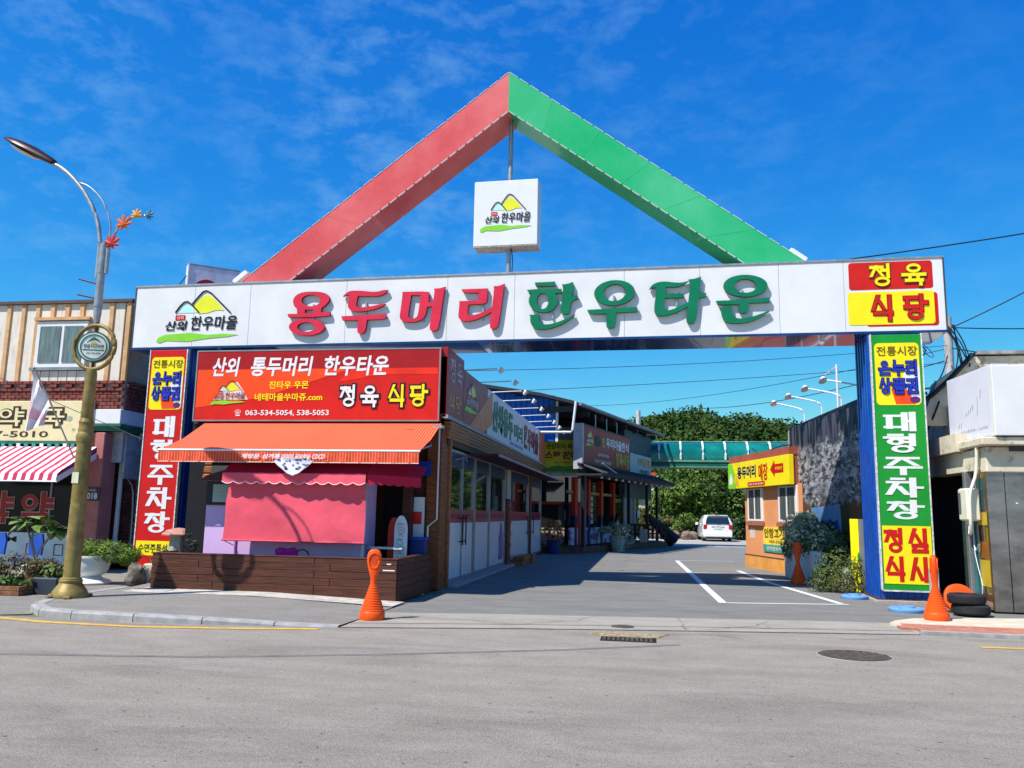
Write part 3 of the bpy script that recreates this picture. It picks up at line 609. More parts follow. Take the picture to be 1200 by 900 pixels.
# red and yellow printed boxes with 정육 / 식당
part('red_field', MB(GF).prism(rrect(4.30, 5.96, 6.42, 7.02, .06), -.004, -.001), signred, gate)
part('yellow_shadow', MB(GF).prism(rrect(4.62, 6.03, 5.62, 6.33, .06), -.004, -.001), redp, gate)
part('yellow_field', MB(GF).prism(rrect(4.26, 5.96, 5.66, 6.37, .06), -.008, -.0045), yellowp, gate)
for wd, z0_, z1_, c0, c1 in (('정육', 6.47, 6.98, brownp, yellowp), ('식당', 5.73, 6.29, darkredp, signred)):
    heavy(wd, GF, 4.70, 5.84, z0_, z1_, c0, gate, y=-.016, t=13, grow=.018, gap=.26)
    heavy(wd, GF, 4.70, 5.84, z0_, z1_, c1, gate, y=-.030, t=13, gap=.26)
# vertical boards on the posts
def board(x0, x1, z0, z1, field, left):
    b_ = part('sign_board', MB(GF).bbox(x0, x1, -.11, -.01, z0, z1, .008), field, gate)
    fr = mat('worn white frame', (.62, .62, .60), .5, vary=.25, scale=14, dirt=((.12, .10, .09), 18, .55, .7))
    for a in (x0-.024, x1): part('board_edge', MB(GF).box(a, a+.024, -.125, -.02, z0-.01, z1+.01), fr, b_)
    part('board_edge', MB(GF).box(x0, x1, -.12, -.02, z0-.03, z0), fr, b_)
    y = -.114
    f_ = GF
    part('yellow_field', MB(f_).prism(rrect(x0+.05, x1-.05, 3.94, 5.24, .09), y-.004, y-.001), yellowp, b_)
    part('orange_patch', MB(f_).prism([(x0+.42, 3.96), (x0+.80, 3.96), (x0+.66, 4.25), (x0+.34, 4.28)], y-.007, y-.0045), orangep, b_)
    part('white_patch', MB(f_).prism([(x1-.42, 4.10), (x1-.06, 4.0), (x1-.055, 4.75), (x1-.35, 4.72)], y-.0065, y-.0045), wprint, b_)
    part('purple_patch', MB(f_).prism(ell(x1-.17, 4.05, .10, .07, 14), y-.0095, y-.007), mat('purple print', (.12, .02, .16), .4), b_)
    lettering('전통시장', f_, x0+.09, x1-.08, 4.97, 5.17, brownp, b_, y=y-.012, off=.012)
    for wd, a0, a1 in (('온누리', 4.55, 4.88), ('상품권', 4.16, 4.50)):
        heavy(wd, f_, x0+.11, x1-.08, a0, a1, mat('dark navy print', (.005, .01, .09), .4), b_, y=y-.012, t=13, grow=.014, gap=.07)
        heavy(wd, f_, x0+.11, x1-.08, a0, a1, bluelet, b_, y=y-.024, t=13, gap=.07)
    return b_
bl = board(-12.05, -11.07, .20, 5.42, redp, True)
heavy('대형주차장', GF, -11.86, -11.17, .98, 3.78, wprint, bl, y=-.116, t=18, vertical=True, gap=.12, hf=.66)
part('yellow_strip', MB(GF).box(-12.01, -11.11, -.119, -.115, .46, .80), yellowp, bl)
lettering('수면주특선', GF, -11.94, -11.18, .53, .73, blackp, bl, y=-.122, off=.02)
br_ = board(4.66, 5.62, .24, 5.42, greenp, False)
heavy('대형주차장', GF, 4.78, 5.52, 1.62, 3.80, wprint, br_, y=-.116, t=18, vertical=True, gap=.12, hf=.66)
part('yellow_strip', MB(GF).box(4.69, 5.60, -.119, -.115, .36, 1.50), yellowp, br_)
heavy('정심', GF, 4.70, 5.58, .95, 1.46, redp, br_, y=-.122, t=19, gap=.04, hf=.8)
heavy('식사', GF, 4.70, 5.58, .40, .90, redp, br_, y=-.122, t=19, gap=.04, hf=.8)

# ================================================================== CORNER RESTAURANT (left of the lane)
rest = thing('restaurant', 'corner butcher restaurant with orange awning, red sign board and long signs along the lane', 'restaurant', (-7, 17, 0))
WX = -4.25
A0 = frame((0, 0, 0))                 # street front: x = world X, y = world Y
part('front_wall', MB().box(-10.05, WX-.16, 17.12, 17.3, 0, 5.12), wood_dk, rest)
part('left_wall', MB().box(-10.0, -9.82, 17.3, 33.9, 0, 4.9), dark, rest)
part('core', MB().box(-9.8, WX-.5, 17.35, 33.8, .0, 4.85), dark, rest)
part('flat_roof', MB().box(-9.95, WX-.1, 17.3, 33.9, 4.86, 4.98), mat('grey roof sheet', (.2, .2, .21), .7), rest)
# corner post, brown fascia and soffit
part('corner_post', MB().bbox(WX-.32, WX, 17.0, 17.62, 0, 3.45, .01), wood_md, rest)
part('corner_trim', MB().bbox(WX-.02, WX+.05, 17.60, 17.72, 0, 3.25, .01), wood_or, rest)
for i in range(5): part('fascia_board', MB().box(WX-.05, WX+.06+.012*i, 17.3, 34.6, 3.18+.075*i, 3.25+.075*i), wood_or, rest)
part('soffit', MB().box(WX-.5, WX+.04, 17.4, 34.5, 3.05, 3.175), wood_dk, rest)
part('gap_shade_panel', MB().box(-9.97, -8.8, 16.99, 17.11, 0, 3.45), mat('gap shade black', (.008, .007, .012), .7), rest)  # black sheet standing in for the shade in the gap left of the kiosk
# front sign
fs = part('front_sign', MB().bbox(-9.97, -4.32, 16.93, 17.11, 3.50, 5.10, .012), signred, rest)
FS = frame((0, 16.93, 0))
part('dark_band', MB(FS).prism([(-9.92, 5.04), (-4.38, 5.04), (-4.38, 4.66), (-9.92, 4.66)], -.004, -.001), darkredp, fs)
part('light_swoosh', MB(FS).prism([(-9.92, 4.66), (-6.3, 4.66), (-7.4, 4.32), (-8.4, 4.02), (-9.92, 3.80)], -.004, -.001), orangep, fs)
part('light_swoosh', MB(FS).prism([(-6.3, 4.66), (-4.38, 4.66), (-4.38, 4.52), (-5.6, 4.52), (-6.6, 4.36)], -.0045, -.001), mat('bright red print', (.75, .03, .012), .35), fs)
for a in ((-9.97, -4.32, 3.50, 3.53), (-9.97, -4.32, 5.07, 5.10), (-9.97, -9.94, 3.53, 5.07), (-4.35, -4.32, 3.53, 5.07)):
    part('sign_frame', MB(FS).box(a[0], a[1], -.012, -.0, a[2], a[3]), alu, fs)
lettering('산외', FS, -9.60, -8.98, 4.50, 4.94, wprint, fs, y=-.010, off=.027, shear=.06)
lettering('통두머리', FS, -8.68, -7.26, 4.50, 4.94, wprint, fs, y=-.010, off=.027, shear=.06)
lettering('한우타운', FS, -6.98, -5.50, 4.50, 4.94, wprint, fs, y=-.010, off=.027, shear=.06)
part('logo_blob', MB(FS).prism([(-9.50, 3.98), (-9.3, 4.15), (-9.1, 4.33), (-8.95, 4.38), (-8.78, 4.15), (-8.68, 3.98)], -.008, -.005), mat('pale pink print', (.75, .55, .5), .4), fs)
village_logo(FS, -9.56, -8.72, 3.86, 4.42, fs, y=-.012, ink=mat('plum print', (.14, .05, .06), .4))
lettering('진타우 우몬', FS, -8.20, -7.28, 4.22, 4.39, yellowp, fs, y=-.010, off=.02)
lettering('네테마을쑤마쥬.com', FS, -8.52, -6.95, 3.95, 4.12, yellowp, fs, y=-.010, off=.02)
lettering('063-534-5054, 538-5053', FS, -8.72, -6.78, 3.61, 3.75, wprint, fs, y=-.010, off=.02)
lettering('☎', FS, -8.97, -8.82, 3.61, 3.76, wprint, fs, y=-.010, off=.0)
for w_, a, b, m_ in (('정육', -6.56, -5.66, wprint), ('식당', -5.47, -4.57, yellowp)):
    heavy(w_, FS, a, b, 3.80, 4.30, blackp, fs, y=-.008, t=13, grow=.035, gap=.12)
    heavy(w_, FS, a, b, 3.80, 4.30, m_, fs, y=-.022, t=13, gap=.12)
# orange awning
def awn_stripes():
    m = mat('orange awning', (.82, .12, .03), .75, vary=.04)
    t = m.node_tree; b = t.nodes['Principled BSDF']; N = t.nodes.new; L = t.links.new
    g = N('ShaderNodeNewGeometry'); sx = N('ShaderNodeSeparateXYZ'); L(g.outputs['Position'], sx.inputs[0])
    k = N('ShaderNodeMath'); k.operation = 'MULTIPLY'; k.inputs[1].default_value = 105.; L(sx.outputs[0], k.inputs[0])
    s_ = N('ShaderNodeMath'); s_.operation = 'SINE'; L(k.outputs[0], s_.inputs[0])
    r = N('ShaderNodeMapRange'); r.inputs[1].default_value = .0; r.inputs[2].default_value = .5; L(s_.outputs[0], r.inputs[0])
    mxx = N('ShaderNodeMixRGB'); mxx.inputs[1].default_value = (.66, .052, .018, 1); mxx.inputs[2].default_value = (.80, .17, .08, 1); L(r.outputs[0], mxx.inputs[0])
    nn = N('ShaderNodeTexNoise'); nn.inputs['Scale'].default_value = 1.6; nn.inputs['Detail'].default_value = 5; L(g.outputs['Position'], nn.inputs[0])
    r_ = N('ShaderNodeMapRange'); r_.inputs[1].default_value = .45; r_.inputs[2].default_value = .75; r_.inputs[4].default_value = .25; L(nn.outputs[0], r_.inputs[0])
    m2 = N('ShaderNodeMixRGB'); m2.inputs[2].default_value = (.50, .07, .03, 1); L(r_.outputs[0], m2.inputs[0]); L(mxx.outputs[0], m2.inputs[1]); L(m2.outputs[0], b.inputs['Base Color'])
    return m
awm = awn_stripes()
AXL, AXR, AYF, AZF, AYB, AZB = -9.68, -4.27, 15.28, 2.74, 16.98, 3.47
mb = MB(); n_ = 30
v = []
for j, (yy, zz) in enumerate(((AYB, AZB), ((AYB+AYF)/2, (AZB+AZF)/2-.015), (AYF, AZF))):
    for i in range(n_+1):
        x = AXL+(AXR-AXL)*i/n_; v.append((x, yy, zz-(.03+.02*math.cos(i*.63))*(j == 1)))
f = [(j*(n_+1)+i, (j+1)*(n_+1)+i, (j+1)*(n_+1)+i+1, j*(n_+1)+i+1) for j in range(2) for i in range(n_)]
mb.add(v, f); aw = part('awning', mb, awm, rest)
mb = MB(); v = []
for j, zz in enumerate((AZF-.02, AZF-.12, AZF-.235)):
    for i in range(n_*2+1):
        x = AXL+.0+(AXR-AXL)*i/(n_*2); v.append((x, AYF-.01+.018*math.sin(i*1.7)*j/2, zz))
f = [(j*(n_*2+1)+i, (j+1)*(n_*2+1)+i, (j+1)*(n_*2+1)+i+1, j*(n_*2+1)+i+1) for j in range(2) for i in range(n_*2)]
mb.add(v, f); vl = part('valance', mb, awm, aw)
part('front_bar', MB().tube([(AXL-.02, AYF, AZF), (AXR+.02, AYF, AZF)], .022, 8), wprint, aw)
part('valance_hem', MB().tube([(AXL, AYF-.015, AZF-.235), (AXR, AYF-.015, AZF-.235)], .009, 6), mat('pale hem', (.72, .6, .52), .6), aw)
for x in (AXL+.3, -7, AXR-.3): part('folding_arm', MB().tube([(x, AYB, AZB-.25), (x+.3, (AYB+AYF)/2, AZB-.55), (x, AYF+.05, AZF-.06)], .022, 6), steel, aw)
VF = frame((0, AYF-.03, 0))
for w_, a, b in (('제방문', -7.88, -7.5), ('삼계룡', -7.44, -7.07), ('어머이', -7.04, -6.80), ('공보학습', -6.76, -6.45), ('COCO', -6.41, -6.15)):
    lettering(w_, VF, a, b, 2.575, 2.67, wprint, aw, y=-.022, off=.03, shear=.03)
part('bracket', MB().box(-4.40, WX+.05, 16.75, 16.95, 3.34, 3.40), steel, rest)
part('white_drainpipe', MB().tube([(WX-.04, 16.88, 3.35), (WX-.04, 16.88, 1.45), (WX-.22, 16.86, 1.30), (WX-.22, 16.86, 0)], .018, 6), wprint, rest)
# kiosk gap: stacked orange beam ends seen above the kiosk
for i in range(3): part('beam_end', MB().bbox(-9.55+.02*i, -8.9, 16.78, 17.1, 2.18+.17*i, 2.33+.17*i, .02), wood_or, rest)
# things deep in the porch shade
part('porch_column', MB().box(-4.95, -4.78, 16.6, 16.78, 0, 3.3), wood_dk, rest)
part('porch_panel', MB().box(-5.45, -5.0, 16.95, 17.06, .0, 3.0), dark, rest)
part('blue_valance', MB().box(-5.0, -4.45, 16.85, 16.9, 2.35, 2.65), mat('blue cloth', (.01, .04, .35), .7), rest)
part('menu_poster', MB().box(-4.78, -4.55, 16.84, 16.87, .9, 1.9), frost, rest)
part('red_box', MB().box(-4.78, -4.6, 16.8, 16.84, 1.35, 1.6), redp, rest)
# lane side: long sign
SF = frame((WX, 0, 0), 90)            # x = world Y, y = into the building
ss = part('side_sign', MB(SF).bbox(17.0, 34.6, -.06, .10, 3.66, 4.92, .01), mat('grey white banner', (.60, .64, .68), .4, vary=.04), rest)
part('side_sign_step', MB(SF).bbox(17.0, 18.62, -.065, .11, 3.60, 5.12, .008), mat('dark red banner', (.30, .012, .02), .4), ss)
part('red_field', MB(SF).box(18.63, 21.6, -.068, -.063, 3.67, 4.91), mat('dark red banner', (.30, .012, .02), .4), ss)
part('orange_field', MB(SF).prism([(19.4, 3.67), (21.4, 4.55), (22.3, 4.91), (22.3, 4.0), (21.0, 3.67)], -.073, -.069), mat('copper print', (.62, .17, .06), .4), ss)
part('copper_field', MB(SF).box(32.6, 34.59, -.068, -.063, 3.67, 4.91), mat('copper print', (.62, .17, .06), .4), ss)
part('sign_rail', MB(SF).box(17.0, 34.6, -.10, .02, 3.58, 3.655), mat('grey rail', (.3, .3, .32), .5), ss)
heavy('정육', SF, 17.28, 18.42, 4.42, 4.98, mat('grey print', (.42, .42, .48), .4), ss, y=-.068, t=9)
heavy('식당', SF, 17.22, 18.35, 3.78, 4.20, mat('dull gold print', (.50, .33, .05), .4), ss, y=-.068, t=9)
village_logo(SF, 18.72, 20.3, 3.95, 4.75, ss, y=-.076, ink=mat('grey print', (.42, .42, .48), .4))
gdk = mat('dark green print', (.01, .13, .06), .4)
lettering('산외용두', SF, 22.3, 25.9, 3.85, 4.75, gdk, ss, y=-.075, off=.05, shear=.04)
lettering('머리', SF, 26.2, 28.0, 3.95, 4.5, gdk, ss, y=-.075, off=.03)
lettering('한우마을', SF, 28.3, 32.2, 3.85, 4.7, mat('dark crimson print', (.28, .01, .02), .4), ss, y=-.075, off=.05, shear=.04)
lettering('063-534-5054', SF, 25.4, 28.2, 3.74, 3.84, bluelet, ss, y=-.075, off=.01)
# side canopy with pale edge strip
mb = MB(SF); mb.prism([(19.6, 3.02), (34.9, 3.02), (34.9, 2.98), (19.6, 2.98)], -.75, .0)
part('side_canopy', mb, mat('plum canopy', (.07, .02, .03), .6), rest)
part('canopy_edge', MB(SF).box(19.6, 34.9, -.775, -.752, 2.95, 3.01), mat('dull lilac edge', (.30, .24, .28), .5), rest)
part('lamp_bracket', MB(SF).tube([(17.8, -.1, 2.75), (17.8, -.35, 2.80), (17.75, -.38, 2.7)], .02, 6), alu, rest)
# doors and glazed panels between posts
part('side_backing', MB(SF).box(17.7, 34.6, .16, .22, 0, 3.05), dark, rest)
part('door_sill', MB(SF).box(17.75, 27.9, -.22, .14, 0, .07), mat('grey stone sill', (.34, .33, .33), .7, vary=.2, scale=8), rest)
def glazed(y0, y1, ins=0., handles=None, bars=0, film=True, name='glass_door'):
    d = part(name, MB(SF).box(y0+.05, y1-.05, .05+ins, .075+ins, .08, 2.98), glass, rest)
    for a, b in ((y0, y0+.06), (y1-.06, y1)): part('door_frame', MB(SF).bbox(a, b, .0+ins, .12+ins, .06, 3.02, .008), alu, d)
    part('door_frame', MB(SF).box(y0+.06, y1-.06, .01+ins, .11+ins, 2.94, 3.0), alu, d); part('door_frame', MB(SF).box(y0+.06, y1-.06, .01+ins, .11+ins, .06, .13), alu, d)
    part('transom', MB(SF).box(y0+.07, y1-.07, .03+ins, .046+ins, 2.62, 2.93), mat('navy film', (.012, .03, .10), .3), d)
    if film:
        part('frosted_film', MB(SF).box(y0+.07, y1-.07, .038+ins, .047+ins, .14, 1.36), frost, d)
        part('pink_band', MB(SF).box(y0+.07, y1-.07, .036+ins, .047+ins, 1.365, 1.66), pinkb, d)
        heavy('정육식당', SF, y0+.2, y1-.2, 1.44, 1.58, mat('dim crimson print', (.22, .01, .03), .4), d, y=.030+ins, t=9)
    for b in range(bars): x = y0+(y1-y0)*(b+1)/(bars+1); part('glazing_bar', MB(SF).box(x-.02, x+.02, .01+ins, .05+ins, .13, 2.94), alu, d)
    for h in handles or []: part('handle', MB(SF).tube([(h, -.04+ins, .85), (h, -.04+ins, 1.55)], .018, 8).box(h-.01, h+.01, -.04+ins, .04+ins, .92, .95).box(h-.01, h+.01, -.04+ins, .04+ins, 1.45, 1.48), blackp, d)
    return d
glazed(17.85, 20.55, bars=1, handles=(19.05, 19.40))
glazed(20.62, 22.6); d3 = glazed(22.62, 25.2)
part('purple_bottle_print', MB(SF).prism([(24.3, .25), (25.0, .25), (25.0, .95), (24.85, 1.15), (24.82, 1.33), (24.5, 1.33), (24.45, 1.1), (24.3, .9)], .030, .036), mat('purple bottle print', (.14, .10, .40), .4, vary=.5, scale=6), d3)
part('brick_pier', MB(SF).bbox(25.26, 25.95, -.04, .14, 0, 2.0, .01), mat('dark pier', (.12, .05, .03), .8), rest)
bm_ = mesh(MB().bbox(-.20, .20, -.03, .03, -.075, .075, .008), 'brick', mat('old brick', (.30, .11, .05), .85, vary=.3, scale=6))
for i in range(11): sub('brick', bm_, SF @ Matrix.Translation((25.60+.10*(i % 2)-.05, -.055, .11+i*.175)), rest)
part('window_box', MB(SF).box(25.3, 25.9, -.03, .1, 2.05, 2.95), mat('grey panel', (.4, .4, .4), .5), rest)
glazed(26.0, 30.2, ins=-.02, handles=(29.7,)); glazed(30.7, 33.9, ins=-.02, handles=(31.2,))
for x in (30.25,): part('pier', MB(SF).bbox(x, x+.4, -.06, .12, 0, 3.0, .01), mat('dark pier', (.12, .05, .03), .8), rest)
# floodlights leaning out over the lane from the top of the long sign
def flood(y, M, parent, L_=1.0, z=4.96, flip=1):
    r_ = part('floodlight', MB(M).tube([(y, .02, z), (y, -L_+.12, z+.03)], .016, 6), plastic_white, parent)
    Mh = M @ Matrix.Translation((y, -L_, z)) @ Matrix.Rotation(R(35), 4, 'X')
    part('lamp_head', MB(Mh).lathe([(.015, -.10), (.04, -.09), (.06, -.02), (.07, .04), (.07, .045), (.0, .047)], (0, 0, 0), 12), plastic_white, r_, 'auto')
for y in (19.0, 20.85, 22.6, 24.4, 26.3, 28.2, 30.1, 32.0, 33.9): flood(y, SF, rest, .95 if y > 20 else .9)
part('pipe_frame', MB().tube([(WX, 32.8, 4.85), (-2.95, 32.8, 4.85), (-2.88, 32.8, 4.95), (-2.75, 32.8, 6.1)], .05, 8), plastic_white, rest)
# crates and timber left by the wall
cr = solo('timber_stack', MB().box(-4.15, -3.80, 25.9, 27.3, 0, .14).box(-4.12, -3.78, 26.1, 27.5, .15, .27).box(-4.1, -3.7, 27.6, 28.3, 0, .26), wood_or, 'short stack of rough brown boards lying at the foot of the restaurant wall', 'timber')

# ================================================================== PINK KIOSK under the awning
lilac = mat('lilac painted board', (.64, .42, .72), .55, vary=.04, dirt=((.5, .3, .55), 4, .62, .4)); lilac_d = mat('violet board', (.36, .10, .42), .6)
coral = mat('coral awning cloth', (.78, .095, .14), .8, vary=.07, scale=1.2, bump=1., bscale=2.2, dirt=((.6, .09, .12), 1.5, .55, .4)); crimson = mat('crimson awning cloth', (.50, .012, .05), .8, vary=.06)
ki = thing('kiosk', 'small lilac snack kiosk with closed coral roller cloth under the orange awning', 'kiosk', (-7.2, 16.3, 0))
KF = frame((0, 16.15, 0))
part('body', MB().bbox(-9.02, -5.62, 16.15, 16.85, 0, 2.15, .015), lilac, ki)
part('corner_trim', MB(KF).box(-5.66, -5.60, -.02, .03, 0, 2.15), wprint, ki)
part('counter_post', MB(KF).box(-8.33, -8.30, -.03, -.002, .3, 1.0), lilac_d, ki)
wn = part('window', MB(KF).box(-9.00, -8.42, -.05, -.004, 1.66, 2.14), blackp, ki); part('pane', MB(KF).box(-8.86, -8.46, -.058, -.05, 1.72, 2.08), mat('milky pane', (.30, .36, .33), .15), wn)
part('window_mullion', MB(KF).box(-8.86, -8.46, -.066, -.058, 1.88, 1.90), alu, wn)
part('side_canopy', MB(KF).prism([(-9.05, 2.16), (-8.42, 2.16), (-8.42, 2.40), (-8.9, 2.26)], -.25, .0), mat('plum canopy', (.07, .02, .03), .6), ki)
# upper window frame
part('upper_frame', MB(KF).box(-8.98, -7.9, -.03, .02, 2.66, 2.74), alu, ki); part('upper_glass', MB(KF).box(-8.95, -8.3, -.02, .0, 2.2, 2.66), glass, ki)
# cloth roof: sloping top and scalloped valance
KY = 15.62
mb = MB(); mb.add([(-8.42, 16.1, 2.62), (-5.45, 16.1, 2.62), (-5.45, KY, 2.30), (-8.42, KY, 2.30)], [(0, 3, 2, 1)])
kr = part('cloth_roof', mb, crimson, ki)
mb = MB(); N_ = 96; v = []
for i in range(N_+1):
    x = -8.42+i*(2.97/N_); v += [(x, KY, 2.30), (x, KY-.012+.006*math.sin(i*.6), 2.13-.045*abs(math.sin(i*math.pi/8)))]
mb.add(v, [(2*i, 2*i+1, 2*i+3, 2*i+2) for i in range(N_)]); part('scalloped_valance', mb, coral, kr)
mb = MB(); mb.tube([(-8.42+i*(2.97/N_), KY-.016, 2.13-.045*abs(math.sin(i*math.pi/8))) for i in range(N_+1)], .008, 4); part('valance_piping', mb, wprint, kr)
# right-hand return of the cloth roof
mb = MB(); v = []
for i in range(25):
    x = -5.44+i*.042; y = KY+.03+.012*i; v += [(x, y, 2.30-.0022*i), (x, y, 2.13-.03*abs(math.sin(i*math.pi/4))-.002*i), (x, y+.42, 2.64-.007*i)]
mb.add(v, [(3*i, 3*i+1, 3*i+4, 3*i+3) for i in range(24)]+[(3*i+2, 3*i, 3*i+3, 3*i+5) for i in range(24)]); part('cloth_return', mb, crimson, kr)
# roller cloth, slightly rippled, curved left edge
mb = MB(); v = []; nx, nz = 40, 16
for j in range(nz+1):
    for i in range(nx+1):
        u, q = i/nx, j/nz; xl = -8.39+.10*max(0, q-.55)/.45; x = xl+(-5.48-xl)*u
        v.append((x, 15.74+.03*math.sin(u*7+q*3)+.018*math.sin(u*19+q*5)+.006*math.sin(q*9+u*4), .99+q*1.30))
mb.add(v, [(j*(nx+1)+i, j*(nx+1)+i+1, (j+1)*(nx+1)+i+1, (j+1)*(nx+1)+i) for j in range(nz) for i in range(nx)])
part('roller_cloth', mb, coral, ki, True)
part('hem_bar', MB().tube([(-8.41, 15.73, .98), (-5.46, 15.73, .98)], .016, 8), coral, ki)
for x in (-8.38, -5.49): part('cloth_stay', MB().tube([(x, 15.74, .98), (x+.05, 16.1, .86)], .010, 5), alu, ki)
# magenta print, oval cafe plaque
mag = mat('magenta print', (.60, .01, .42), .5, vary=.2, scale=20)
p1 = part('magenta_drawing', MB(KF).prism([(-7.48, .50), (-7.52, .62), (-7.44, .70), (-7.46, .80), (-7.36, .85), (-7.2, .83), (-7.05, .86), (-6.98, .80), (-6.96, .70), (-6.9, .62), (-6.8, .66), (-6.68, .66), (-6.58, .50)], -.012, -.004), mag, ki)
part('drawn_line', MB(KF).tube([(-6.97, -.014, .78), (-6.86, -.014, .82), (-6.76, -.014, .76), (-6.73, -.014, .66)], .010, 5), blackp, ki)
pl = part('oval_plaque', MB(frame((0, KY-.1, 0))).prism([(-6.90+.50*s_*a, 2.50+b) for s_, a, b in ((-1, .62, .10), (-1, .80, .02), (-1, .62, -.06), (-1, .45, -.12), (-1, .25, -.20), (1, 0, -.25), (1, .25, -.20), (1, .45, -.12), (1, .62, -.06), (1, .80, .02), (1, .62, .10))], -.02, .01), mat('white plaque', (.72, .70, .76), .5), ki)
random.seed(3)
for i in range(26):
    x, z = -6.90+random.uniform(-.33, .33), 2.50+random.uniform(-.13, .08); part('plaque_ornament', MB(frame((0, KY-.1, 0))).prism(ell(x, z, random.uniform(.015, .035), random.uniform(.01, .025), 7), -.026, -.018), mat('violet ornament', (.16, .10, .22), .5), pl)
part('fold_counter', MB().box(-5.56, -4.85, 16.2, 16.5, .86, .90), plastic_white, ki)
ki.location = (-7.2+.11, 16.3-.25, 0)
bd = thing('menu_board', 'white rounded standing menu board behind the timber planter', 'sign', (-4.75, 16.1, 0))
BF = frame((-4.81, 16.08, 0), 4)
bp = part('panel', MB(BF).prism([(-.13, .2), (.13, .2), (.13, 1.22)]+[(.13*math.cos(R(a)), 1.22+.30*math.sin(R(a))) for a in range(10, 180, 12)]+[(-.13, 1.22)], 0, .04), mat('white menu', (.70, .70, .74), .5), bd)
for i in range(16): part('scribble', MB(BF).tube([(random.uniform(-.10, -.02), -.004, .62+i*.05), (random.uniform(-.02, .03), -.004, .62+i*.05+random.uniform(-.03, .04)), (random.uniform(.03, .10), -.004, .62+i*.05+random.uniform(-.03, .03))], .004, 4), blackp, bp)
bd2 = solo('red_board', MB(frame((-4.98, 16.2, 0), 4)).prism([(-.13, .2), (.10, .2), (.10, 1.2)]+[(-.015+.115*math.cos(R(a)), 1.2+.28*math.sin(R(a))) for a in range(10, 180, 12)]+[(-.13, 1.2)], 0, .04), redp, 'red rounded standing board leaning behind the white menu board', 'sign')
bn = thing('blue_bin', 'dark blue plastic bin standing in the porch shade behind the planter', 'bin', (-4.62, 16.5, 0))
part('body', MB().box(-4.72, -4.42, 16.45, 16.75, 0, 1.02), mat('dark blue plastic', (.01, .03, .16), .5), bn); part('lid', MB().bbox(-4.75, -4.39, 16.42, 16.78, 1.02, 1.09, .02), mat('blue plastic lid', (.015, .05, .35), .4), bn)

# ================================================================== TIMBER PLANTER
tp = thing('timber_planter', 'long low brown timber plank planter in front of the pink kiosk', 'planter', (-6.7, 15, 0))
part('core', MB().box(-9.04, -4.42, 14.5, 15.2, .0, .62), dark, tp)
random.seed(5)
for r_ in range(5):
    z0 = .145+r_*.128-.02; cuts = [-9.09, -7.9+(-.05 if r_ % 2 else .25)-.2, -5.9+(.3 if r_ % 2 else 0), -4.36]
    for a, b in zip(cuts[:-1], cuts[1:]):
        o_ = random.uniform(-.003, .004)
        part('plank', MB().bbox(a+.004, b-.004, 14.43+o_, 14.47+o_, z0-.12 if r_ == 0 else z0+.006, z0+.128, .005), wood_dk, tp)
    for a, b in ((14.48, 15.6), (15.605, 16.75)): part('plank', MB().bbox(-4.385, -4.35, a, b, z0-.12 if r_ == 0 else z0+.006, z0+.128, .005), wood_dk, tp)
    part('plank', MB().bbox(-9.11, -9.075, 14.5, 15.3, z0+.006, z0+.128, .005), wood_dk, tp)
part('cap_board', MB().bbox(-9.12, -4.34, 14.42, 14.60, .745, .765, .006), wood_dk, tp)
part('cap_board', MB().bbox(-4.52, -4.34, 14.61, 16.75, .745, .765, .006), wood_dk, tp)
for (x, z, l) in ((-4.55, .66, .08), (-4.62, .55, .22)): part('tape_scrap', MB().box(x, x+l, 14.424, 14.43, z, z+.02), wprint, tp)
part('deck_floor', MB().box(-9.0, -4.4, 15.2, 16.1, .1, .3), dark, tp)

# ================================================================== BARRIER CONES
def cone(loc, rz, label):
    t = thing('barrier_cone', label, 'cone', loc, rz, 'orange barrier posts'); T_ = Matrix.Translation(loc) @ Matrix.Rotation(rz, 4, 'Z')
    pr = [(.0, 0), (.182, 0), (.190, .02), (.188, .11), (.178, .125)]
    for i in range(11): z = .13+i*.036; r_ = .174-i*.0120; pr += [(r_, z), (r_+.003, z+.012), (r_-.008, z+.018)]
    pr += [(.046, .545), (.042, .60), (0, .60)]
    part('base_cone', MB(T_).lathe(pr[1:], (0, 0, 0), 28), orange_pl, t, 'auto')
    # paddle head: oval loop with recessed centre
    rings = []; n = 20; mb = MB(T_)
    sec = [(.042, .042, .555), (.05, .05, .62), (.075, .055, .70), (.095, .055, .78), (.108, .052, .86), (.108, .048, .93), (.09, .044, .99), (.06, .035, 1.02), (.02, .02, 1.03)]
    for a, b, z in sec: rings += [(a*math.cos(2*math.pi*j/n), b*math.copysign(abs(math.sin(2*math.pi*j/n))**.5, math.sin(2*math.pi*j/n)), z) for j in range(n)]
    k = len(sec); mb.add(rings, [(i*n+j, i*n+(j+1) % n, (i+1)*n+(j+1) % n, (i+1)*n+j) for i in range(k-1) for j in range(n)]+[tuple(range((k-1)*n, k*n))])
    part('paddle_head', mb, orange_pl, t, True)
    for s_ in (-1, 1):
        rim = [(.078*math.cos(2*math.pi*j/16), s_*.052, .86+.115*math.sin(2*math.pi*j/16)) for j in range(17)]
        part('paddle_rim', MB(T_).tube(rim, .011, 6), orange_pl, t, True)
        part('reflector', MB(T_).add([(.045*math.cos(2*math.pi*j/12), s_*.0535, .86+.07*math.sin(2*math.pi*j/12)) for j in range(12)], [tuple(range(12)) if s_ < 0 else tuple(range(11, -1, -1))]), mat('dull orange reflector', (.62, .07, .01), .3), t)
    return t
cone((-4.05, 12.22, .0), .25, 'orange barrier cone at the planter corner, kerb end')
cone((4.60, 14.6, .03), 1.25, 'orange barrier cone before the green board, beside the black tyres')
cone((3.70, 21.75, .0), -.4, 'orange barrier cone further back by the white flower trough')

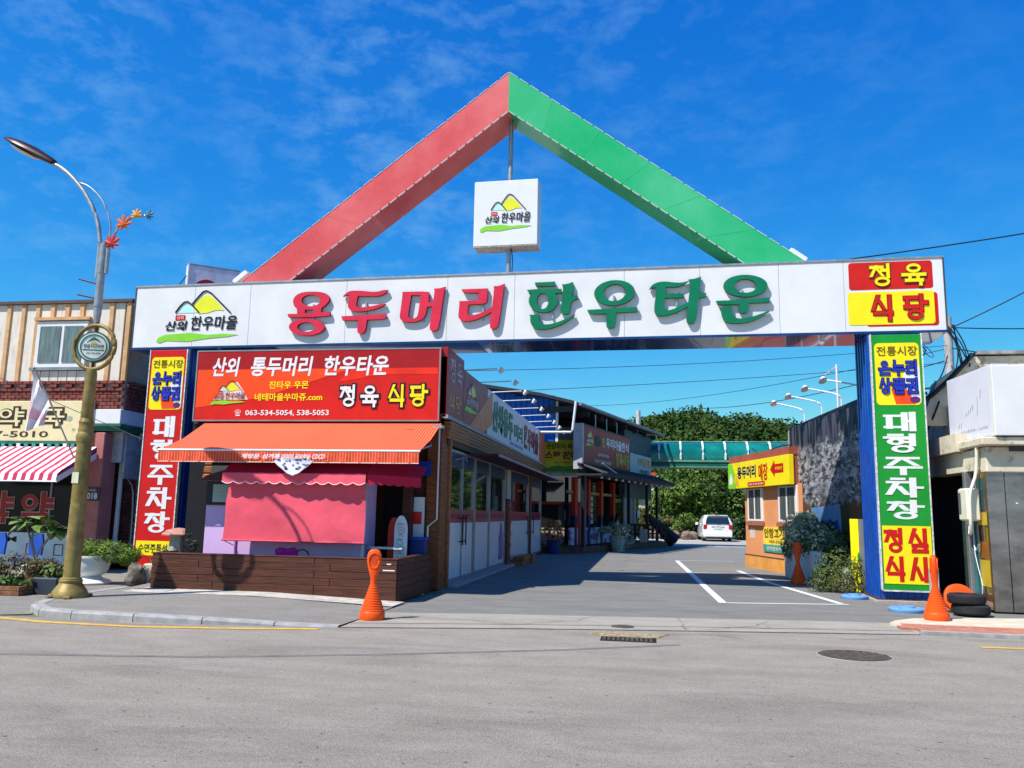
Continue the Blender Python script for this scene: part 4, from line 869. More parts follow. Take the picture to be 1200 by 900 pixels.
# ================================================================== STREET LAMP
LX, LY, LZ = -9.37, 12.62, .105
lamp = thing('street_lamp', 'gold and steel street lamp with ring sign and maple leaf ornaments on the kerb', 'street lamp', (LX, LY, LZ))
LM = Matrix.Translation((LX, LY, LZ))
part('base', MB(LM).lathe([(.275, 0), (.285, .03), (.28, .06), (.25, .12), (.20, .19), (.18, .22), (.172, .235), (.180, .25), (.180, .28), (.165, .29), (.165, .31), (.13, .325)], (0, 0, 0), 28), gold, lamp, 'auto')
for a in (60, 180, 240, 300): part('foot_lug', MB(LM @ Matrix.Rotation(R(a), 4, 'Z')).bbox(.24, .36, -.05, .05, 0, .045, .01), gold, lamp)
part('lower_pole', MB(LM).lathe([(.128, .32), (.124, 1.5), (.119, 1.52), (.119, 1.54), (.123, 1.56), (.117, 2.45), (.120, 2.60)], (0, 0, 0), 24), gold, lamp, 'auto')
part('collar', MB(LM).lathe([(.118, 2.52), (.142, 2.62), (.142, 2.66), (.115, 2.72), (.125, 2.76), (.112, 2.80), (.112, 2.86), (.122, 2.89), (.095, 2.96)], (0, 0, 0), 24), gold, lamp, 'auto')
part('upper_pole', MB(LM).lathe([(.09, 2.94), (.100, 2.96), (.094, 3.6), (.092, 3.72), (.08, 3.80)], (0, 0, 0), 20), gold, lamp, 'auto')
rg = [(.01+.385*math.cos(2*math.pi*j/40), 0, 4.19+.385*math.sin(2*math.pi*j/40)) for j in range(40)]+[(.395, 0, 4.19)]
part('ring', MB(LM).tube(rg, .036, 10), gold, lamp, True)
SM = LM @ Matrix.Translation((.01, 0, 4.19)) @ Matrix.Scale(.86, 4) @ Matrix.Rotation(R(18), 4, 'Z')
rs = part('round_sign', MB(SM).prism(ell(0, 0, .315, .315, 36), -.05, .05), mat('green enamel', (.02, .12, .07), .35), lamp)
part('sign_face', MB(SM).prism(ell(0, 0, .285, .285, 36), -.055, -.051), mat('pale grey face', (.60, .62, .58), .35), rs)
part('inner_ring', MB(SM).tube([(.245*math.cos(2*math.pi*j/36), -.057, .245*math.sin(2*math.pi*j/36)) for j in range(37)], .012, 5), mat('green enamel', (.02, .12, .07), .35), rs)
part('emblem', MB(SM).prism([(-.14, .08), (-.06, .16), (.0, .20), (.08, .15), (.14, .08), (.05, .13), (0, .14), (-.06, .12)], -.060, -.056), gdk if False else mat('green enamel', (.02, .12, .07), .35), rs)
part('emblem', MB(SM).prism([(-.07, .06), (-.02, .11), (.03, .10), (.08, .06)], -.062, -.056), mat('ochre enamel', (.55, .40, .05), .4), rs)
lettering('정읍시산외면', SM, -.19, .19, -.03, .05, blackp, rs, y=-.060, off=.02)
part('emblem_bar', MB(SM).box(-.20, .20, -.060, -.056, -.075, -.055), mat('green enamel', (.02, .12, .07), .35), rs)
lettering('063-534-5054', SM, -.12, .14, -.15, -.11, blackp, rs, y=-.060, off=.01)
part('sign_stem', MB(LM).tube([(.01, 0, 3.76), (.01, 0, 3.93)], .025, 8).tube([(.01, 0, 4.45), (.01, 0, 4.7)], .03, 8), mat('dark bronze', (.05, .03, .02), .5), lamp)
part('silver_pole', MB(LM).lathe([(.03, 4.60), (.05, 4.68), (.067, 4.78), (.065, 6.0), (.065, 6.03), (.04, 6.05)], (0, 0, 0), 18), steel, lamp, 'auto')
part('bands', MB(LM).lathe([(.074, 4.9), (.074, 4.96)], (0, 0, 0), 18).lathe([(.072, 5.5), (.072, 5.54)], (0, 0, 0), 18), steel, lamp)
part('twin_tube', MB(LM).tube([(-.08, 0, 5.42), (-.08, 0, 6.10)], .036, 10).tube([(.09, 0, 5.5), (.09, 0, 5.98)], .036, 10), steel, lamp, 'auto')
arm_ = [(-.08, 0, 6.05), (-.11, 0, 6.22), (-.17, 0, 6.45), (-.30, 0, 6.73), (-.50, 0, 7.03), (-.76, 0, 7.31), (-1.0, -.0, 7.50), (-1.20, 0, 7.60)]
def smooth_path(p, n=4):
    P_ = [Vector(q) for q in p]; o = []
    for i in range(len(P_)-1):
        a, b, c, d = P_[max(i-1, 0)], P_[i], P_[i+1], P_[min(i+2, len(P_)-1)]
        for k in range(n):
            t_ = k/n; o.append(.5*((2*b)+(c-a)*t_+(2*a-5*b+4*c-d)*t_*t_+(3*b-a-3*c+d)*t_**3))
    return o+[P_[-1]]
part('arm', MB(LM).tube(smooth_path(arm_), .036, 12), steel, lamp, True)
part('brace', MB(LM).tube(smooth_path([(.09, 0, 6.0), (.08, 0, 6.4), (-.10, 0, 6.82), (-.38, 0, 7.10), (-.60, 0, 7.2)]), .016, 8), steel, lamp, True)
HM = LM @ Matrix.Translation((-1.18, 0, 7.60)) @ Matrix.Rotation(R(27), 4, 'Y')
hd = MB(HM); sec = [(0.02, .08, .07), (-.08, .11, .09), (-.22, .13, .10), (-.45, .18, .12), (-.75, .20, .11), (-1.0, .16, .08), (-1.15, .07, .04)]
v = []
for x, wy, hz in sec:
    for j in range(14):
        a = 2*math.pi*j/14; z = math.sin(a)*hz; v.append((x, math.cos(a)*wy, z if z > 0 else z*.45))
hd.add(v, [(i*14+(j+1) % 14, i*14+j, (i+1)*14+j, (i+1)*14+(j+1) % 14) for i in range(6) for j in range(14)]+[tuple(range(14)), tuple(range(97, 83, -1))])
part('lamp_housing', hd, mat('brown lamp housing', (.045, .02, .022), .35, metal=.3), lamp, 'auto')
part('lamp_lens', MB(HM @ Matrix.Translation((-.66, 0, -.055))).lathe([(.02, -.045), (.10, -.035), (.15, -.012), (.16, .0)], (0, 0, 0), 20, sx=2.1), mat('milky lens', (.62, .54, .44), .25), lamp, 'auto')
# maple leaves on a curved stem
part('leaf_stem', MB(LM).tube(smooth_path([(.10, 0, 5.95), (.16, 0, 6.15), (.28, 0, 6.38), (.48, 0, 6.50), (.66, 0, 6.53), (.83, 0, 6.52)]), .022, 8), steel, lamp, True)
def maple(x, z, s_, rot, m, lab):
    pts = []
    for k, (a, l) in enumerate(((90, 1.0), (48, .95), (5, .80), (-45, .55), (-135, .55), (175, .80), (132, .95))):
        for da, f_ in ((-22, .46), (-11, .80), (0, 1), (11, .80)):
            pts.append((l*f_*math.cos(R(a-da)), l*f_*math.sin(R(a-da))))
    c_, q_ = math.cos(R(rot)), math.sin(R(rot))
    pts = [(x+s_*(a*c_-b*q_), z+s_*(a*q_+b*c_)) for a, b in pts]
    mb = MB(LM); n = len(pts); mb.add([(x, -.075, z), (x, -.03, z)]+[(a, -.05, b) for a, b in pts]+[(a, -.04, b) for a, b in pts], [(0, 2+(i+1) % n, 2+i) for i in range(n)]+[(1, 2+n+i, 2+n+(i+1) % n) for i in range(n)]+[(2+i, 2+(i+1) % n, 2+n+(i+1) % n, 2+n+i) for i in range(n)])
    part('maple_leaf', mb, m, lamp, label=lab)
maple(.17, 6.02, .20, -15, mat('dark red leaf', (.40, .015, .012), .5), 'dark red metal maple leaf')
maple(.38, 6.36, .20, 10, mat('rust orange leaf', (.55, .10, .02), .5), 'rust orange metal maple leaf')
maple(.60, 6.52, .14, -5, mat('amber leaf', (.62, .28, .03), .5), 'amber metal maple leaf')
maple(.83, 6.51, .12, -60, mat('teal leaf', (.02, .14, .20), .5), 'teal metal maple leaf')
part('bracket_arm', MB(LM).tube([(-.05, 0, 5.32), (-.42, 0, 5.42)], .018, 8), mat('navy bracket', (.02, .03, .09), .5), lamp); part('bracket_arm', MB(LM).tube([(-.05, 0, 5.06), (-.42, 0, 5.14)], .018, 8), mat('navy bracket', (.02, .03, .09), .5), lamp)
part('sticker', MB(LM).box(-.075, .045, -.130, -.118, 1.86, 2.04), mat('yellowed sticker', (.62, .6, .42), .6), lamp)

# ================================================================== PHARMACY BUILDING (left edge)
ph = thing('pharmacy', 'two storey pharmacy with white and tan ribbed cladding over a brick band', 'shop building', (-16, 19, 0))
PX = -13.15
part('upper_core', MB().box(-26, PX-.02, 19.12, 27, 4.72, 6.80), mat('backing board', (.35, .30, .24), .8), ph)
clad_w = mat('grimy white cladding', (.68, .62, .54), .6, vary=.05, scale=2, dirt=((.46, .33, .22), 2.5, .52, .6, (4, 4, .6))); clad_t = mat('tan rusted rib', (.58, .34, .16), .6, vary=.15, scale=3, dirt=((.28, .10, .04), 7, .57, .8, (3, 3, .7)))
wpan = mesh(MB().bbox(0, .285, 0, .05, 4.78, 6.85, .01), 'cladding_panel', clad_w); trib = mesh(MB().bbox(0, .16, 0, .085, 4.76, 6.86, .025), 'cladding_rib', clad_t)
i = 0; x = PX-.22
sub('cladding_rib', trib, Matrix.Translation((PX-.15, 19.02, 0)), ph)
while x > -18.6:
    sub('cladding_panel', wpan, Matrix.Translation((x-.27, 19.06, 0)), ph); sub('cladding_rib', trib, Matrix.Translation((x-.42, 19.02, 0)), ph); x -= .43
part('parapet_flashing', MB().box(-19, PX+.04, 18.97, 19.2, 6.85, 6.93), mat('dark flashing', (.10, .07, .06), .6), ph)
wm = part('window', MB().bbox(-15.78, -14.30, 18.95, 19.06, 5.13, 6.36, .01), white, ph)
for a, b in ((-15.66, -15.06), (-14.96, -14.42)): part('pane', MB().box(a, b, 18.93, 18.955, 5.26, 6.22), mat('curtained pane', (.13, .17, .17), .08, vary=.3, scale=4, stretch=(8, 1, .5), coat=.5), wm)
part('window_sill', MB().box(-15.85, -14.25, 18.9, 19.05, 5.05, 5.12), alu, wm); part('window_hood', MB().box(-15.85, -14.25, 18.9, 19.04, 6.38, 6.46), mat('tan rusted rib', (.5, .3, .14), .6), wm)
wm2 = part('window', MB().bbox(-18.0, -17.05, 18.95, 19.06, 5.05, 6.3, .01), blackp, ph); part('pane', MB().box(-17.9, -17.12, 18.93, 18.955, 5.12, 6.2), glass, wm2)
for q in range(6): part('patch_panel', MB().bbox(-15.82+q*.26, -15.58+q*.26, 18.99, 19.04, 4.74, 5.04, .006), clad_w, ph)
# brick band: real bricks
brk = mat('red brown brick', (.20, .055, .045), .85, vary=.35, scale=5, bump=.3); brk_s = mat('grey mortar', (.30, .24, .22), .9)
part('band_core', MB().box(-19, PX, 19.04, 19.3, 4.03, 4.78), brk_s, ph)
part('band_core', MB().box(PX-.04, PX+.0, 19.3, 24, 4.03, 4.78), brk_s, ph)
mbb = MB()
bricks = []
for r_ in range(8):
    z = 4.05+r_*.092; prj = .0 if r_ < 6 else .05
    if r_ == 5: prj = .03
    xx = PX-.005+(0 if r_ % 2 else -.11)
    k = 0
    while xx > -18.5:
        if not (r_ == 6 and k % 2): bricks.append((xx-.205, xx, 18.985-prj, 19.06, z, z+.078))
        xx -= .22; k += 1
brick_me = mesh(MB().bbox(-.102, .102, 0, .09, 0, .078, .006), 'brick', brk)
near = [b for b in bricks if b[1] > -16.2][:170]
for b in near: sub('brick', brick_me, Matrix.Translation(((b[0]+b[1])/2, b[2], b[4])), ph)
for b in bricks:
    if b not in near: mbb.bbox(b[0], b[1], b[2], b[3], b[4], b[5], .006)
for r_ in range(8):
    y = 19.05+(.11 if r_ % 2 else 0)
    while y < 22.5: mbb.bbox(PX-.03, PX+.045+(.05 if r_ >= 6 else 0), y, y+.205, 4.05+r_*.092, 4.128+r_*.092, .006); y += .22
part('brickwork', mbb, brk, ph, kind='stuff')
part('white_lintel', MB().bbox(-13.95, PX+.03, 18.93, 19.3, 3.66, 4.03, .01), white, ph); part('white_lintel', MB().box(PX-.05, PX+.03, 19.3, 22.5, 3.66, 4.03), white, ph)
grc = mat('green cornice', (.03, .14, .09), .5)
for k in range(3): part('cornice', MB().box(-13.95, PX+.07-.03*k, 18.90+.03*k, 22.5, 3.60-.06*k, 3.655-.06*k), grc, ph)
part('grey_wall', MB().box(-13.9, PX-.1, 19.3, 19.4, 2.7, 3.5), mat('grey board', (.33, .33, .33), .7, vary=.2), ph)
part('grey_side', MB().box(PX-.12, PX-.06, 19.4, 22.4, 2.3, 3.45), mat('grey board', (.33, .33, .33), .7, vary=.2), ph)
part('wall_core', MB().box(-26, PX-.14, 20.1, 27, 0, 4.1), dark, ph)
# sign board
PS = frame((0, 18.86, 0))
sg = part('sign_board', MB(PS).bbox(-19, -13.98, 0, .18, 3.2, 4.24, .012), cream, ph)
part('sign_edge', MB(PS).box(-13.98, -13.90, -.01, .18, 3.15, 4.28), wprint, sg); part('sign_base', MB(PS).box(-19, -13.92, -.03, .18, 3.13, 3.195), grc, sg)
ol = mat('brown black outline', (.05, .035, .02), .5)
heavy('약국', PS, -16.62+.05, -14.62, 3.58, 4.06, ol, sg, y=-.004, t=17, grow=.045, gap=.42)
heavy('약국', PS, -16.62+.05, -14.62, 3.58, 4.06, cream, sg, y=-.018, t=12, grow=-.004, gap=.42)
lettering('7-5010', PS, -16.62, -15.05, 3.30, 3.46, ol, sg, y=-.006, off=.015)
for (x, z, r_) in ((-14.5, 3.78, .09), (-14.35, 3.5, .05), (-14.15, 3.95, .06)): part('leaf_print', MB(PS).prism(ell(x, z, r_, r_*.8, 12), -.005, -.001), mat('grey green print', (.35, .38, .28), .5), sg)
# striped awning
wa = thing('striped_awning', 'white and crimson striped cloth awning over the pharmacy window', 'awning', (-15.5, 18, 2.5))
whc = mat('white awning cloth', (.80, .76, .77), .8, vary=.04); crc = mat('crimson stripe cloth', (.46, .03, .09), .8, vary=.06)
prof = [(18.82, 3.06), (18.35, 2.82), (17.9, 2.56), (17.62, 2.42), (17.5, 2.33), (17.46, 2.16)]
def awn_strip(x0, x1, m):
    mb = MB(); v = [(x, y, z) for (y, z) in prof for x in (x0, x1)]; mb.add(v, [(2*i, 2*i+2, 2*i+3, 2*i+1) for i in range(len(prof)-1)]); part('cloth_stripe', mb, m, wa)
x = -13.62; k = 0
while x > -17.2: awn_strip(x-.115, x, whc if k % 2 == 0 else crc); x -= .115; k += 1
mb = MB(); mb.add([(-13.61, y, z) for y, z in prof]+[(-13.61, 18.82, 2.80), (-13.61, 17.46, 2.12)], [(0, 1, 2, 3, 4, 5, 7, 6)]); part('side_cloth', mb, crc, wa)
mb = MB(); mb.add([(-13.60, 18.82, 2.92), (-13.60, 18.82, 2.76), (-13.60, 17.45, 2.10), (-13.60, 17.45, 2.25)], [(0, 1, 2, 3)]); part('side_hem', mb, whc, wa)
part('front_bar', MB().tube([(-17.2, 17.47, 2.14), (-13.58, 17.47, 2.14)], .02, 6), alu, wa)
# fringe lights above the awning
for i in range(16): part('fringe_tab', MB().box(-13.9-i*.22, -13.8-i*.22, 18.80, 18.83, 3.05, 3.14), mat('teal tab', (.05, .30, .28), .6) if i % 3 else whc, ph)
# shopfront: dark glass with red letters, pink pillar, brick side
part('shop_glass', MB().box(-19, -14.2, 18.98, 19.02, .9, 3.0), mat('shaded shop glass', (.008, .010, .012), .12, spec=.15), ph); part('stall_riser', MB().box(-19, -14.2, 18.95, 19.02, .1, .9), mat('white riser', (.62, .64, .66), .5, vary=.1, dirt=((.3, .3, .3), 3, .6, .5)), ph)
part('shop_frame', MB().box(-14.25, -14.18, 18.93, 19.03, .1, 3.0), mat('grey frame', (.25, .26, .28), .5), ph)
part('shop_frame', MB().box(-14.9, -14.85, 18.95, 19.0, .9, 3.0), mat('grey frame', (.25, .26, .28), .5), ph)
GF2 = frame((0, 18.97, 0))
heavy('약약', GF2, -16.9, -14.75, 1.12, 1.92, mat('dim outline print', (.35, .30, .28), .5), ph, y=-.006, t=15, grow=.018, gap=.12); heavy('약약', GF2, -16.9, -14.75, 1.12, 1.92, darkredp, ph, y=-.020, t=13, gap=.12)
lettering('MS SM', GF2, -16.85, -15.7, .66, .80, blackp, ph, y=-.03, off=.02)
for x_ in (-15.28, -14.5): part('stencil', MB(GF2).tube([(x_-.12, -.03, .62), (x_+.12, -.03, .62), (x_+.12, -.03, .36), (x_-.12, -.03, .36), (x_-.12, -.03, .62)], .012, 4), redp if x_ < -15 else blackp, ph)
pinkw = mat('dusty pink plaster', (.42, .15, .135), .8, vary=.08, dirt=((.28, .11, .10), 2, .58, .5), bump=.2)
PCX = -13.52
part('pillar', MB().bbox(-14.15, PCX, 18.96, 19.5, 0, 3.44, .02), pinkw, ph)
part('downpipe', MB().tube([(-13.42, 19.6, .2), (-13.42, 19.6, 3.45)], .06, 10), mat('grey white pipe', (.5, .48, .48), .5), ph)
pt = part('number_plate', MB(frame((0, 18.96, 0))).box(-13.98, -13.5, -.03, .0, 1.72, 2.06), mat('dark plate', (.05, .05, .06), .4), ph)
lettering('2018', frame((0, 18.93, 0)), -13.93, -13.56, 1.76, 1.92, wprint, pt, y=-.006, off=.02); lettering('산외면', frame((0, 18.93, 0)), -13.86, -13.62, 1.95, 2.01, wprint, pt, y=-.006, off=.0)
part('side_core', MB().box(-14.1, PX-.02, 20.1, 20.3, 0, 2.9), brk_s, ph)
mbb = MB(); 
for r_ in range(30):
    x = -14.05+(.11 if r_ % 2 else 0)
    while x < PX-.2: mbb.bbox(x, min(x+.205, PX-.01), 20.05, 20.12, .12+r_*.092, .198+r_*.092, .006); x += .22
part('side_brickwork', mbb, mat('dark brick', (.15, .05, .042), .85, vary=.3, scale=5), ph, kind='stuff')
part('conduit', MB().tube(smooth_path([(PX+.02, 19.9, 3.5), (PX-.25, 19.95, 2.9), (PX-.35, 19.95, 2.4), (PX-.15, 20.0, 1.95), (PX-.1, 20.0, .4)]), .02, 6), mat('grey white pipe', (.5, .48, .48), .5), ph)
# building behind, its shade put into the wall colour, and rooftop sign
bb = thing('rear_building', 'shaded building wall, shade in its navy colour, between the pharmacy and the gate post', 'building', (-12.3, 24, 0))
part('wall', MB().box(-13.1, -10.05, 23.4, 30, 0, 5.6), mat('shaded wall navy', (.018, .02, .05), .5, vary=.3), bb)
rs_ = thing('rooftop_sign', 'white boxed sign with a dark red ring emblem standing behind the gate beam', 'sign', (-12, 20.5, 5.6))
RF = frame((-12.52, 20.5, 0), 38)
part('case', MB(RF).bbox(0, 1.35, 0, .35, 6.3, 8.30, .01), mat('lavender white panel', (.55, .55, .66), .4), rs_)
part('case_edge', MB(RF).box(-.035, .0, -.02, .37, 6.3, 8.32), white, rs_)
part('case_top', MB(RF).box(-.03, 1.36, -.01, .36, 8.30, 8.33), alu, rs_)
part('emblem', MB(RF).prism(ell(.5, 7.45, .42, .48, 28), -.014, -.002), mat('maroon print', (.28, .01, .03), .4), rs_)
part('emblem_hole', MB(RF).prism(ell(.5, 7.45, .2, .25, 20), -.020, -.015), mat('lavender white panel', (.55, .55, .66), .4), rs_)
part('emblem', MB(RF).prism(ell(1.10, 7.45, .14, .35, 20), -.014, -.002), mat('maroon print', (.28, .01, .03), .4), rs_)
part('mast', MB(RF).tube([(.3, .2, 0), (.3, .2, 6.4)], .06, 8), steel, rs_); part('mast', MB(RF).tube([(1.0, .2, 0), (1.0, .2, 6.4)], .06, 8), steel, rs_)
part('stay', MB().tube([(-12.5, 20.6, 8.2), (-13.6, 20.9, 7.1)], .014, 5), blackp, rs_)

# ================================================================== SHADED SHOPS further along the lane
sh = thing('lane_shops', 'shaded row of lane shops with a dark canopy, red posts and red and yellow signs', 'shop building', (-3, 36, 0))
CA = math.degrees(math.atan2(.966, .26))
CF = frame((-2.35, 36.0, 0), CA)      # x along the facade away from us, y into the building
deckm = mat('dark timber deck', (.10, .055, .04), .7, vary=.3, scale=4)
part('deck', MB().slab([(-4.2, 34.4), (-2.6, 35.0), (-1.55, 38.4), (1.1, 45.3), (.6, 47.2), (-6, 47.2), (-6, 34.4)], -.01, .28), deckm, sh)
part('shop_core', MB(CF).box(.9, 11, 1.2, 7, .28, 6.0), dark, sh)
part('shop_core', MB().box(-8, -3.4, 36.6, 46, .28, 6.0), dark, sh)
# roof with blue gable sheet
mb = MB(); mb.add([(-8.2, 33.3, 7.15), (-4.3, 33.4, 6.55), (-2.9, 33.5, 6.22), (.75, 47.2, 6.22), (-3.2, 47.2, 6.7), (-8.2, 47.2, 7.3)], [(0, 1, 4, 5), (1, 2, 3, 4)])
mb.add([(-8.2, 33.3, 7.02), (-4.3, 33.4, 6.42), (-2.9, 33.5, 6.09), (.75, 47.2, 6.09), (-3.2, 47.2, 6.57), (-8.2, 47.2, 7.17)], [(5, 4, 1, 0), (4, 3, 2, 1)])
mb.add([(-8.2, 33.3, 7.02), (-4.3, 33.4, 6.42), (-2.9, 33.5, 6.09), (-8.2, 33.3, 7.15), (-4.3, 33.4, 6.55), (-2.9, 33.5, 6.22)], [(0, 1, 4, 3), (1, 2, 5, 4)])
mb.add([(-2.9, 33.5, 6.09), (.75, 47.2, 6.09), (.75, 47.2, 6.22), (-2.9, 33.5, 6.22)], [(0, 1, 2, 3)])
part('canopy_roof', mb, mat('dark canopy sheet', (.035, .035, .05), .5), sh)
for i in range(8): part('roof_purlin', MB(CF).box(-2.2+i*1.9, -2.1+i*1.9, .0, 3.6, 5.82, 6.05), mat('dark canopy sheet', (.035, .035, .05), .5), sh)
part('gutter', MB(CF).tube([(-2.4, -.35, 6.10), (11.6, -.35, 6.10)], .07, 8), mat('grey gutter', (.22, .22, .26), .4), sh)
blu = mat('bright blue sheet', (.01, .12, .55), .4, vary=.08)
rib = mesh(MB().bbox(0, .23, 0, .05, 4.6, 6.55, .02), 'blue_panel', blu)
for i in range(15): sub('blue_panel', rib, Matrix.Translation((-7.35+i*.24, 34.3+.0*i, -.0+(.35-.02*i) if i < 8 else 0)), sh)
part('white_corner', MB().box(-3.72, -3.62, 34.25, 34.4, 4.6, 6.3), wprint, sh)
# yellow sign face
YF = frame((-4.3, 36.0, 0), 4)
part('sign_wall', MB(YF).box(-1.0, 1.75, .06, .3, .3, 5.4), mat('grey lavender wall', (.20, .20, .26), .7), sh)
ys = part('yellow_sign', MB(YF).bbox(-.9, 1.42, -.02, .06, 3.42, 4.84, .01), mat('yellow banner', (.74, .64, .01), .4, vary=.08), sh)
part('green_fade', MB(YF).prism([(-.9, 3.44), (1.42, 3.44), (1.42, 3.75), (.9, 3.66), (.5, 3.72), (0, 3.6), (-.9, 3.66)], -.026, -.021), greenp, ys)
lettering('은암리식 육회', YF, .0, 1.32, 4.42, 4.68, mat('olive black print', (.06, .06, .01), .4), ys, y=-.03, off=.03)
lettering('스뽀 판매', YF, -.05, 1.36, 3.98, 4.34, darkredp, ys, y=-.03, off=.05)
lettering('063-534-5054', YF, .35, 1.0, 3.80, 3.88, mat('olive black print', (.06, .06, .01), .4), ys, y=-.03, off=.01)
part('sign_ledge', MB(YF).box(-1, 1.6, -.06, .06, 3.28, 3.40), mat('pale green ledge', (.45, .50, .46), .6), sh)
gw = part('upper_glass', MB(YF).box(-1, 1.5, -.01, .05, 2.15, 3.27), glass, sh)
part('red_frame', MB(YF).box(-1, 1.5, -.05, .06, 2.02, 2.14), mat('red lacquer', (.42, .03, .015), .4), sh)
part('red_column', MB(YF).bbox(1.18, 1.50, -.05, .1, .3, 2.02, .01), mat('red lacquer', (.42, .03, .015), .4), sh)
part('shop_opening', MB(YF).box(-1, 1.17, .02, .05, 1.0, 2.02), dark, sh); part('grey_panel', MB(YF).box(.55, 1.1, -.0, .015, 1.15, 2.0), mat('dim grey', (.08, .08, .09), .6), sh)
part('printed_skirt', MB(YF).box(-1, 1.5, -.01, .05, .3, 1.0), mat('printed skirt', (.20, .30, .18), .5, vary=.5, scale=2, col2=(.45, .28, .30), thr=(.45, .55)), sh)
part('counter_edge', MB(YF).box(-1, 1.5, -.04, .0, .96, 1.02), mat('lime edge', (.30, .40, .10), .5), sh)
# angled facade with red sign, tiled eave, red columns
part('red_sign_edge', MB(CF).box(-1.42, -1.22, -.10, .3, 3.5, 5.42), mat('grey white trim', (.42, .42, .46), .5), sh)
rsn = part('red_sign', MB(CF).bbox(-1.2, 5.7, -.10, .1, 3.72, 5.42, .01), mat('shop sign red', (.34, .02, .02), .4, vary=.05), sh)
for a in ((-1.2, 5.7, 3.72, 3.78), (-1.2, 5.7, 5.36, 5.42)): part('sign_frame', MB(CF).box(a[0], a[1], -.115, -.10, a[2], a[3]), blackp, rsn)
village_logo(CF, -1.0, .0, 4.5, 5.2, rsn, y=-.108, ink=wprint)
part('cow_roundel', MB(CF).prism(ell(.6, 4.82, .42, .25, 16), -.112, -.104), mat('dark green roundel', (.02, .05, .02), .5), rsn)
lettering('전', CF, 1.15, 1.65, 4.62, 5.05, mat('dull gold print', (.50, .33, .05), .4), rsn, y=-.112, off=.05)
lettering('우리마을한식', CF, 1.8, 5.4, 4.62, 5.10, wprint, rsn, y=-.112, off=.03)
lettering('정육식당', CF, 3.3, 5.6, 3.85, 4.55, mat('dull gold print', (.50, .33, .05), .4), rsn, y=-.112, off=.05)
lettering('063-538-5053', CF, .2, 2.6, 3.88, 4.02, wprint, rsn, y=-.112, off=.01); lettering('산외한우마을', CF, .6, 2.2, 4.18, 4.32, wprint, rsn, y=-.112, off=.01)
for x in (.6, 2.2, 3.8): part('sign_hanger', MB(CF).tube([(x, 0, 5.4), (x, 0, 6.0)], .03, 6), steel, sh)
part('wall_band', MB(CF).box(5.75, 10.9, .2, .5, 2.5, 5.9), mat('dim teal wall', (.05, .09, .10), .6), sh)
ts = part('teal_sign', MB(CF).bbox(6.3, 10.4, .06, .2, 3.65, 4.75, .01), mat('pale teal banner', (.34, .46, .48), .5, vary=.1), sh)
lettering('산외마을 죽집', CF, 7.6, 10.0, 4.15, 4.6, mat('dull gold print', (.5, .33, .05), .4), ts, y=.052, off=.03); lettering('538-5053', CF, 8.0, 9.8, 3.8, 4.0, blackp, ts, y=.052, off=.02)
roofm = mat('charcoal roof tile', (.035, .035, .042), .6, vary=.3, scale=10)
mb = MB(CF); mb.prism([(-1.5, 3.22), (11.3, 3.22), (11.3, 3.30), (-1.5, 3.30)], -1.0, .15); part('eave_board', mb, roofm, sh)
tl = mesh(MB().tube([(0, -1.05, 0), (0, .1, .42)], .07, 6), 'roof_tile', roofm)
for i in range(52): sub('roof_tile', tl, CF @ Matrix.Translation((-1.4+i*.247, 0, 3.32)), sh)
part('eave_slope', MB(CF).add([(-1.5, -1.0, 3.30), (11.3, -1.0, 3.30), (11.3, .12, 3.72), (-1.5, .12, 3.72)], [(0, 1, 2, 3)]), roofm, sh)
part('eave_batten', MB(CF).tube([(-1.3, -.95, 3.72), (.8, -1.0, 3.35)], .03, 6), alu, sh)
for i in range(13): part('eave_lantern', MB(CF).lathe([(.03, 0), (.06, .03), (.05, .09)], (-1.1+i*1.0, -.85, 3.10), 8), wprint, sh)
redl = mat('red lacquer', (.42, .03, .015), .4)
glz = part('shop_glazing', MB(CF).box(-.55, 11.0, .95, 1.0, .35, 3.2), glass, sh)
for x in (-.55, 1.2, 3.0, 4.9, 7.2): part('red_column', MB(CF).bbox(x, x+.30, .5, .7, 1.55, 3.2, .015), redl, sh); part('column_foot', MB(CF).bbox(x+.02, x+.28, .52, .68, .28, 1.55, .015), mat('navy column foot', (.01, .012, .06), .5), sh)
for x in (-1.15, 5.6, 9.0, 11.1): part('black_post', MB(CF).bbox(x, x+.14, -.1, .04, .28, 3.3, .01), blackp, sh)
part('lintel', MB(CF).box(-1.1, 11, .60, .72, 2.50, 2.62), mat('tan lintel', (.32, .22, .12), .6), sh)
prm = mat('printed skirt blue', (.10, .14, .40), .5, vary=.6, scale=2.2, col2=(.45, .45, .62), thr=(.45, .55))
part('printed_skirt', MB(CF).box(-1.1, 5.4, .55, .60, .32, 1.05), prm, sh)
pm = mat('poster white', (.5, .5, .5), .5)
for x in (-.05, 2.35): 
    for k in range(5): part('calligraphy_poster', MB(CF).box(x-.14+.03*(k % 2), x+.14-.03*(k % 3), .74, .76, 1.2+k*.26, 1.40+k*.26), pm, sh)
part('door_frame', MB(CF).box(7.9, 8.05, .3, .45, .3, 2.6), mat('pale teal frame', (.35, .45, .45), .5), sh); part('door_frame', MB(CF).box(7.9, 10.5, .3, .45, 2.5, 2.62), mat('pale teal frame', (.35, .45, .45), .5), sh)
part('door_leaf', MB(CF).box(6.1, 7.7, .35, .42, .3, 2.6), mat('grey door', (.16, .20, .21), .4), sh); part('notice', MB(CF).box(8.4, 8.8, .28, .30, 1.5, 1.9), wprint, sh)
part('roof_flue', MB(CF).tube([(11.2, 1.0, 5.2), (11.2, 1.0, 7.5)], .13, 10), mat('grey white pipe', (.5, .48, .48), .5), sh)
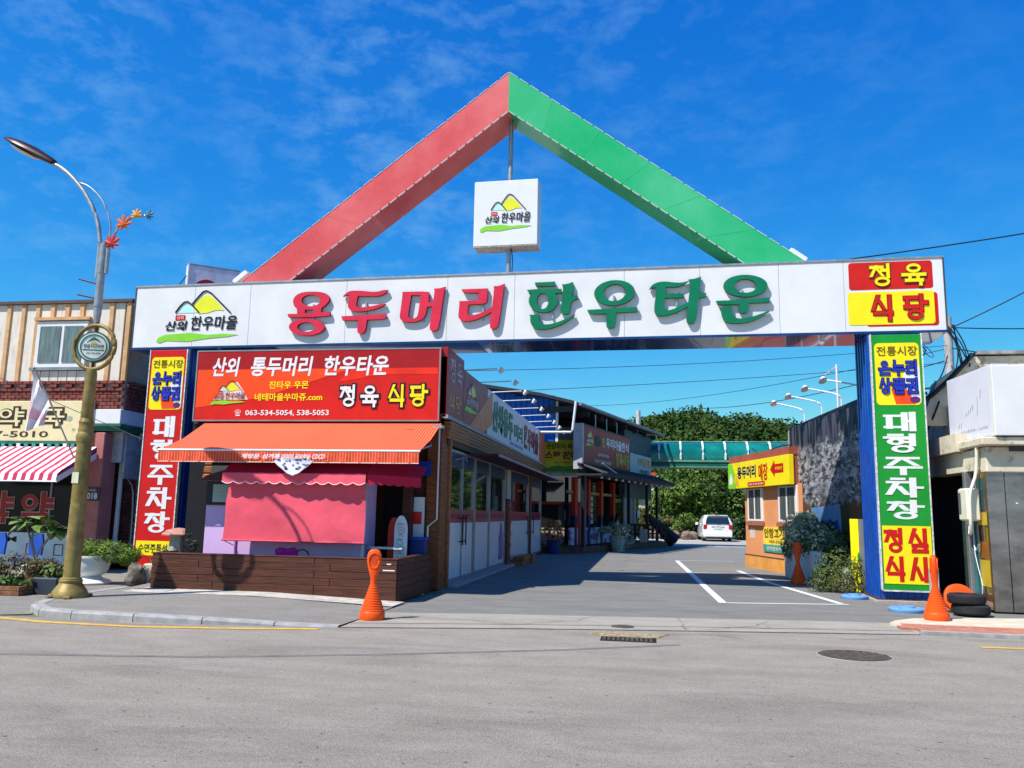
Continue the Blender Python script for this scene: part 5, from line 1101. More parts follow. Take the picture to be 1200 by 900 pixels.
# pots, rack and bench before the shops
def pot_plant(name, c, rp, hp, potm, clumps, n, size, leafm, label, cat='potted plant', aspect=1., prof=None, grp=None, up=.3):
    t_ = thing(name, label, cat, c, 0, grp)
    part('pot', MB().lathe(prof or [(rp*.7, 0), (rp*.95, hp*.9), (rp, hp*.92), (rp, hp), (rp*.85, hp), (rp*.8, hp*.9)], c, 16), potm, t_, 'auto')
    part('foliage', leaves_mb([(c[0]+a, c[1]+b, c[2]+d, e, f_, g_) for a, b, d, e, f_, g_ in clumps], n, size, aspect=aspect, up=up), leafm, t_)
    return t_
random.seed(11)
pot_plant('potted_shrub', (-1.25, 38.2, 0), .42, .7, mat('pale green planter', (.35, .42, .33), .7, vary=.3, scale=8), [(0, 0, 1.0, .6, .5, .32), (-.5, 0, .95, .4, .4, .2), (.45, -.1, .6, .25, .2, .5)], 160, .09, foliage_g, 'large variegated shrub in a pale green pot by the lane shops')
pot_plant('potted_flowers', (-3.75, 34.2, 0), .30, .55, mat('dark blue plastic', (.01, .03, .16), .5), [(0, 0, .95, .40, .4, .42)], 140, .10, mat('red yellow blossoms', (.35, .05, .06), .6, vary=.4, scale=9, col2=(.45, .30, .05), thr=(.45, .55)), 'dark pot of red and yellow flowers at the restaurant wall end')
rk = thing('folded_parasol', 'folded black parasol and slatted rack leaning at the far end of the shops', 'parasol', (1.0, 45.8, 0))
part('canopy_cloth', MB().tube([(.1, 45.2, 1.55), (.7, 45.9, 1.05), (1.45, 46.3, .3)], .18, 8, .42), blackp, rk); part('pole', MB().tube([(-.1, 45.0, 1.8), (1.6, 46.4, .15)], .03, 6), steel, rk)
bk = thing('slatted_bench', 'black slatted bench standing on the deck of the lane shops', 'bench', (-.1, 43.5, .28))
for i in range(8): part('slat', MB().box(-.85+i*.22, -.72+i*.22, 43.0, 43.1, .45, 1.15), blackp, bk)
part('seat', MB().box(-.9, 1.0, 42.8, 43.3, .70, .76), blackp, bk); part('rail', MB().box(-.9, 1.0, 43.0, 43.1, 1.12, 1.2), blackp, bk)
for x in (-.85, .92): part('leg', MB().box(x, x+.08, 42.85, 43.25, .28, .70), blackp, bk)
solo('white_basin', MB().lathe([(.2, .0), (.42, .45), (.45, .47), (.40, .47)], (-.9, 41.6, .0), 14), mat('grey basin', (.3, .34, .36), .5), 'grey round basin on the ground at the edge of the deck', 'basin')
solo('beige_box', MB().bbox(-.35, .05, 42.3, 42.6, .28, .95, .03), mat('beige plastic', (.42, .36, .27), .5), 'beige plastic box on the deck beside the bench', 'box')

# ================================================================== GREEN COVERED BRIDGE
br = thing('covered_bridge', 'green translucent covered footbridge with white ribs crossing above the lane', 'bridge', (4, 47, 4.5))
teal = mat('green translucent sheet', (.005, .16, .14), .08, vary=.25, scale=.5, col2=(.01, .24, .20), coat=.8)
def bprof(k=0): return [(46.9-.02*k, 4.72), (46.86-.02*k, 5.0), (46.95-.02*k, 5.3), (47.15, 5.55+.02*k), (47.45, 5.70+.02*k), (47.8, 5.75+.02*k), (48.4, 5.6+.02*k)]
mb = MB(); p_ = bprof(); v = [(x, y, z) for x in (-.4, 12.5) for y, z in p_]; n_ = len(p_)
mb.add(v, [(i, n_+i, n_+i+1, i+1) for i in range(n_-1)]); part('vault_sheet', mb, teal, br, True)
for i in range(9): part('white_rib', MB().tube([(.72+i*1.21, y-.03, z+.02) for y, z in bprof(1)], .06, 6), mat('white rib', (.72, .76, .76), .5), br)
part('girder', MB().bbox(-.5, 12.5, 46.75, 48.6, 4.32, 4.66, .02), mat('green girder', (.01, .10, .07), .5), br)
part('girder_trim', MB().box(-.5, 12.5, 46.70, 46.76, 4.60, 4.70), mat('pale green trim', (.12, .32, .20), .4), br); part('girder_trim', MB().box(-.5, 12.5, 46.70, 46.76, 4.30, 4.36), mat('pale green trim', (.12, .32, .20), .4), br)
part('ridge', MB().tube([(-.4, 47.7, 5.80), (12.5, 47.7, 5.80)], .04, 6), mat('pale green trim', (.12, .32, .20), .4), br)
part('pier', MB().box(11.2, 11.6, 47.2, 48.2, 0, 4.3), concrete, br)

# ================================================================== ORANGE BUILDING
ob = thing('orange_building', 'small orange plastered building with red roof edge, yellow sign and two white windows', 'building', (3.3, 28.9, 0))
OA = math.degrees(math.atan2(-.973, .23)); OF = frame((3.29, 28.93, 0), OA)
orw = mat('orange plaster', (.66, .27, .11), .8, vary=.05, scale=1.2, dirt=((.45, .2, .1), 2.5, .6, .4), bump=.15)
part('wall', MB(OF).box(0, 4.6, 0, 4, .42, 2.6), orw, ob)
part('footing', MB(OF).box(-.04, 4.6, -.03, 4, 0, .40), mat('ochre plaster', (.64, .28, .06), .85, vary=.12, scale=2, dirt=((.55, .45, .38), 3, .58, .5)), ob)
part('footing_crack', MB(OF).box(-.045, 4.6, -.035, .0, .39, .425), mat('dark joint', (.10, .05, .03), .9), ob)
part('roof_edge', MB(OF).box(-.9, 4.3, -.22, 4.2, 3.44, 3.66), mat('terracotta edge', (.36, .09, .05), .6, vary=.1), ob)
part('roof', MB(OF).box(-.85, 4.28, -.09, 4.2, 2.6, 3.44), mat('terracotta edge', (.36, .09, .05), .6), ob)
osn = part('sign_board', MB(OF).bbox(-.88, 4.32, -.26, -.10, 2.57, 3.43, .01), yellowp, ob)
OS = OF @ Matrix.Translation((0, -.26, 0))
part('green_field', MB(OS).prism([(-.88, 2.58), (-.15, 2.58), (.0, 2.75), (-.45, 3.42), (-.88, 3.42)], -.005, -.001), limep, osn)
part('white_mark', MB(OS).prism([(-.75, 2.72), (-.45, 2.72), (-.42, 2.85), (-.6, 3.1), (-.78, 2.85)], -.008, -.005), wprint, osn)
part('tilted_square', MB(OS).prism([(-.25, 2.75), (.25, 2.62), (.15, 2.95), (-.2, 3.15)], -.008, -.005), mat('amber print', (.80, .50, .02), .4), osn)
lettering('용두머리', OS, .05, 1.75, 2.88, 3.28, mat('dark navy print', (.005, .01, .09), .4), osn, y=-.008, off=.03)
lettering('매장', OS, 2.0, 2.75, 2.75, 3.28, redp, osn, y=-.008, off=.025)
part('arrow', MB(OS).prism([(2.95, 3.06), (3.3, 3.32), (3.3, 3.2), (3.95, 3.2), (3.95, 2.94), (3.3, 2.94), (3.3, 2.82)], -.008, -.001), redp, osn)
lettering('주차장입구', OS, 3.35, 3.9, 3.02, 3.12, yellowp, osn, y=-.012, off=.02)
part('red_pill', MB(OS).prism(rrect(1.0, 2.5, 2.61, 2.74, .05), -.008, -.001), redp, osn)
lettering('063-534-5054', OS, 1.1, 2.4, 2.64, 2.70, wprint, osn, y=-.012, off=.01)
cur = mat('dim curtain glass', (.10, .11, .10), .08, vary=.5, scale=3, stretch=(12, 12, .3), coat=.5)
for x0, x1 in ((.34, 1.65), (2.94, 4.3)):
    wn = part('window', MB(OF).bbox(x0, x1, -.05, .02, 1.50, 2.56, .012), wprint, ob)
    for a, b in ((x0+.16, x0+.60), (x0+.72, x1-.14)): part('pane', MB(OF).box(a, b, -.058, -.05, 1.58, 2.50), cur, wn)
    part('window_sill', MB(OF).bbox(x0-.06, x1+.08, -.10, .0, 1.36, 1.49, .01), mat('terracotta sill', (.34, .12, .07), .7), wn)
part('corner_cap', MB(OF).box(-.02, .16, -.02, .02, 2.42, 2.56), wprint, ob)
part('paper_notice', MB(OF).box(.38, .85, -.006, -.001, .96, 1.28), mat('pale notice', (.66, .55, .48), .6), ob)
bn_ = part('yellow_banner', MB(OF).box(1.62, 4.0, -.03, -.012, .72, 1.34), mat('yellow banner cloth', (.82, .58, .05), .6), ob)
part('green_strip', MB(OF).box(1.62, 4.0, -.036, -.0305, .58, .80), mat('sea green print', (.04, .30, .22), .5), bn_)
lettering('안창고기란?', OF, 1.72, 3.85, 1.0, 1.30, brownp, bn_, y=-.036, off=.03); lettering('063-534-5054', OF, 2.1, 3.8, .86, .94, brownp, bn_, y=-.036, off=.01)
lettering('산외한우마을 식당', OF, 1.9, 3.9, .63, .75, wprint, bn_, y=-.042, off=.01)
part('rooftop_wires', MB(OF).tube(smooth_path([(.6, .1, 3.68), (1.2, .2, 3.72), (2.2, .0, 3.70), (3.2, .1, 3.78), (4.3, .1, 3.7)]), .018, 5).tube([(.7, 0, 3.9), (1.1, .1, 3.68)], .015, 5), blackp, ob)

# ================================================================== MURAL BILLBOARD with lamps
mu_ = thing('mural_billboard', 'tall dark billboard printed with a frosty grove above a blue patch, white floodlights on top', 'billboard', (4.5, 22.8, 0))
dv = Vector((.73, -5.7, 0)).normalized(); MA = math.degrees(math.atan2(dv.y, dv.x)); MF = frame((4.22, 25.5, 0), MA)
def mural_mat():
    m = mat('frosty grove print', (.3, .3, .32), .45, vary=.2); t = m.node_tree; b = t.nodes['Principled BSDF']; N = t.nodes.new; L = t.links.new
    g = N('ShaderNodeNewGeometry'); sp = N('ShaderNodeSeparateXYZ'); L(g.outputs['Position'], sp.inputs[0])
    def rm(x, a, c, lo=0, hi=1):
        r = N('ShaderNodeMapRange'); r.inputs[1].default_value = a; r.inputs[2].default_value = c; r.inputs[3].default_value = lo; r.inputs[4].default_value = hi; L(x, r.inputs[0]); return r.outputs[0]
    def mx_(f, a, c, mode='MIX'):
        x = N('ShaderNodeMixRGB'); x.blend_type = mode
        for i, v in enumerate((f, a, c)):
            if hasattr(v, 'links'): L(v, x.inputs[i])
            elif i == 0: x.inputs[0].default_value = v
            else: x.inputs[i].default_value = (*v, 1)
        return x.outputs[0]
    def nz(s, st=(1, 1, 1), det=6, ro=.6):
        mp_n = N('ShaderNodeMapping'); mp_n.inputs['Scale'].default_value = st; L(g.outputs['Position'], mp_n.inputs[0]); n = N('ShaderNodeTexNoise'); n.inputs['Scale'].default_value = s; n.inputs['Detail'].default_value = det; n.inputs['Roughness'].default_value = ro; L(mp_n.outputs[0], n.inputs[0]); return n.outputs[0]
    fro = mx_(rm(nz(5.0, (1, .40, 1), 10, .85), .45, .54), (.008, .008, .013), (.42, .42, .44))
    fro = mx_(rm(nz(9, (1, .35, .9), 4, .6), .54, .60, 0, .85), fro, (.02, .02, .03))
    fro = mx_(rm(nz(1.2), .45, .62, 0, .6), fro, (.10, .11, .115))
    trunk = mx_(rm(nz(2.4, (3, 3, .25), 4, .6), .46, .56), (.008, .008, .013), (.075, .075, .09))
    ad = N('ShaderNodeMath'); ad.operation = 'MULTIPLY_ADD'; ad.inputs[1].default_value = 1.3; L(nz(1.6, (1.4, 1.4, .2)), ad.inputs[0]); L(sp.outputs[2], ad.inputs[2])
    c = mx_(rm(ad.outputs[0], 4.15, 4.35), fro, trunk)
    low = mx_(rm(nz(1.3, (1, 1, .5)), .42, .6), (.025, .035, .008), (.13, .055, .02))
    ad2 = N('ShaderNodeMath'); ad2.operation = 'MULTIPLY_ADD'; ad2.inputs[1].default_value = .9; L(nz(3.5, (1.2, 1.2, .5)), ad2.inputs[0]); L(sp.outputs[2], ad2.inputs[2])
    c = mx_(rm(ad2.outputs[0], 2.40, 2.52), low, c); L(c, b.inputs['Base Color']); return m
mp1 = part('printed_panel', MB(MF).box(0, 6.2, 0, .06, 1.0, 4.26), mural_mat(), mu_)
part('slanted_top', MB(MF).prism([(0, 4.24), (0, 4.262), (6.2, 4.42), (6.2, 4.24)], .002, .062), mat('dark trunk print', (.018, .018, .025), .5), mp1)
part('blue_patch', MB(MF).prism([(1.7, 1.05), (1.75, 1.9), (3.95, 1.98), (4.0, 1.05)], -.004, -.001), mat('sky blue print', (.10, .22, .42), .5, vary=.1), mp1)
part('blue_trees', MB(MF).prism([(1.9, 1.1), (2.0, 1.45), (2.25, 1.62), (2.45, 1.52), (2.7, 1.58), (2.95, 1.5), (3.2, 1.62), (3.45, 1.5), (3.75, 1.62), (3.9, 1.3), (3.95, 1.1)], -.008, -.005), mat('navy tree print', (.01, .05, .22), .5), mp1)
part('edge_frame', MB(MF).box(-.06, 0, -.02, .09, .95, 4.28), mat('pale weathered trim', (.4, .42, .4), .6), mu_)
for x in (.2, 2.4, 4.6): part('support_post', MB(MF).tube([(x, .12, 0), (x, .12, 4.2)], .06, 8), steel, mu_)
for x in (1.30, 2.75, 4.2, 5.6):
    r_ = part('floodlight', MB(MF).tube(smooth_path([(x, .05, 4.2), (x, .05, 4.55), (x-.04, -.05, 4.68), (x-.45, -.25, 4.82), (x-1.05, -.45, 4.98)]), .022, 6), plastic_white, mu_)
    Mh = MF @ Matrix.Translation((x-1.12, -.48, 5.0)) @ Matrix.Rotation(R(-20), 4, 'Y')
    part('lamp_head', MB(Mh).lathe([(.02, .06), (.05, .045), (.075, -.01), (.10, -.04), (.0, -.045)], (0, 0, 0), 12, sx=1.7), plastic_white, r_, 'auto')
pa = part('antenna', MB(MF).tube([(3.55, .2, 4.3), (3.55, .2, 5.55)], .03, 6), plastic_white, mu_); part('antenna_bar', MB(MF).tube([(3.55, .2, 5.5), (2.7, .2, 5.42)], .018, 5), plastic_white, pa)
part('backing', MB(MF).box(.05, 6.15, .064, .10, 1.0, 4.2), mat('grey backing', (.2, .2, .2), .7), mu_)

# ================================================================== flower trough, shrubs, yellow board, blue discs
tr = thing('flower_trough', 'white painted concrete flower trough overflowing with pale flowering shrub', 'planter', (3.9, 23.5, 0))
wtr = mat('white painted concrete', (.66, .64, .62), .8, vary=.06, dirt=((.35, .32, .28), 4, .55, .6), bump=.2)
part('front_wall', MB().slab([(3.82, 24.5), (3.95, 24.5), (4.22, 20.9), (4.08, 20.9)], 0, .82), wtr, tr); part('end_wall', MB().slab([(4.08, 20.9), (4.9, 20.9), (4.9, 21.05), (4.08, 21.05)], 0, .55), wtr, tr); part('soil', MB().slab([(3.95, 24.5), (4.9, 24.5), (4.9, 21.05), (4.22, 21.05)], 0, .6), dirt_m, tr)
random.seed(21)
part('foliage', leaves_mb([(4.05, 23.4, 1.25, .42, .7, .50), (4.15, 22.6, 1.15, .5, .6, .42), (4.45, 21.9, 1.0, .5, .6, .42), (3.95, 23.9, .85, .3, .4, .40), (4.2, 23.2, 1.55, .3, .4, .25), (4.6, 21.4, .9, .45, .5, .35)], 950, .06, aspect=.7), foliage_g, tr)
part('foliage', leaves_mb([(4.3, 22.6, .95, .5, 1.0, .45), (4.6, 21.3, .85, .5, .6, .5), (4.7, 22.2, 1.1, .4, .5, .45)], 900, .07, aspect=.6), foliage_d, tr)
part('blossoms', leaves_mb([(4.0, 23.4, 1.3, .42, .7, .5), (4.15, 22.5, 1.2, .5, .6, .42), (4.4, 21.9, 1.1, .5, .5, .4)], 110, .035, aspect=1.6), mat('cream blossom', (.6, .58, .46), .6), tr)
sb = thing('low_shrub', 'low mixed green shrub spreading on the asphalt beside the blue post', 'shrub', (4.35, 19.9, 0))
part('foliage', leaves_mb([(4.05, 19.9, .28, .42, .4, .30), (4.45, 19.7, .40, .4, .4, .42), (4.25, 20.3, .5, .45, .4, .45), (4.8, 20.0, .55, .35, .5, .5)], 800, .05, aspect=.6), mat('mixed shrub leaves', (.035, .085, .018), .6, vary=.4, scale=3, col2=(.14, .17, .04)), sb)
part('foliage', leaves_mb([(3.9, 19.75, .15, .4, .25, .16), (4.4, 19.35, .2, .35, .2, .2)], 350, .04, aspect=.6), mat('brown green leaves', (.12, .075, .035), .7, vary=.4, scale=5, col2=(.12, .16, .05)), sb)
part('stem', MB().tube([(4.3, 19.9, 0), (4.35, 19.95, .5)], .02, 5), bark, sb)
rkb = thing('pale_rock', 'pale rough rock wedged between the shrub and the yellow board', 'rock', (4.66, 19.55, 0))
def rock(c, r, m, parent=None, seed=1, name='rock'):
    bm = bmesh.new(); bmesh.ops.create_icosphere(bm, subdivisions=3, radius=1)
    for v in bm.verts:
        k = 1+.28*noise.noise(v.co*1.3+Vector((seed, 0, 0)))+.12*noise.noise(v.co*3.1+Vector((0, seed, 0))); v.co = Vector((v.co.x*r[0]*k+c[0], v.co.y*r[1]*k+c[1], v.co.z*r[2]*k+c[2]))
    mb = MB(); mb.v = [tuple(v.co) for v in bm.verts]; mb.f = [tuple(v.index for v in f.verts) for f in bm.faces]; bm.free(); return mb
part('body', rock((4.40, 19.72, .22), (.12, .12, .32), None, None, 4), mat('weathered pale stone', (.34, .32, .28), .9, vary=.25, scale=7, bump=.5), rkb)
yb = thing('yellow_board', 'narrow bright yellow board standing against the blue gate post', 'sign', (4.4, 18.6, 0))
part('panel', MB(frame((4.52, 19.80, 0), -52)).box(0, .22, 0, .04, .02, 1.62), mat('bright yellow paint', (.86, .74, .01), .4), yb)
part('steel_edge', MB(frame((4.66, 19.62, 0), -78)).box(0, .30, .0, .03, .02, 1.62), mat('dull steel edge', (.25, .26, .28), .5, metal=.4), yb)
part('green_print', MB(frame((4.52, 19.80, 0), -52)).prism(ell(.20, .78, .03, .12, 10), -.006, .0), greenp, yb)
lb_ = mat('pale blue plastic', (.13, .30, .60), .5, vary=.08, dirt=((.3, .3, .32), 8, .62, .5))
def disc(c, r, label):
    t_ = thing('blue_disc', label, 'disc', c)
    part('disc', MB().lathe([(r*.97, 0), (r, .02), (r, .055), (r*.94, .07), (r*.45, .075), (r*.43, .10), (r*.30, .10), (r*.28, .06), (0, .06)], c, 30), lb_, t_, 'auto')
    for k in range(4): part('rib', MB(Matrix.Translation(c) @ Matrix.Rotation(R(45+90*k), 4, 'Z')).box(r*.5, r*.9, -.015, .015, .06, .082), lb_, t_)
disc((4.22, 18.35, 0), .27, 'pale blue plastic disc lying in front of the low shrub')
disc((4.58, 16.1, .0), .31, 'pale blue plastic disc lying at the foot of the green board')
ty = thing('tyre_stack', 'two black rubber tyres stacked on the concrete pad beside the gate', 'tyres', (5.5, 15.85, 0))
for z, dx in ((.03, 0.02), (.205, -.04)): part('tyre', MB().lathe([(.18, 0), (.27, .0), (.30, .03), (.305, .085), (.30, .14), (.27, .17), (.18, .17), (.16, .08), (.18, 0)], (5.5+dx, 15.75, z), 32), rubber, ty, 'auto')
od = thing('orange_wheel_disc', 'orange plastic disc standing upright behind the stacked black tyres', 'disc', (5.25, 16.25, .0))
part('disc', MB(Matrix.Translation((5.50, 16.22, .24)) @ Matrix.Rotation(R(72), 4, 'X')).lathe([(.26, -.03), (.27, 0), (.26, .05), (.2, .07), (.12, .06), (.12, .10), (.0, .10)], (0, 0, 0), 30), orange_pl, od, 'auto')
solo('grey_block', MB().bbox(5.02, 5.16, 16.1, 16.25, .03, .78, .02), mat('pale grey block', (.45, .43, .4), .8), 'slim pale grey concrete block standing behind the orange cone', 'block')

# ================================================================== RIGHT-HAND BUILDING
rb = thing('right_shop', 'low old concrete shop with blank white boxed signs, steel cladding and dark doorway', 'shop building', (7, 17, 0))
RX0 = 6.10
DF = frame((RX0, 0, 0), -90)          # lane-facing side: x = -world Y
part('roof_mass', MB().box(6.3, 14, 17.1, 26, 2.6, 4.0), old_conc, rb)
part('parapet', MB().add([(5.75, 18.6, 3.6), (14, 18.6, 3.6), (14, 18.9, 3.6), (5.75, 18.9, 3.6), (6.9, 18.6, 5.08), (14, 18.6, 5.16), (14, 18.9, 5.16), (6.9, 18.9, 5.08), (6.15, 18.6, 4.55), (6.15, 18.9, 4.55)],
     [(0, 1, 5, 4, 8), (2, 3, 9, 7, 6), (4, 5, 6, 7), (8, 4, 7, 9), (0, 8, 9, 3), (1, 2, 6, 5)]), old_conc, rb)
part('parapet_cap', MB().box(6.95, 14, 18.5, 18.98, 5.12, 5.19), mat('grey cap', (.28, .28, .27), .8, vary=.3), rb)
part('black_gutter_hose', MB().tube(smooth_path([(5.6, 18.6, 3.95), (6.0, 18.5, 4.25), (6.4, 18.5, 4.62), (6.75, 18.5, 5.0), (6.85, 18.5, 5.12)]), .05, 8), blackp, rb)
# blank white sign boxes
wb = part('white_sign_box', MB().bbox(6.22, 12, 16.0, 16.9, 3.15, 4.43, .01), white, rb)
wb2 = part('white_sign_box', MB(frame((6.13, 18.0, 0), -87.2)).bbox(0, 2.0, 0, .3, 3.17, 4.46, .008), mat('lilac white sheet', (.62, .62, .70), .4, vary=.03, dirt=((.45, .45, .5), 3, .6, .3)), rb)
WF = frame((6.13, 18.0, 0), -87.2)
lettering('02)534-1695', WF, .55, 1.7, 3.30, 3.36, mat('faint grey print', (.35, .35, .38), .6), wb2, y=-.006, off=.0)
random.seed(9)
for (x, z, l) in ((1.35, 3.95, .36), (1.5, 4.05, .16), (1.05, 3.78, .12), (.95, 3.74, .10), (.85, 3.70, .08), (1.15, 3.82, .1), (.6, 3.52, .1), (.5, 3.5, .08)):
    part('faint_mark', MB(WF).tube([(x, -.004, z), (x-.04, -.004, z-l)], .006, 4), mat('faint grey print', (.35, .35, .38), .6), wb2)
# canopy slab and lintel
part('canopy_slab', MB().bbox(6.0, 12, 16.05, 17.4, 2.98, 3.13, .02), old_conc, rb); part('canopy_slab', MB(DF).box(-19.3, -17.2, -.15, .5, 2.95, 3.30), old_conc, rb)
part('lintel', MB().bbox(6.12, 12, 16.25, 16.9, 2.50, 2.97, .02), old_conc, rb); part('lintel', MB(DF).box(-19.4, -16.5, .0, .4, 2.56, 2.94), old_conc, rb)
part('eave_clutter', MB().box(6.5, 9, 16.15, 16.2, 2.88, 2.97).box(7.2, 7.6, 16.1, 16.2, 2.80, 2.97), mat('dark gap', (.05, .05, .06), .8), rb)
inox = mat('stainless cladding', (.30, .27, .25), .28, metal=.85, vary=.25, scale=1.3, stretch=(1, 1, 2.5), dirt=((.10, .09, .09), 2, .55, .6))
part('steel_cladding', MB().bbox(6.12, 6.42, 16.3, 16.34, .03, 2.5, .005), inox, rb)
part('steel_cladding', MB().bbox(6.43, 12, 16.29, 16.34, .03, 2.5, .005), inox, rb)
st = part('side_glass_panel', MB(DF).box(-16.75, -16.33, .0, .04, .05, 2.5), mat('amber brown glass', (.14, .06, .01), .06, vary=.5, scale=1, coat=.6), rb)
for z0, z1, m_ in ((1.55, 1.78, mat('amber film', (.50, .36, .03), .3)), (.95, 1.25, mat('rust film', (.26, .09, .02), .3)), (.45, .92, mat('amber film', (.50, .36, .03), .3)), (1.82, 2.4, mat('teal dark film', (.03, .07, .07), .2))):
    part('colour_film', MB(DF).box(-16.74, -16.34, -.006, .0, z0, z1), m_, st)
tealg = mat('teal door glass', (.02, .13, .14), .08, vary=.3, scale=2, coat=.6)
dr = part('glass_door', MB(DF).box(-17.15, -16.78, .02, .05, .08, 2.1), tealg, rb)
part('door_frame', MB(DF).bbox(-17.30, -17.16, -.04, .10, 0, 2.55, .01), alu, rb); part('door_frame', MB(DF).bbox(-16.80, -16.76, -.01, .08, 0, 2.55, .008), alu, rb)
part('door_frame', MB(DF).box(-17.16, -16.80, .0, .08, 2.1, 2.2), alu, rb)
part('sliding_pane', MB(DF).box(-18.0, -17.32, .15, .19, .05, 2.3), mat('murky green glass', (.03, .06, .045), .15, vary=.3, coat=.3), rb)
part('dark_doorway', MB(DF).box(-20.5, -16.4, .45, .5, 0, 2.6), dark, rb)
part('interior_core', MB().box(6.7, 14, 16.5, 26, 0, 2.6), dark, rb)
part('cracked_wire', MB(DF).tube(smooth_path([(-17.0, .0, 1.75), (-16.98, -.01, 1.1), (-16.9, -.01, .85), (-16.72, -.01, .45), (-16.78, -.01, .25)]), .008, 4), wprint, rb)
part('tape_mark', MB(DF).tube([(-17.02, .0, 1.18), (-16.92, -.01, 1.08), (-16.76, -.01, 1.2)], .012, 4), frost, rb)
mbx = part('meter_box', MB(DF).bbox(-16.95, -16.52, -.26, -.02, 1.62, 2.22, .03), mat('ivory meter box', (.68, .64, .52), .4, vary=.06), rb)
part('meter_window', MB(DF).box(-16.91, -16.80, -.268, -.258, 1.75, 2.14), mat('dark window', (.10, .10, .11), .3), mbx)
part('meter_bracket', MB(DF).box(-17.1, -16.7, -.20, -.05, 1.66, 1.70), alu, rb)
part('white_conduit', MB(DF).tube(smooth_path([(-16.45, -.05, 3.0), (-16.48, -.08, 2.5), (-16.44, -.22, 2.1), (-16.44, -.24, 1.6), (-16.52, -.22, 1.42), (-16.64, -.2, 1.40), (-16.70, -.15, 1.62)]), .03, 8), mat('ivory meter box', (.68, .64, .52), .4), rb, True)
part('doorstep', MB().bbox(5.75, 6.5, 16.5, 17.5, .03, .12, .02), pad_m, rb)
for (x, z) in ((6.9, 1.9), (6.6, 1.95), (6.75, .95)): part('scuff', MB(frame((0, 16.29, 0))).prism(ell(x, z, .02, .015, 6), -.006, -.001), wprint, rb)
part('ink_blot', MB(frame((0, 16.29, 0))).prism([(6.62, .12), (6.72, .2), (6.85, .17), (6.78, .26), (6.66, .27)], -.006, -.001), blackp, rb)
bs = thing('blue_shed', 'bright sky blue metal shed wall seen past the green sign board', 'shed', (9.3, 28, 0))
part('wall', MB().box(7.6, 12, 28, 33, 0, 5.0), mat('sky blue sheet', (.01, .24, .58), .45, vary=.05), bs); part('roof_edge', MB().box(7.5, 12.1, 27.9, 33.1, 5.0, 5.12), mat('bright blue sheet', (.01, .12, .55), .4), bs)
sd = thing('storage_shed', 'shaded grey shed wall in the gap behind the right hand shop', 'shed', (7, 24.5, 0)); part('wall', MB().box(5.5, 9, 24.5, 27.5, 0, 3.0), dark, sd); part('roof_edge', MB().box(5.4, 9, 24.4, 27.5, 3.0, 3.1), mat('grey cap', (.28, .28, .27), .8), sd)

# ================================================================== UTILITY POLE AND CABLES
up = thing('utility_pole', 'concrete utility pole wrapped in cables behind the end of the gate beam', 'utility pole', (10.3, 30, 0))
part('pole', MB().tube([(10.3, 30, 0), (10.36, 30, 8.6)], .17, 14, .14), mat('grey pole concrete', (.42, .40, .38), .8, vary=.15, dirt=((.15, .13, .12), 9, .55, .7)), up, 'auto')
random.seed(4)
for k in range(7): part('hanging_cable', MB().tube(smooth_path([(10.25+random.uniform(-.1, .3), 29.8, 8.3), (10.5+random.uniform(0, .4), 29.7, 7.4), (10.3+random.uniform(-.1, .9), 29.7, 6.0), (10.2+random.uniform(-.3, 1.2), 29.7, 4.4)]), .022, 4), blackp, up)
part('cable_coil', MB().tube([(9.2+.32*math.cos(a*.7), 29.7, 7.35+.22*math.sin(a*.7)+.02*a/9) for a in range(28)], .02, 4), mat('blue grey cable', (.05, .07, .16), .5), up)
part('cable_coil', MB().tube([(9.55+.22*math.cos(a*.7+1), 29.75, 7.40+.25*math.sin(a*.7)) for a in range(24)], .015, 4), mat('blue grey cable', (.05, .07, .16), .5), up)
def cable(a, b, sag, r, label, n=14):
    a, b = Vector(a), Vector(b); pts = []
    for i in range(n+1): t_ = i/n; p = a.lerp(b, t_); p.z -= sag*4*t_*(1-t_); pts.append(p)
    return solo('overhead_cable', MB().tube(pts, r, 5), blackp, label, 'cable', 'overhead cables')
cable((2.05-7, 21.5, 7.45), (14, 20.8, 9.3), .35, .018, 'thin overhead cable passing in front of the green gable arm')
cable((10.4, 30, 8.2), (16.5, 30, 11.6), .15, .02, 'overhead cable rising steeply from the utility pole')
cable((10.4, 30, 8.25), (17.5, 30, 8.4), .15, .02, 'overhead cable running nearly level from the utility pole')
cable((10.4, 29.9, 7.5), (18, 29, 6.6), .2, .018, 'low overhead cable from the pole toward the shop roof')
cable((-9, 24, 5.85), (10.3, 29.9, 7.6), .25, .009, 'upper cable strung below the gate beam across the lane')
cable((-9, 24, 5.05), (10.3, 29.9, 7.0), .15, .009, 'lower cable strung below the gate beam across the lane')
cable((3, 60, 9.3), (10.3, 30, 7.1), .5, .018, 'dark cable descending from the pole over the mural')
cable((-6, 60, 9.5), (10.3, 30, 7.5), .6, .012, 'thin cable sloping over the wooded hill')
cable((-30, 24, 8.7), (-13, 23.6, 7.4), .1, .015, 'thin cable above the pharmacy roof, upper')
cable((-30, 24, 8.2), (-13, 23.6, 7.25), .1, .015, 'thin cable above the pharmacy roof, lower')
cable((-17.3, 17.8, 5.3), (-9.9, 15.2, 2.9), .02, .008, 'thin wire slanting across the pharmacy front', 8)
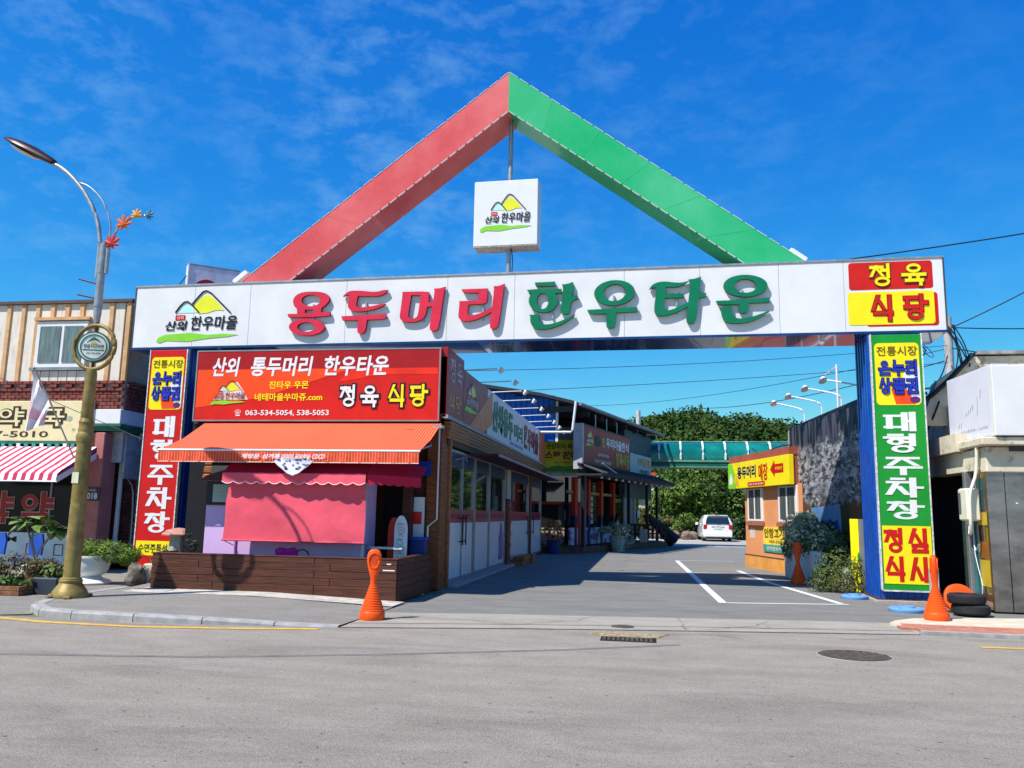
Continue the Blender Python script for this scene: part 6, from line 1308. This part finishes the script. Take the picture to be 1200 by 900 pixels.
for k, (a, b, s_) in enumerate((((10.2, 29.7, 6.5), (6.75, 18.4, 4.9), .9), ((10.1, 29.7, 6.2), (6.3, 18.4, 4.4), 1.1), ((6.8, 18.4, 5.05), (5.7, 19.2, 3.9), .1), ((6.1, 18.4, 4.1), (5.75, 19.2, 3.0), .1), ((5.9, 18.6, 4.4), (10.2, 29.7, 7.2), .3))):
    cable(a, b, s_, .018 if k < 2 else .022, ['slack cable from the pole to the corner of the concrete roof', 'slacker cable from the pole to the shop canopy', 'thick black cable along the slope of the concrete roof', 'black cable hanging beside the green board', 'cable from behind the green board up to the pole'][k])

# ================================================================== WHITE MINIVAN
car = thing('parked_minivan', 'white minivan parked facing away in the sunny yard at the lane end', 'car', (4.72, 57.4, 0), R(2.0))
CM = Matrix.Translation((4.72, 57.4, 0)) @ Matrix.Rotation(R(2.0), 4, 'Z')
cw = mat('white car paint', (.78, .78, .77), .22, vary=.02, coat=.8)
# body as loft along y (rear at y=0)
secs = [(-.02, .55, .86, .40, 1.0), (.0, .80, .93, .33, 1.02), (.12, .90, .955, .25, 1.05), (.9, .95, .965, .22, 1.05), (2.5, .95, .97, .22, 1.04), (3.6, .95, .96, .22, .98), (4.5, .90, .93, .25, .88), (4.95, .70, .80, .35, .70)]
def loft(secs, n=1):
    mb = MB(CM); v = []
    for y, wt, wb_, zb, zt in secs:
        h = zt-zb; v += [(x, y, z) for x, z in ((-wb_*.92, zb), (-wb_, zb+.12*h), (-wb_*1.0, zb+.55*h), (-wt, zt-.06*h), (-wt*.92, zt), (wt*.92, zt), (wt, zt-.06*h), (wb_*1.0, zb+.55*h), (wb_, zb+.12*h), (wb_*.92, zb))]
    k = 10; m_ = len(secs); mb.add(v, [(i*k+j, i*k+(j+1) % k, (i+1)*k+(j+1) % k, (i+1)*k+j) for i in range(m_-1) for j in range(k)]+[tuple(range(k-1, -1, -1)), tuple(range((m_-1)*k, m_*k))]); return mb
part('body', loft(secs), cw, car, 'auto')
part('cabin', loft([(.06, .88, .95, .95, 1.18), (.18, .80, .94, .95, 1.52), (.38, .74, .93, .95, 1.72), (1.4, .76, .94, .95, 1.76), (2.8, .74, .94, .95, 1.72), (3.6, .66, .92, .95, 1.38), (4.1, .55, .88, .95, 1.0)]), cw, car, 'auto')
part('rear_window', MB(CM).add([(-.80, .015, 1.16), (.80, .015, 1.16), (.70, .20, 1.60), (-.70, .20, 1.60)], [(0, 1, 2, 3)]), glass, car)
for s_ in (-1, 1):
    part('side_window', MB(CM).add([(s_*.955, .35, 1.10), (s_*.955, 3.3, 1.10), (s_*.79, 2.8, 1.60), (s_*.80, .55, 1.60)], [(0, 1, 2, 3) if s_ > 0 else (3, 2, 1, 0)]), glass, car)
    part('tail_light', MB(CM).bbox(min(s_*.70, s_*.93), max(s_*.70, s_*.93), -.03, .18, .80, 1.12, .02), mat('tail light red', (.45, .015, .02), .2, coat=.7), car)
    part('mirror', MB(CM).bbox(min(s_*.98, s_*1.18), max(s_*.98, s_*1.18), 3.1, 3.22, 1.05, 1.22, .03), cw, car)
    for y in (.85, 3.9):
        wl = part('wheel', MB(CM @ Matrix.Translation((s_*.84, y, .34)) @ Matrix.Rotation(R(90), 4, 'Y')).lathe([(.24, -.11), (.33, -.11), (.345, -.08), (.345, .08), (.33, .11), (.24, .11)], (0, 0, 0), 22), rubber, car, 'auto')
        part('rim', MB(CM @ Matrix.Translation((s_*.93, y, .34)) @ Matrix.Rotation(R(90), 4, 'Y')).lathe([(.22, -.02), (.23, .0), (.06, .02), (0, .02)], (0, 0, 0), 16), steel, wl)
part('bumper', MB(CM).bbox(-.93, .93, -.14, .1, .30, .60, .05), cw, car); part('lower_valance', MB(CM).box(-.8, .8, -.10, .1, .20, .30), blackp, car)
part('number_plate', MB(CM).box(-.27, .27, -.045, -.02, .82, .95), mat('pale plate', (.6, .62, .6), .4), car); part('plate_trim', MB(CM).box(-.42, .42, -.055, -.02, .97, 1.01), steel, car)
part('roof_spoiler', MB(CM).bbox(-.68, .68, .17, .45, 1.70, 1.75, .02), cw, car); part('brake_light', MB(CM).box(-.15, .15, .16, .172, 1.71, 1.735), redp, car)
part('wiper', MB(CM).tube([(.0, .03, 1.12), (.35, .07, 1.2)], .012, 4), blackp, car)

# ================================================================== TREES, HILL, FAR THINGS
def tree(name, loc, h, crown, k, cs, n, size, m, label, grp, cat='tree', seed=1, tr_=.18, asp=.8):
    random.seed(seed); t_ = thing(name, label, cat, loc, 0, grp); x, y, z = loc
    cl = clumps_in((x, y, z+crown[2]), crown[3:], k, cs)
    part('trunk', MB().tube([(x, y, z-.2), (x+.1, y, z+h*.3), (x-.05, y, z+h*.55)], tr_, 8, tr_*.45), bark, t_)
    for q in cl[:6]: part('limb', MB().tube([(x, y, z+h*.28), ((x+q[0])/2, (y+q[1])/2, (z+h*.3+q[2])/2+.1), (q[0], q[1], q[2])], tr_*.4, 5, tr_*.12), bark, t_)
    part('crown', leaves_mb(cl, n, size, aspect=asp), m, t_); return t_
G1 = 'trees behind the yard'
tree('broadleaf_tree', (3.0, 66, 0), 7, (0, 0, 3.2, 2.6, 2.0, 2.8), 46, 1.15, 260, .17, foliage_b, 'bright green broadleaf tree, the fullest behind the white minivan', G1, seed=2)
tree('broadleaf_tree', (5.2, 67, 0), 7.4, (0, 0, 3.5, 2.6, 2.0, 3.0), 44, 1.15, 260, .17, foliage_b, 'bright green broadleaf tree standing directly behind the minivan roof', G1, seed=3)
tree('broadleaf_tree', (8.3, 68, 0), 7, (0, 0, 3.2, 2.4, 2.0, 2.7), 36, 1.1, 220, .18, foliage_d, 'darker broadleaf tree partly behind the orange building', G1, seed=4)
tree('broadleaf_tree', (-1.6, 69, 0), 3.2, (0, 0, 1.2, 1.2, 1.0, .8), 16, .7, 200, .16, foliage_y, 'olive leafed small tree beyond the end of the shops', G1, seed=5)
tree('broadleaf_tree', (0.6, 92, 0), 9, (0, 0, 6.4, 2.6, 1.8, 2.4), 26, 1.2, 190, .2, foliage_d, 'dark tree in the shadow gap beneath the green bridge', G1, seed=7)
tree('broadleaf_tree', (10, 90, 0), 9, (0, 0, 5.0, 3.6, 1.8, 3.0), 26, 1.4, 190, .22, foliage_d, 'tall dark tree behind the orange building roof', G1, seed=8)
tree('broadleaf_tree', (19, 58, 0), 11, (0, 0, 7.4, 3.4, 2.6, 3.0), 34, 1.5, 220, .22, foliage_d, 'tall dark tree seen between the gate post and the white sign box', G1, seed=9)
random.seed(31)
for i, (x, y, r_, h_, m_) in enumerate(((.0, 62.5, 1.0, 1.9, foliage_y), (1.5, 62.8, 1.1, 1.6, foliage_y), (2.7, 63.2, 1.0, 1.7, foliage_b), (-1.3, 63.5, 1.1, 2.4, foliage_y), (.7, 66, 1.5, 2.9, foliage_y), (-2.6, 65, 1.5, 2.9, foliage_y), (7.0, 62.6, 1.1, 1.8, foliage_d), (8.8, 63, 1.3, 2.2, foliage_d))):
    t_ = thing('bush', ['olive bush above the boulders, near the far end of the shops', 'low olive bush behind the row of boulders', 'green bush left of the minivan', 'tall olive bush showing past the dark eave', 'taller olive bush in the second row', 'large olive bush behind the shop posts', 'dark bush right of the minivan', 'dark bush beside the orange building corner'][i], 'bush', (x, y, 0), 0, 'bushes round the yard')
    part('foliage', leaves_mb(clumps_in((x, y, h_*.5), (r_, .6, h_*.45), 12, .5), 150, .13), m_, t_); part('stem', MB().tube([(x, y, 0), (x, y, h_*.5)], .05, 5), bark, t_)
bst = mat('brown boulder', (.20, .145, .11), .9, vary=.3, scale=3, bump=.5)
for i in range(7):
    c = (-.4+i*.62+random.uniform(-.1, .1), 60.6+random.uniform(-.2, .2), .28); o_ = solo('boulder', rock(c, (.36, .3, random.uniform(.24, .36)), None, seed=i+10), bst, ['rounded brown boulder', 'flat brown boulder', 'small brown boulder', 'broad brown boulder', 'tilted brown boulder', 'pale brown boulder', 'low brown boulder'][i]+' in the row edging the yard, number from the shops end: '+['first', 'second', 'third', 'fourth', 'fifth', 'sixth', 'last'][i], 'boulder', 'boulders edging the yard')
    o_['label'] = ['rounded', 'flat', 'small', 'broad', 'tilted', 'pale', 'low'][i]+' brown boulder, '+['first', 'second', 'third', 'fourth', 'fifth', 'sixth', 'last'][i]+' of the row from the shops end'
fh = thing('far_roof', 'grey roofed far shed with a red machine beside it under the trees', 'shed', (0, 78, 0))
part('roof', MB().add([(-4.2, 78, 3.9), (1.6, 78, 3.3), (1.8, 82, 5.0), (-3.6, 82, 5.3), (-4.2, 78, 3.7), (1.6, 78, 3.1)], [(0, 1, 2, 3), (4, 5, 1, 0)]), mat('grey metal roof', (.36, .36, .38), .6, vary=.15), fh)
part('wall', MB().box(-4, 1.4, 78.4, 82, 0, 3.3), mat('cream wall', (.5, .46, .38), .8), fh); part('ridge_line', MB().box(-3.6, 1.7, 79.9, 80.0, 4.38, 4.46), mat('grey cap', (.28, .28, .27), .8), fh)
rmh = thing('red_machine', 'red farm machine standing behind the far grey roof', 'machine', (-.6, 84, 4))
part('body', MB().bbox(-1.6, .1, 84, 85, 4.6, 6.3, .1), mat('red machine paint', (.50, .03, .02), .5), rmh); part('hood', MB().bbox(.15, 1.2, 84, 85, 4.6, 5.9, .15), mat('red machine paint', (.50, .03, .02), .5), rmh)
for i in range(3): part('slot', MB().box(-1.4+i*.45, -1.2+i*.45, 83.97, 84.0, 4.9, 6.0), dark, rmh)

def hill_h(x, y):
    d = max(0, (y-95))/150.; d = min(d, 1)
    ridge = 19.6+5.0*math.exp(-((x-14)/24.)**2)-1.0*math.exp(-((x-75)/40.)**2)+3*math.sin(x*.021+1)+8*math.exp(-((x-120)/45.)**2)
    if x < -60: ridge -= min(18, (-60-x)*.12)
    return (ridge-3.5)*(d*d*(3-2*d))*(1 if y < 250 else max(0, 1-(y-250)/200.))+2.6*noise.noise(Vector((x*.055, y*.05, 0)))*d
mb = MB(); xs = [-260+i*12 for i in range(50)]; ys = [92+j*9 for j in range(34)]
mb.add([(x, y, hill_h(x, y)-.1) for y in ys for x in xs], [(j*50+i, j*50+i+1, (j+1)*50+i+1, (j+1)*50+i) for j in range(33) for i in range(49)])
struct('hill', mb, mat('wooded slope soil', (.035, .05, .018), .9, vary=.4, scale=.2))
# forest on the hill, built as many small leaf clumps, one mass
random.seed(77)
def forest(name, m, cnt, seed, x0, x1, y0, y1, s0, s1, npl):
    random.seed(seed); mb = MB()
    for _ in range(cnt):
        x = random.uniform(x0, x1); y = random.uniform(y0, y1); z = hill_h(x, y); s_ = random.uniform(s0, s1)
        cone_ = random.random() < (.035 if y > 215 else .0)
        for q in range(npl):
            a = random.uniform(0, 2*math.pi); e = random.uniform(-.2, 1)
            if cone_: t_ = random.random(); rr = s_*.42*(1-t_); p = Vector((x+rr*math.cos(a), y+rr*math.sin(a), z+s_*.2+t_*s_*1.15)); d = Vector((math.cos(a), math.sin(a), .5))
            else: d = Vector((math.cos(a)*math.sqrt(max(0, 1-e*e)), math.sin(a)*math.sqrt(max(0, 1-e*e)), e)); p = Vector((x, y, z+s_*.55))+Vector((d.x*s_*.62, d.y*s_*.62, d.z*s_*.55))*(.8+.3*random.random())
            n_ = (d+Vector((random.gauss(0, .5), random.gauss(0, .5), random.gauss(0, .5)))).normalized(); u = n_.cross(Vector((random.gauss(0, 1), random.gauss(0, 1), random.gauss(0, 1)))).normalized()
            v_ = n_.cross(u); r_ = random.uniform(.22, .42)*(s_/4.5)**.5; mb.v += [tuple(p-u*r_), tuple(p-v_*r_*.8), tuple(p+u*r_), tuple(p+v_*r_*.8)]; i = len(mb.v)-4; mb.f.append((i, i+1, i+2, i+3))
    o_ = struct(name, mb, m, 'stuff'); o_['label'] = 'dense green forest covering the far hill'; return o_
far1 = mat('forest mid green', (.042, .088, .022), 1., spec=0, vary=.4, scale=.08, col2=(.055, .095, .026)); far2 = mat('forest light green', (.078, .125, .026), 1., spec=0, vary=.35, scale=.06, col2=(.10, .125, .035)); far3 = mat('forest dark green', (.022, .052, .016), 1., spec=0, vary=.4, scale=.1)
forest('hill_forest', far1, 2200, 5, -60, 130, 105, 262, 2.6, 7.0, 95)
forest('hill_forest_light', far2, 1000, 6, -60, 130, 105, 245, 2.6, 6.4, 95)
forest('hill_forest_dark', far3, 1100, 8, -60, 130, 105, 264, 2.6, 6.4, 95)
sheet('far_field', [(-200, 64), (200, 64), (200, 100), (-200, 100)], -.004, mat('far scrub ground', (.08, .09, .035), .9, vary=.4, scale=.5))

# ================================================================== PLANTS AND THINGS BEFORE THE PHARMACY
random.seed(41)
urn = thing('white_urn', 'white concrete pedestal urn planted with spreading green juniper', 'planter', (-10.9, 15.9, .0))
ux, uy = -11.35, 15.9
part('urn', MB().lathe([(.38, 0), (.40, .04), (.36, .08), (.22, .13), (.18, .17), (.26, .21), (.32, .30), (.34, .42), (.36, .52), (.39, .54), (.39, .58), (.30, .58), (.28, .52)], (ux, uy, 0), 28), mat('white painted urn', (.70, .70, .68), .5, vary=.05, dirt=((.35, .34, .32), 5, .6, .5)), urn, 'auto')
part('juniper', leaves_mb([(ux+.05, uy, .72, .42, .35, .20), (ux+.50, uy-.1, .68, .45, .35, .22), (ux+.85, uy-.1, .60, .25, .25, .20), (ux-.25, uy, .66, .25, .25, .14)], 1300, .045, aspect=.35, up=.6), mat('juniper green', (.05, .12, .015), .7, vary=.4, scale=4, col2=(.18, .28, .03)), urn)
part('crack_mark', MB().tube([(ux-.22, uy-.27, .46), (ux-.15, uy-.30, .38), (ux-.2, uy-.28, .32)], .015, 4), dark, urn)
rp = thing('rubber_plant', 'large leafed rubber plant with two bare stems in front of the pharmacy window', 'potted plant', (-12.3, 16.2, 0))
rpx, rpy = -12.45, 15.6
part('pot', MB().lathe([(.22, 0), (.28, .35), (.30, .37), (.24, .37)], (rpx, rpy, 0), 14), mat('old white pot', (.5, .48, .44), .7), rp)
for pts in ([(rpx, rpy, .3), (rpx-.05, rpy, .6), (rpx-.2, rpy, 1.0), (rpx-.3, rpy, 1.22)], [(rpx, rpy, .3), (rpx+.05, rpy, .6), (rpx+.25, rpy, .9), (rpx+.38, rpy, 1.12)], [(rpx-.02, rpy, .6), (rpx-.12, rpy, .9), (rpx-.05, rpy, 1.2)]): part('stem', MB().tube(smooth_path(pts), .022, 6), mat('grey stem', (.22, .19, .15), .8), rp)
lfm = mat('rubber leaf', (.09, .17, .035), .35, vary=.3, scale=6, col2=(.20, .30, .07))
def leaf_me(L_, W_):
    mb = MB(); n_ = 6; v = []
    for i in range(n_+1):
        t_ = i/n_; w_ = W_*math.sin(math.pi*min(1, .06+t_*.94))**.8; v += [(t_*L_, -w_, .02*math.sin(t_*3)-L_*.25*t_*t_+.03*W_*2), (t_*L_, 0, .04*math.sin(t_*3)-L_*.25*t_*t_), (t_*L_, w_, .02*math.sin(t_*3)-L_*.25*t_*t_+.03*W_*2)]
    f = []
    for i in range(n_): f += [(3*i, 3*i+3, 3*i+4, 3*i+1), (3*i+1, 3*i+4, 3*i+5, 3*i+2)]
    mb.add(v, f); return mesh(mb, 'leaf', lfm, True)
lm = leaf_me(.40, .12)
for cx, cz, k in ((rpx-.30, 1.28, 17), (rpx-.05, 1.24, 10), (rpx+.38, 1.14, 15)):
    for i in range(k):
        a = i*2.4+random.uniform(-.2, .2); e = random.uniform(-.5, .7)
        sub('leaf', lm, Matrix.Translation((cx+.04*math.cos(a), rpy+.04*math.sin(a), cz-.12+.16*random.random())) @ Matrix.Rotation(a, 4, 'Z') @ Matrix.Rotation(-e, 4, 'Y') @ Matrix.Scale(random.uniform(.75, 1.15), 4), rp)
bp_ = thing('black_pot', 'square black pot of green weeds standing by the lamp post', 'potted plant', (-10.3, 13.9, 0))
part('pot', MB().bbox(-10.95, -10.45, 13.7, 14.2, 0, .30, .02), mat('slate black pot', (.035, .045, .06), .5), bp_); part('foliage', leaves_mb([(-10.75, 13.95, .38, .28, .2, .12), (-10.45, 13.95, .40, .2, .2, .16)], 220, .06), mat('mixed shrub leaves', (.035, .085, .018), .6), bp_)
ct = thing('timber_planter_crate', 'weathered timber crate planter with reddish shrub near the lamp post', 'planter', (-11.2, 13.6, 0))
oldw = mat('weathered crate wood', (.22, .10, .05), .8, vary=.4, scale=6, dirt=((.4, .35, .3), 5, .6, .5))
for a, b, y0, y1 in ((-12.05, -10.95, 13.35, 13.39), (-12.05, -10.95, 14.1, 14.14), (-12.09, -12.05, 13.35, 14.14), (-10.95, -10.91, 13.35, 14.14)):
    for z in (0, .085): part('board', MB().bbox(a, b, y0, y1, z+.005, z+.082, .005), oldw, ct)
part('soil', MB().box(-12.04, -10.96, 13.4, 14.09, .0, .14), dirt_m, ct)
part('foliage', leaves_mb([(-11.5, 13.9, .45, .45, .3, .26), (-11.1, 14.2, .40, .3, .3, .22), (-11.9, 13.8, .3, .3, .25, .15)], 420, .05, aspect=.6), mat('reddish shrub leaves', (.16, .07, .04), .7, vary=.4, scale=5, col2=(.15, .15, .04)), ct)
part('foliage', leaves_mb([(-11.4, 13.6, .22, .5, .25, .10)], 260, .06), foliage_b, ct)
ct2 = thing('weed_clump', 'pale green leafy clump at the left edge of the driveway', 'plant', (-12.3, 12.8, 0))
part('foliage', leaves_mb([(-11.9, 13.2, .2, .4, .3, .22), (-11.5, 13.0, .12, .25, .2, .12), (-12.3, 13.4, .25, .35, .3, .28)], 420, .07), mat('pale clump leaves', (.14, .17, .04), .7, vary=.4, scale=4, col2=(.26, .26, .10)), ct2)
ct3 = thing('clay_pots', 'pair of brown clay window boxes stacked behind the crate', 'planter', (-11.0, 15.0, 0))
part('box', MB().bbox(-12.0, -11.3, 14.6, 14.9, 0, .26, .03), mat('brown clay', (.16, .07, .05), .8, vary=.2), ct3); part('box', MB().bbox(-11.9, -11.35, 14.62, 14.88, .265, .36, .03), mat('brown clay', (.16, .07, .05), .8), ct3)
part('foliage', leaves_mb([(-11.6, 14.75, .42, .35, .15, .10)], 200, .06), foliage_b, ct3)
for i, (x, lab) in enumerate(((-13.15, 'blue plastic chair nearer the rubber plant by the pharmacy window'), (-14.05, 'blue plastic chair at the frame edge by the pharmacy window'))):
    c_ = thing('plastic_chair', lab, 'chair', (x, 16.2, 0), 0, 'blue chairs before the pharmacy'); bl_ = mat('blue chair plastic', (.01, .07, .36), .35)
    Mx = Matrix.Translation((x, 16.2, 0)) @ Matrix.Rotation(R(-20), 4, 'Z')
    part('backrest', MB(Mx).prism([(-.22, .52), (.22, .52), (.26, .80), (.20, .98), (-.20, .98), (-.26, .80)], .18, .22), bl_, c_); part('seat', MB(Mx).bbox(-.24, .24, -.24, .2, .42, .46, .02), bl_, c_)
    for a in (-.2, .2):
        for b in (-.2, .18): part('leg', MB(Mx).tube([(a, b, 0), (a*.9, b*.9, .43)], .018, 6), alu, c_)
for i in range(6):
    c = (-10.05+.28*i+random.uniform(-.05, .05), 15.4+.35*(i % 2)+.1*i, .22); o_ = solo('rock', rock(c, (.20, .18, .26-.01*i), None, seed=i+40), mat('dark mossy rock', (.13, .11, .085), .9, vary=.5, scale=6, bump=.6), ['jagged', 'upright', 'squat', 'dark', 'rough', 'small'][i]+' mossy rock, '+['first', 'second', 'third', 'fourth', 'fifth', 'last'][i]+' of the rocks from the urn toward the planter', 'rock', 'mossy rocks beside the urn')
sln = thing('stone_lantern', 'squat painted stone lantern with pink cap behind the rocks', 'lantern', (-9.9, 16.6, 0))
part('cap', MB().lathe([(.36, 0), (.37, .03), (.26, .12), (.08, .16), (0, .17)], (-10.3, 17.3, .98), 8), mat('faded pink cap', (.50, .24, .20), .8, vary=.1), sln); part('body', MB().lathe([(.20, 0), (.18, .36), (.2, .40)], (-10.3, 17.3, .58), 8), mat('pale green stone', (.32, .38, .32), .8, vary=.2), sln); part('foot', MB().lathe([(.3, 0), (.3, .08), (.16, .2), (.16, .58)], (-10.3, 17.3, 0), 8), mat('pale green stone', (.32, .38, .32), .8), sln); part('tray', MB().lathe([(.18, 0), (.34, .05), (.34, .08), (.2, .09)], (-10.3, 17.3, .50), 8), mat('faded pink cap', (.50, .24, .20), .8), sln)
fp = thing('fern_clump', 'dark green clump growing beside the red sign post foot', 'plant', (-10.0, 17.0, 0))
part('foliage', leaves_mb([(-9.75, 17.2, .6, .35, .3, .6), (-10.6, 17.4, .35, .35, .3, .35)], 500, .06, aspect=.5), foliage_d, fp)
lw_ = solo('low_wall', MB().bbox(-10.4, -9.25, 16.2, 16.4, 0, .42, .02).bbox(-9.6, -9.25, 15.3, 16.19, 0, .40, .02), old_conc, 'low stained concrete wall between the rocks and the timber planter', 'wall')
# flag
fl = thing('flag', 'faded white and pink flag hanging from a slanted pole on the lamp side', 'flag', (-10.0, 13, 2.5))
FX, FYY = -10.62, 12.8
part('pole', MB().tube([(FX, FYY, 3.96), (FX+.35, FYY, 3.42), (FX+.98, FYY-.05, 2.40)], .014, 6), mat('dull pole', (.16, .14, .14), .5), fl); part('finial', MB().lathe([(0, -.03), (.03, 0), (0, .03)], (FX-.01, FYY, 3.98), 8), steel, fl)
mb = MB(); mb2 = MB(); P0, P1 = Vector((FX, FYY, 3.93)), Vector((FX+.42, FYY, 3.30)); T0, T1 = Vector((FX-.10, FYY, 2.86)), Vector((FX+.16, FYY, 2.74))
def fq(u, v): a = P0.lerp(P1, u); b = T0.lerp(T1, u); p = a.lerp(b, v*(1-.40*u*u)); p = p+Vector((.05*math.sin(u*9)*v, .06*math.sin(u*11+v*2), 0)); return tuple(p)
for j in range(12):
    for i in range(14):
        q = [fq(i/14, j/12), fq(i/14, (j+1)/12), fq((i+1)/14, (j+1)/12), fq((i+1)/14, j/12)]
        (mb2 if 6 <= j <= 8 else mb).quad(*q)
part('white_cloth', mb, mat('white flag cloth', (.70, .66, .70), .9), fl); part('pink_band', mb2, mat('pink flag cloth', (.68, .42, .50), .9), fl)
# shaded plants reflected in the lane windows: planting opposite the restaurant doors is already the low shrub
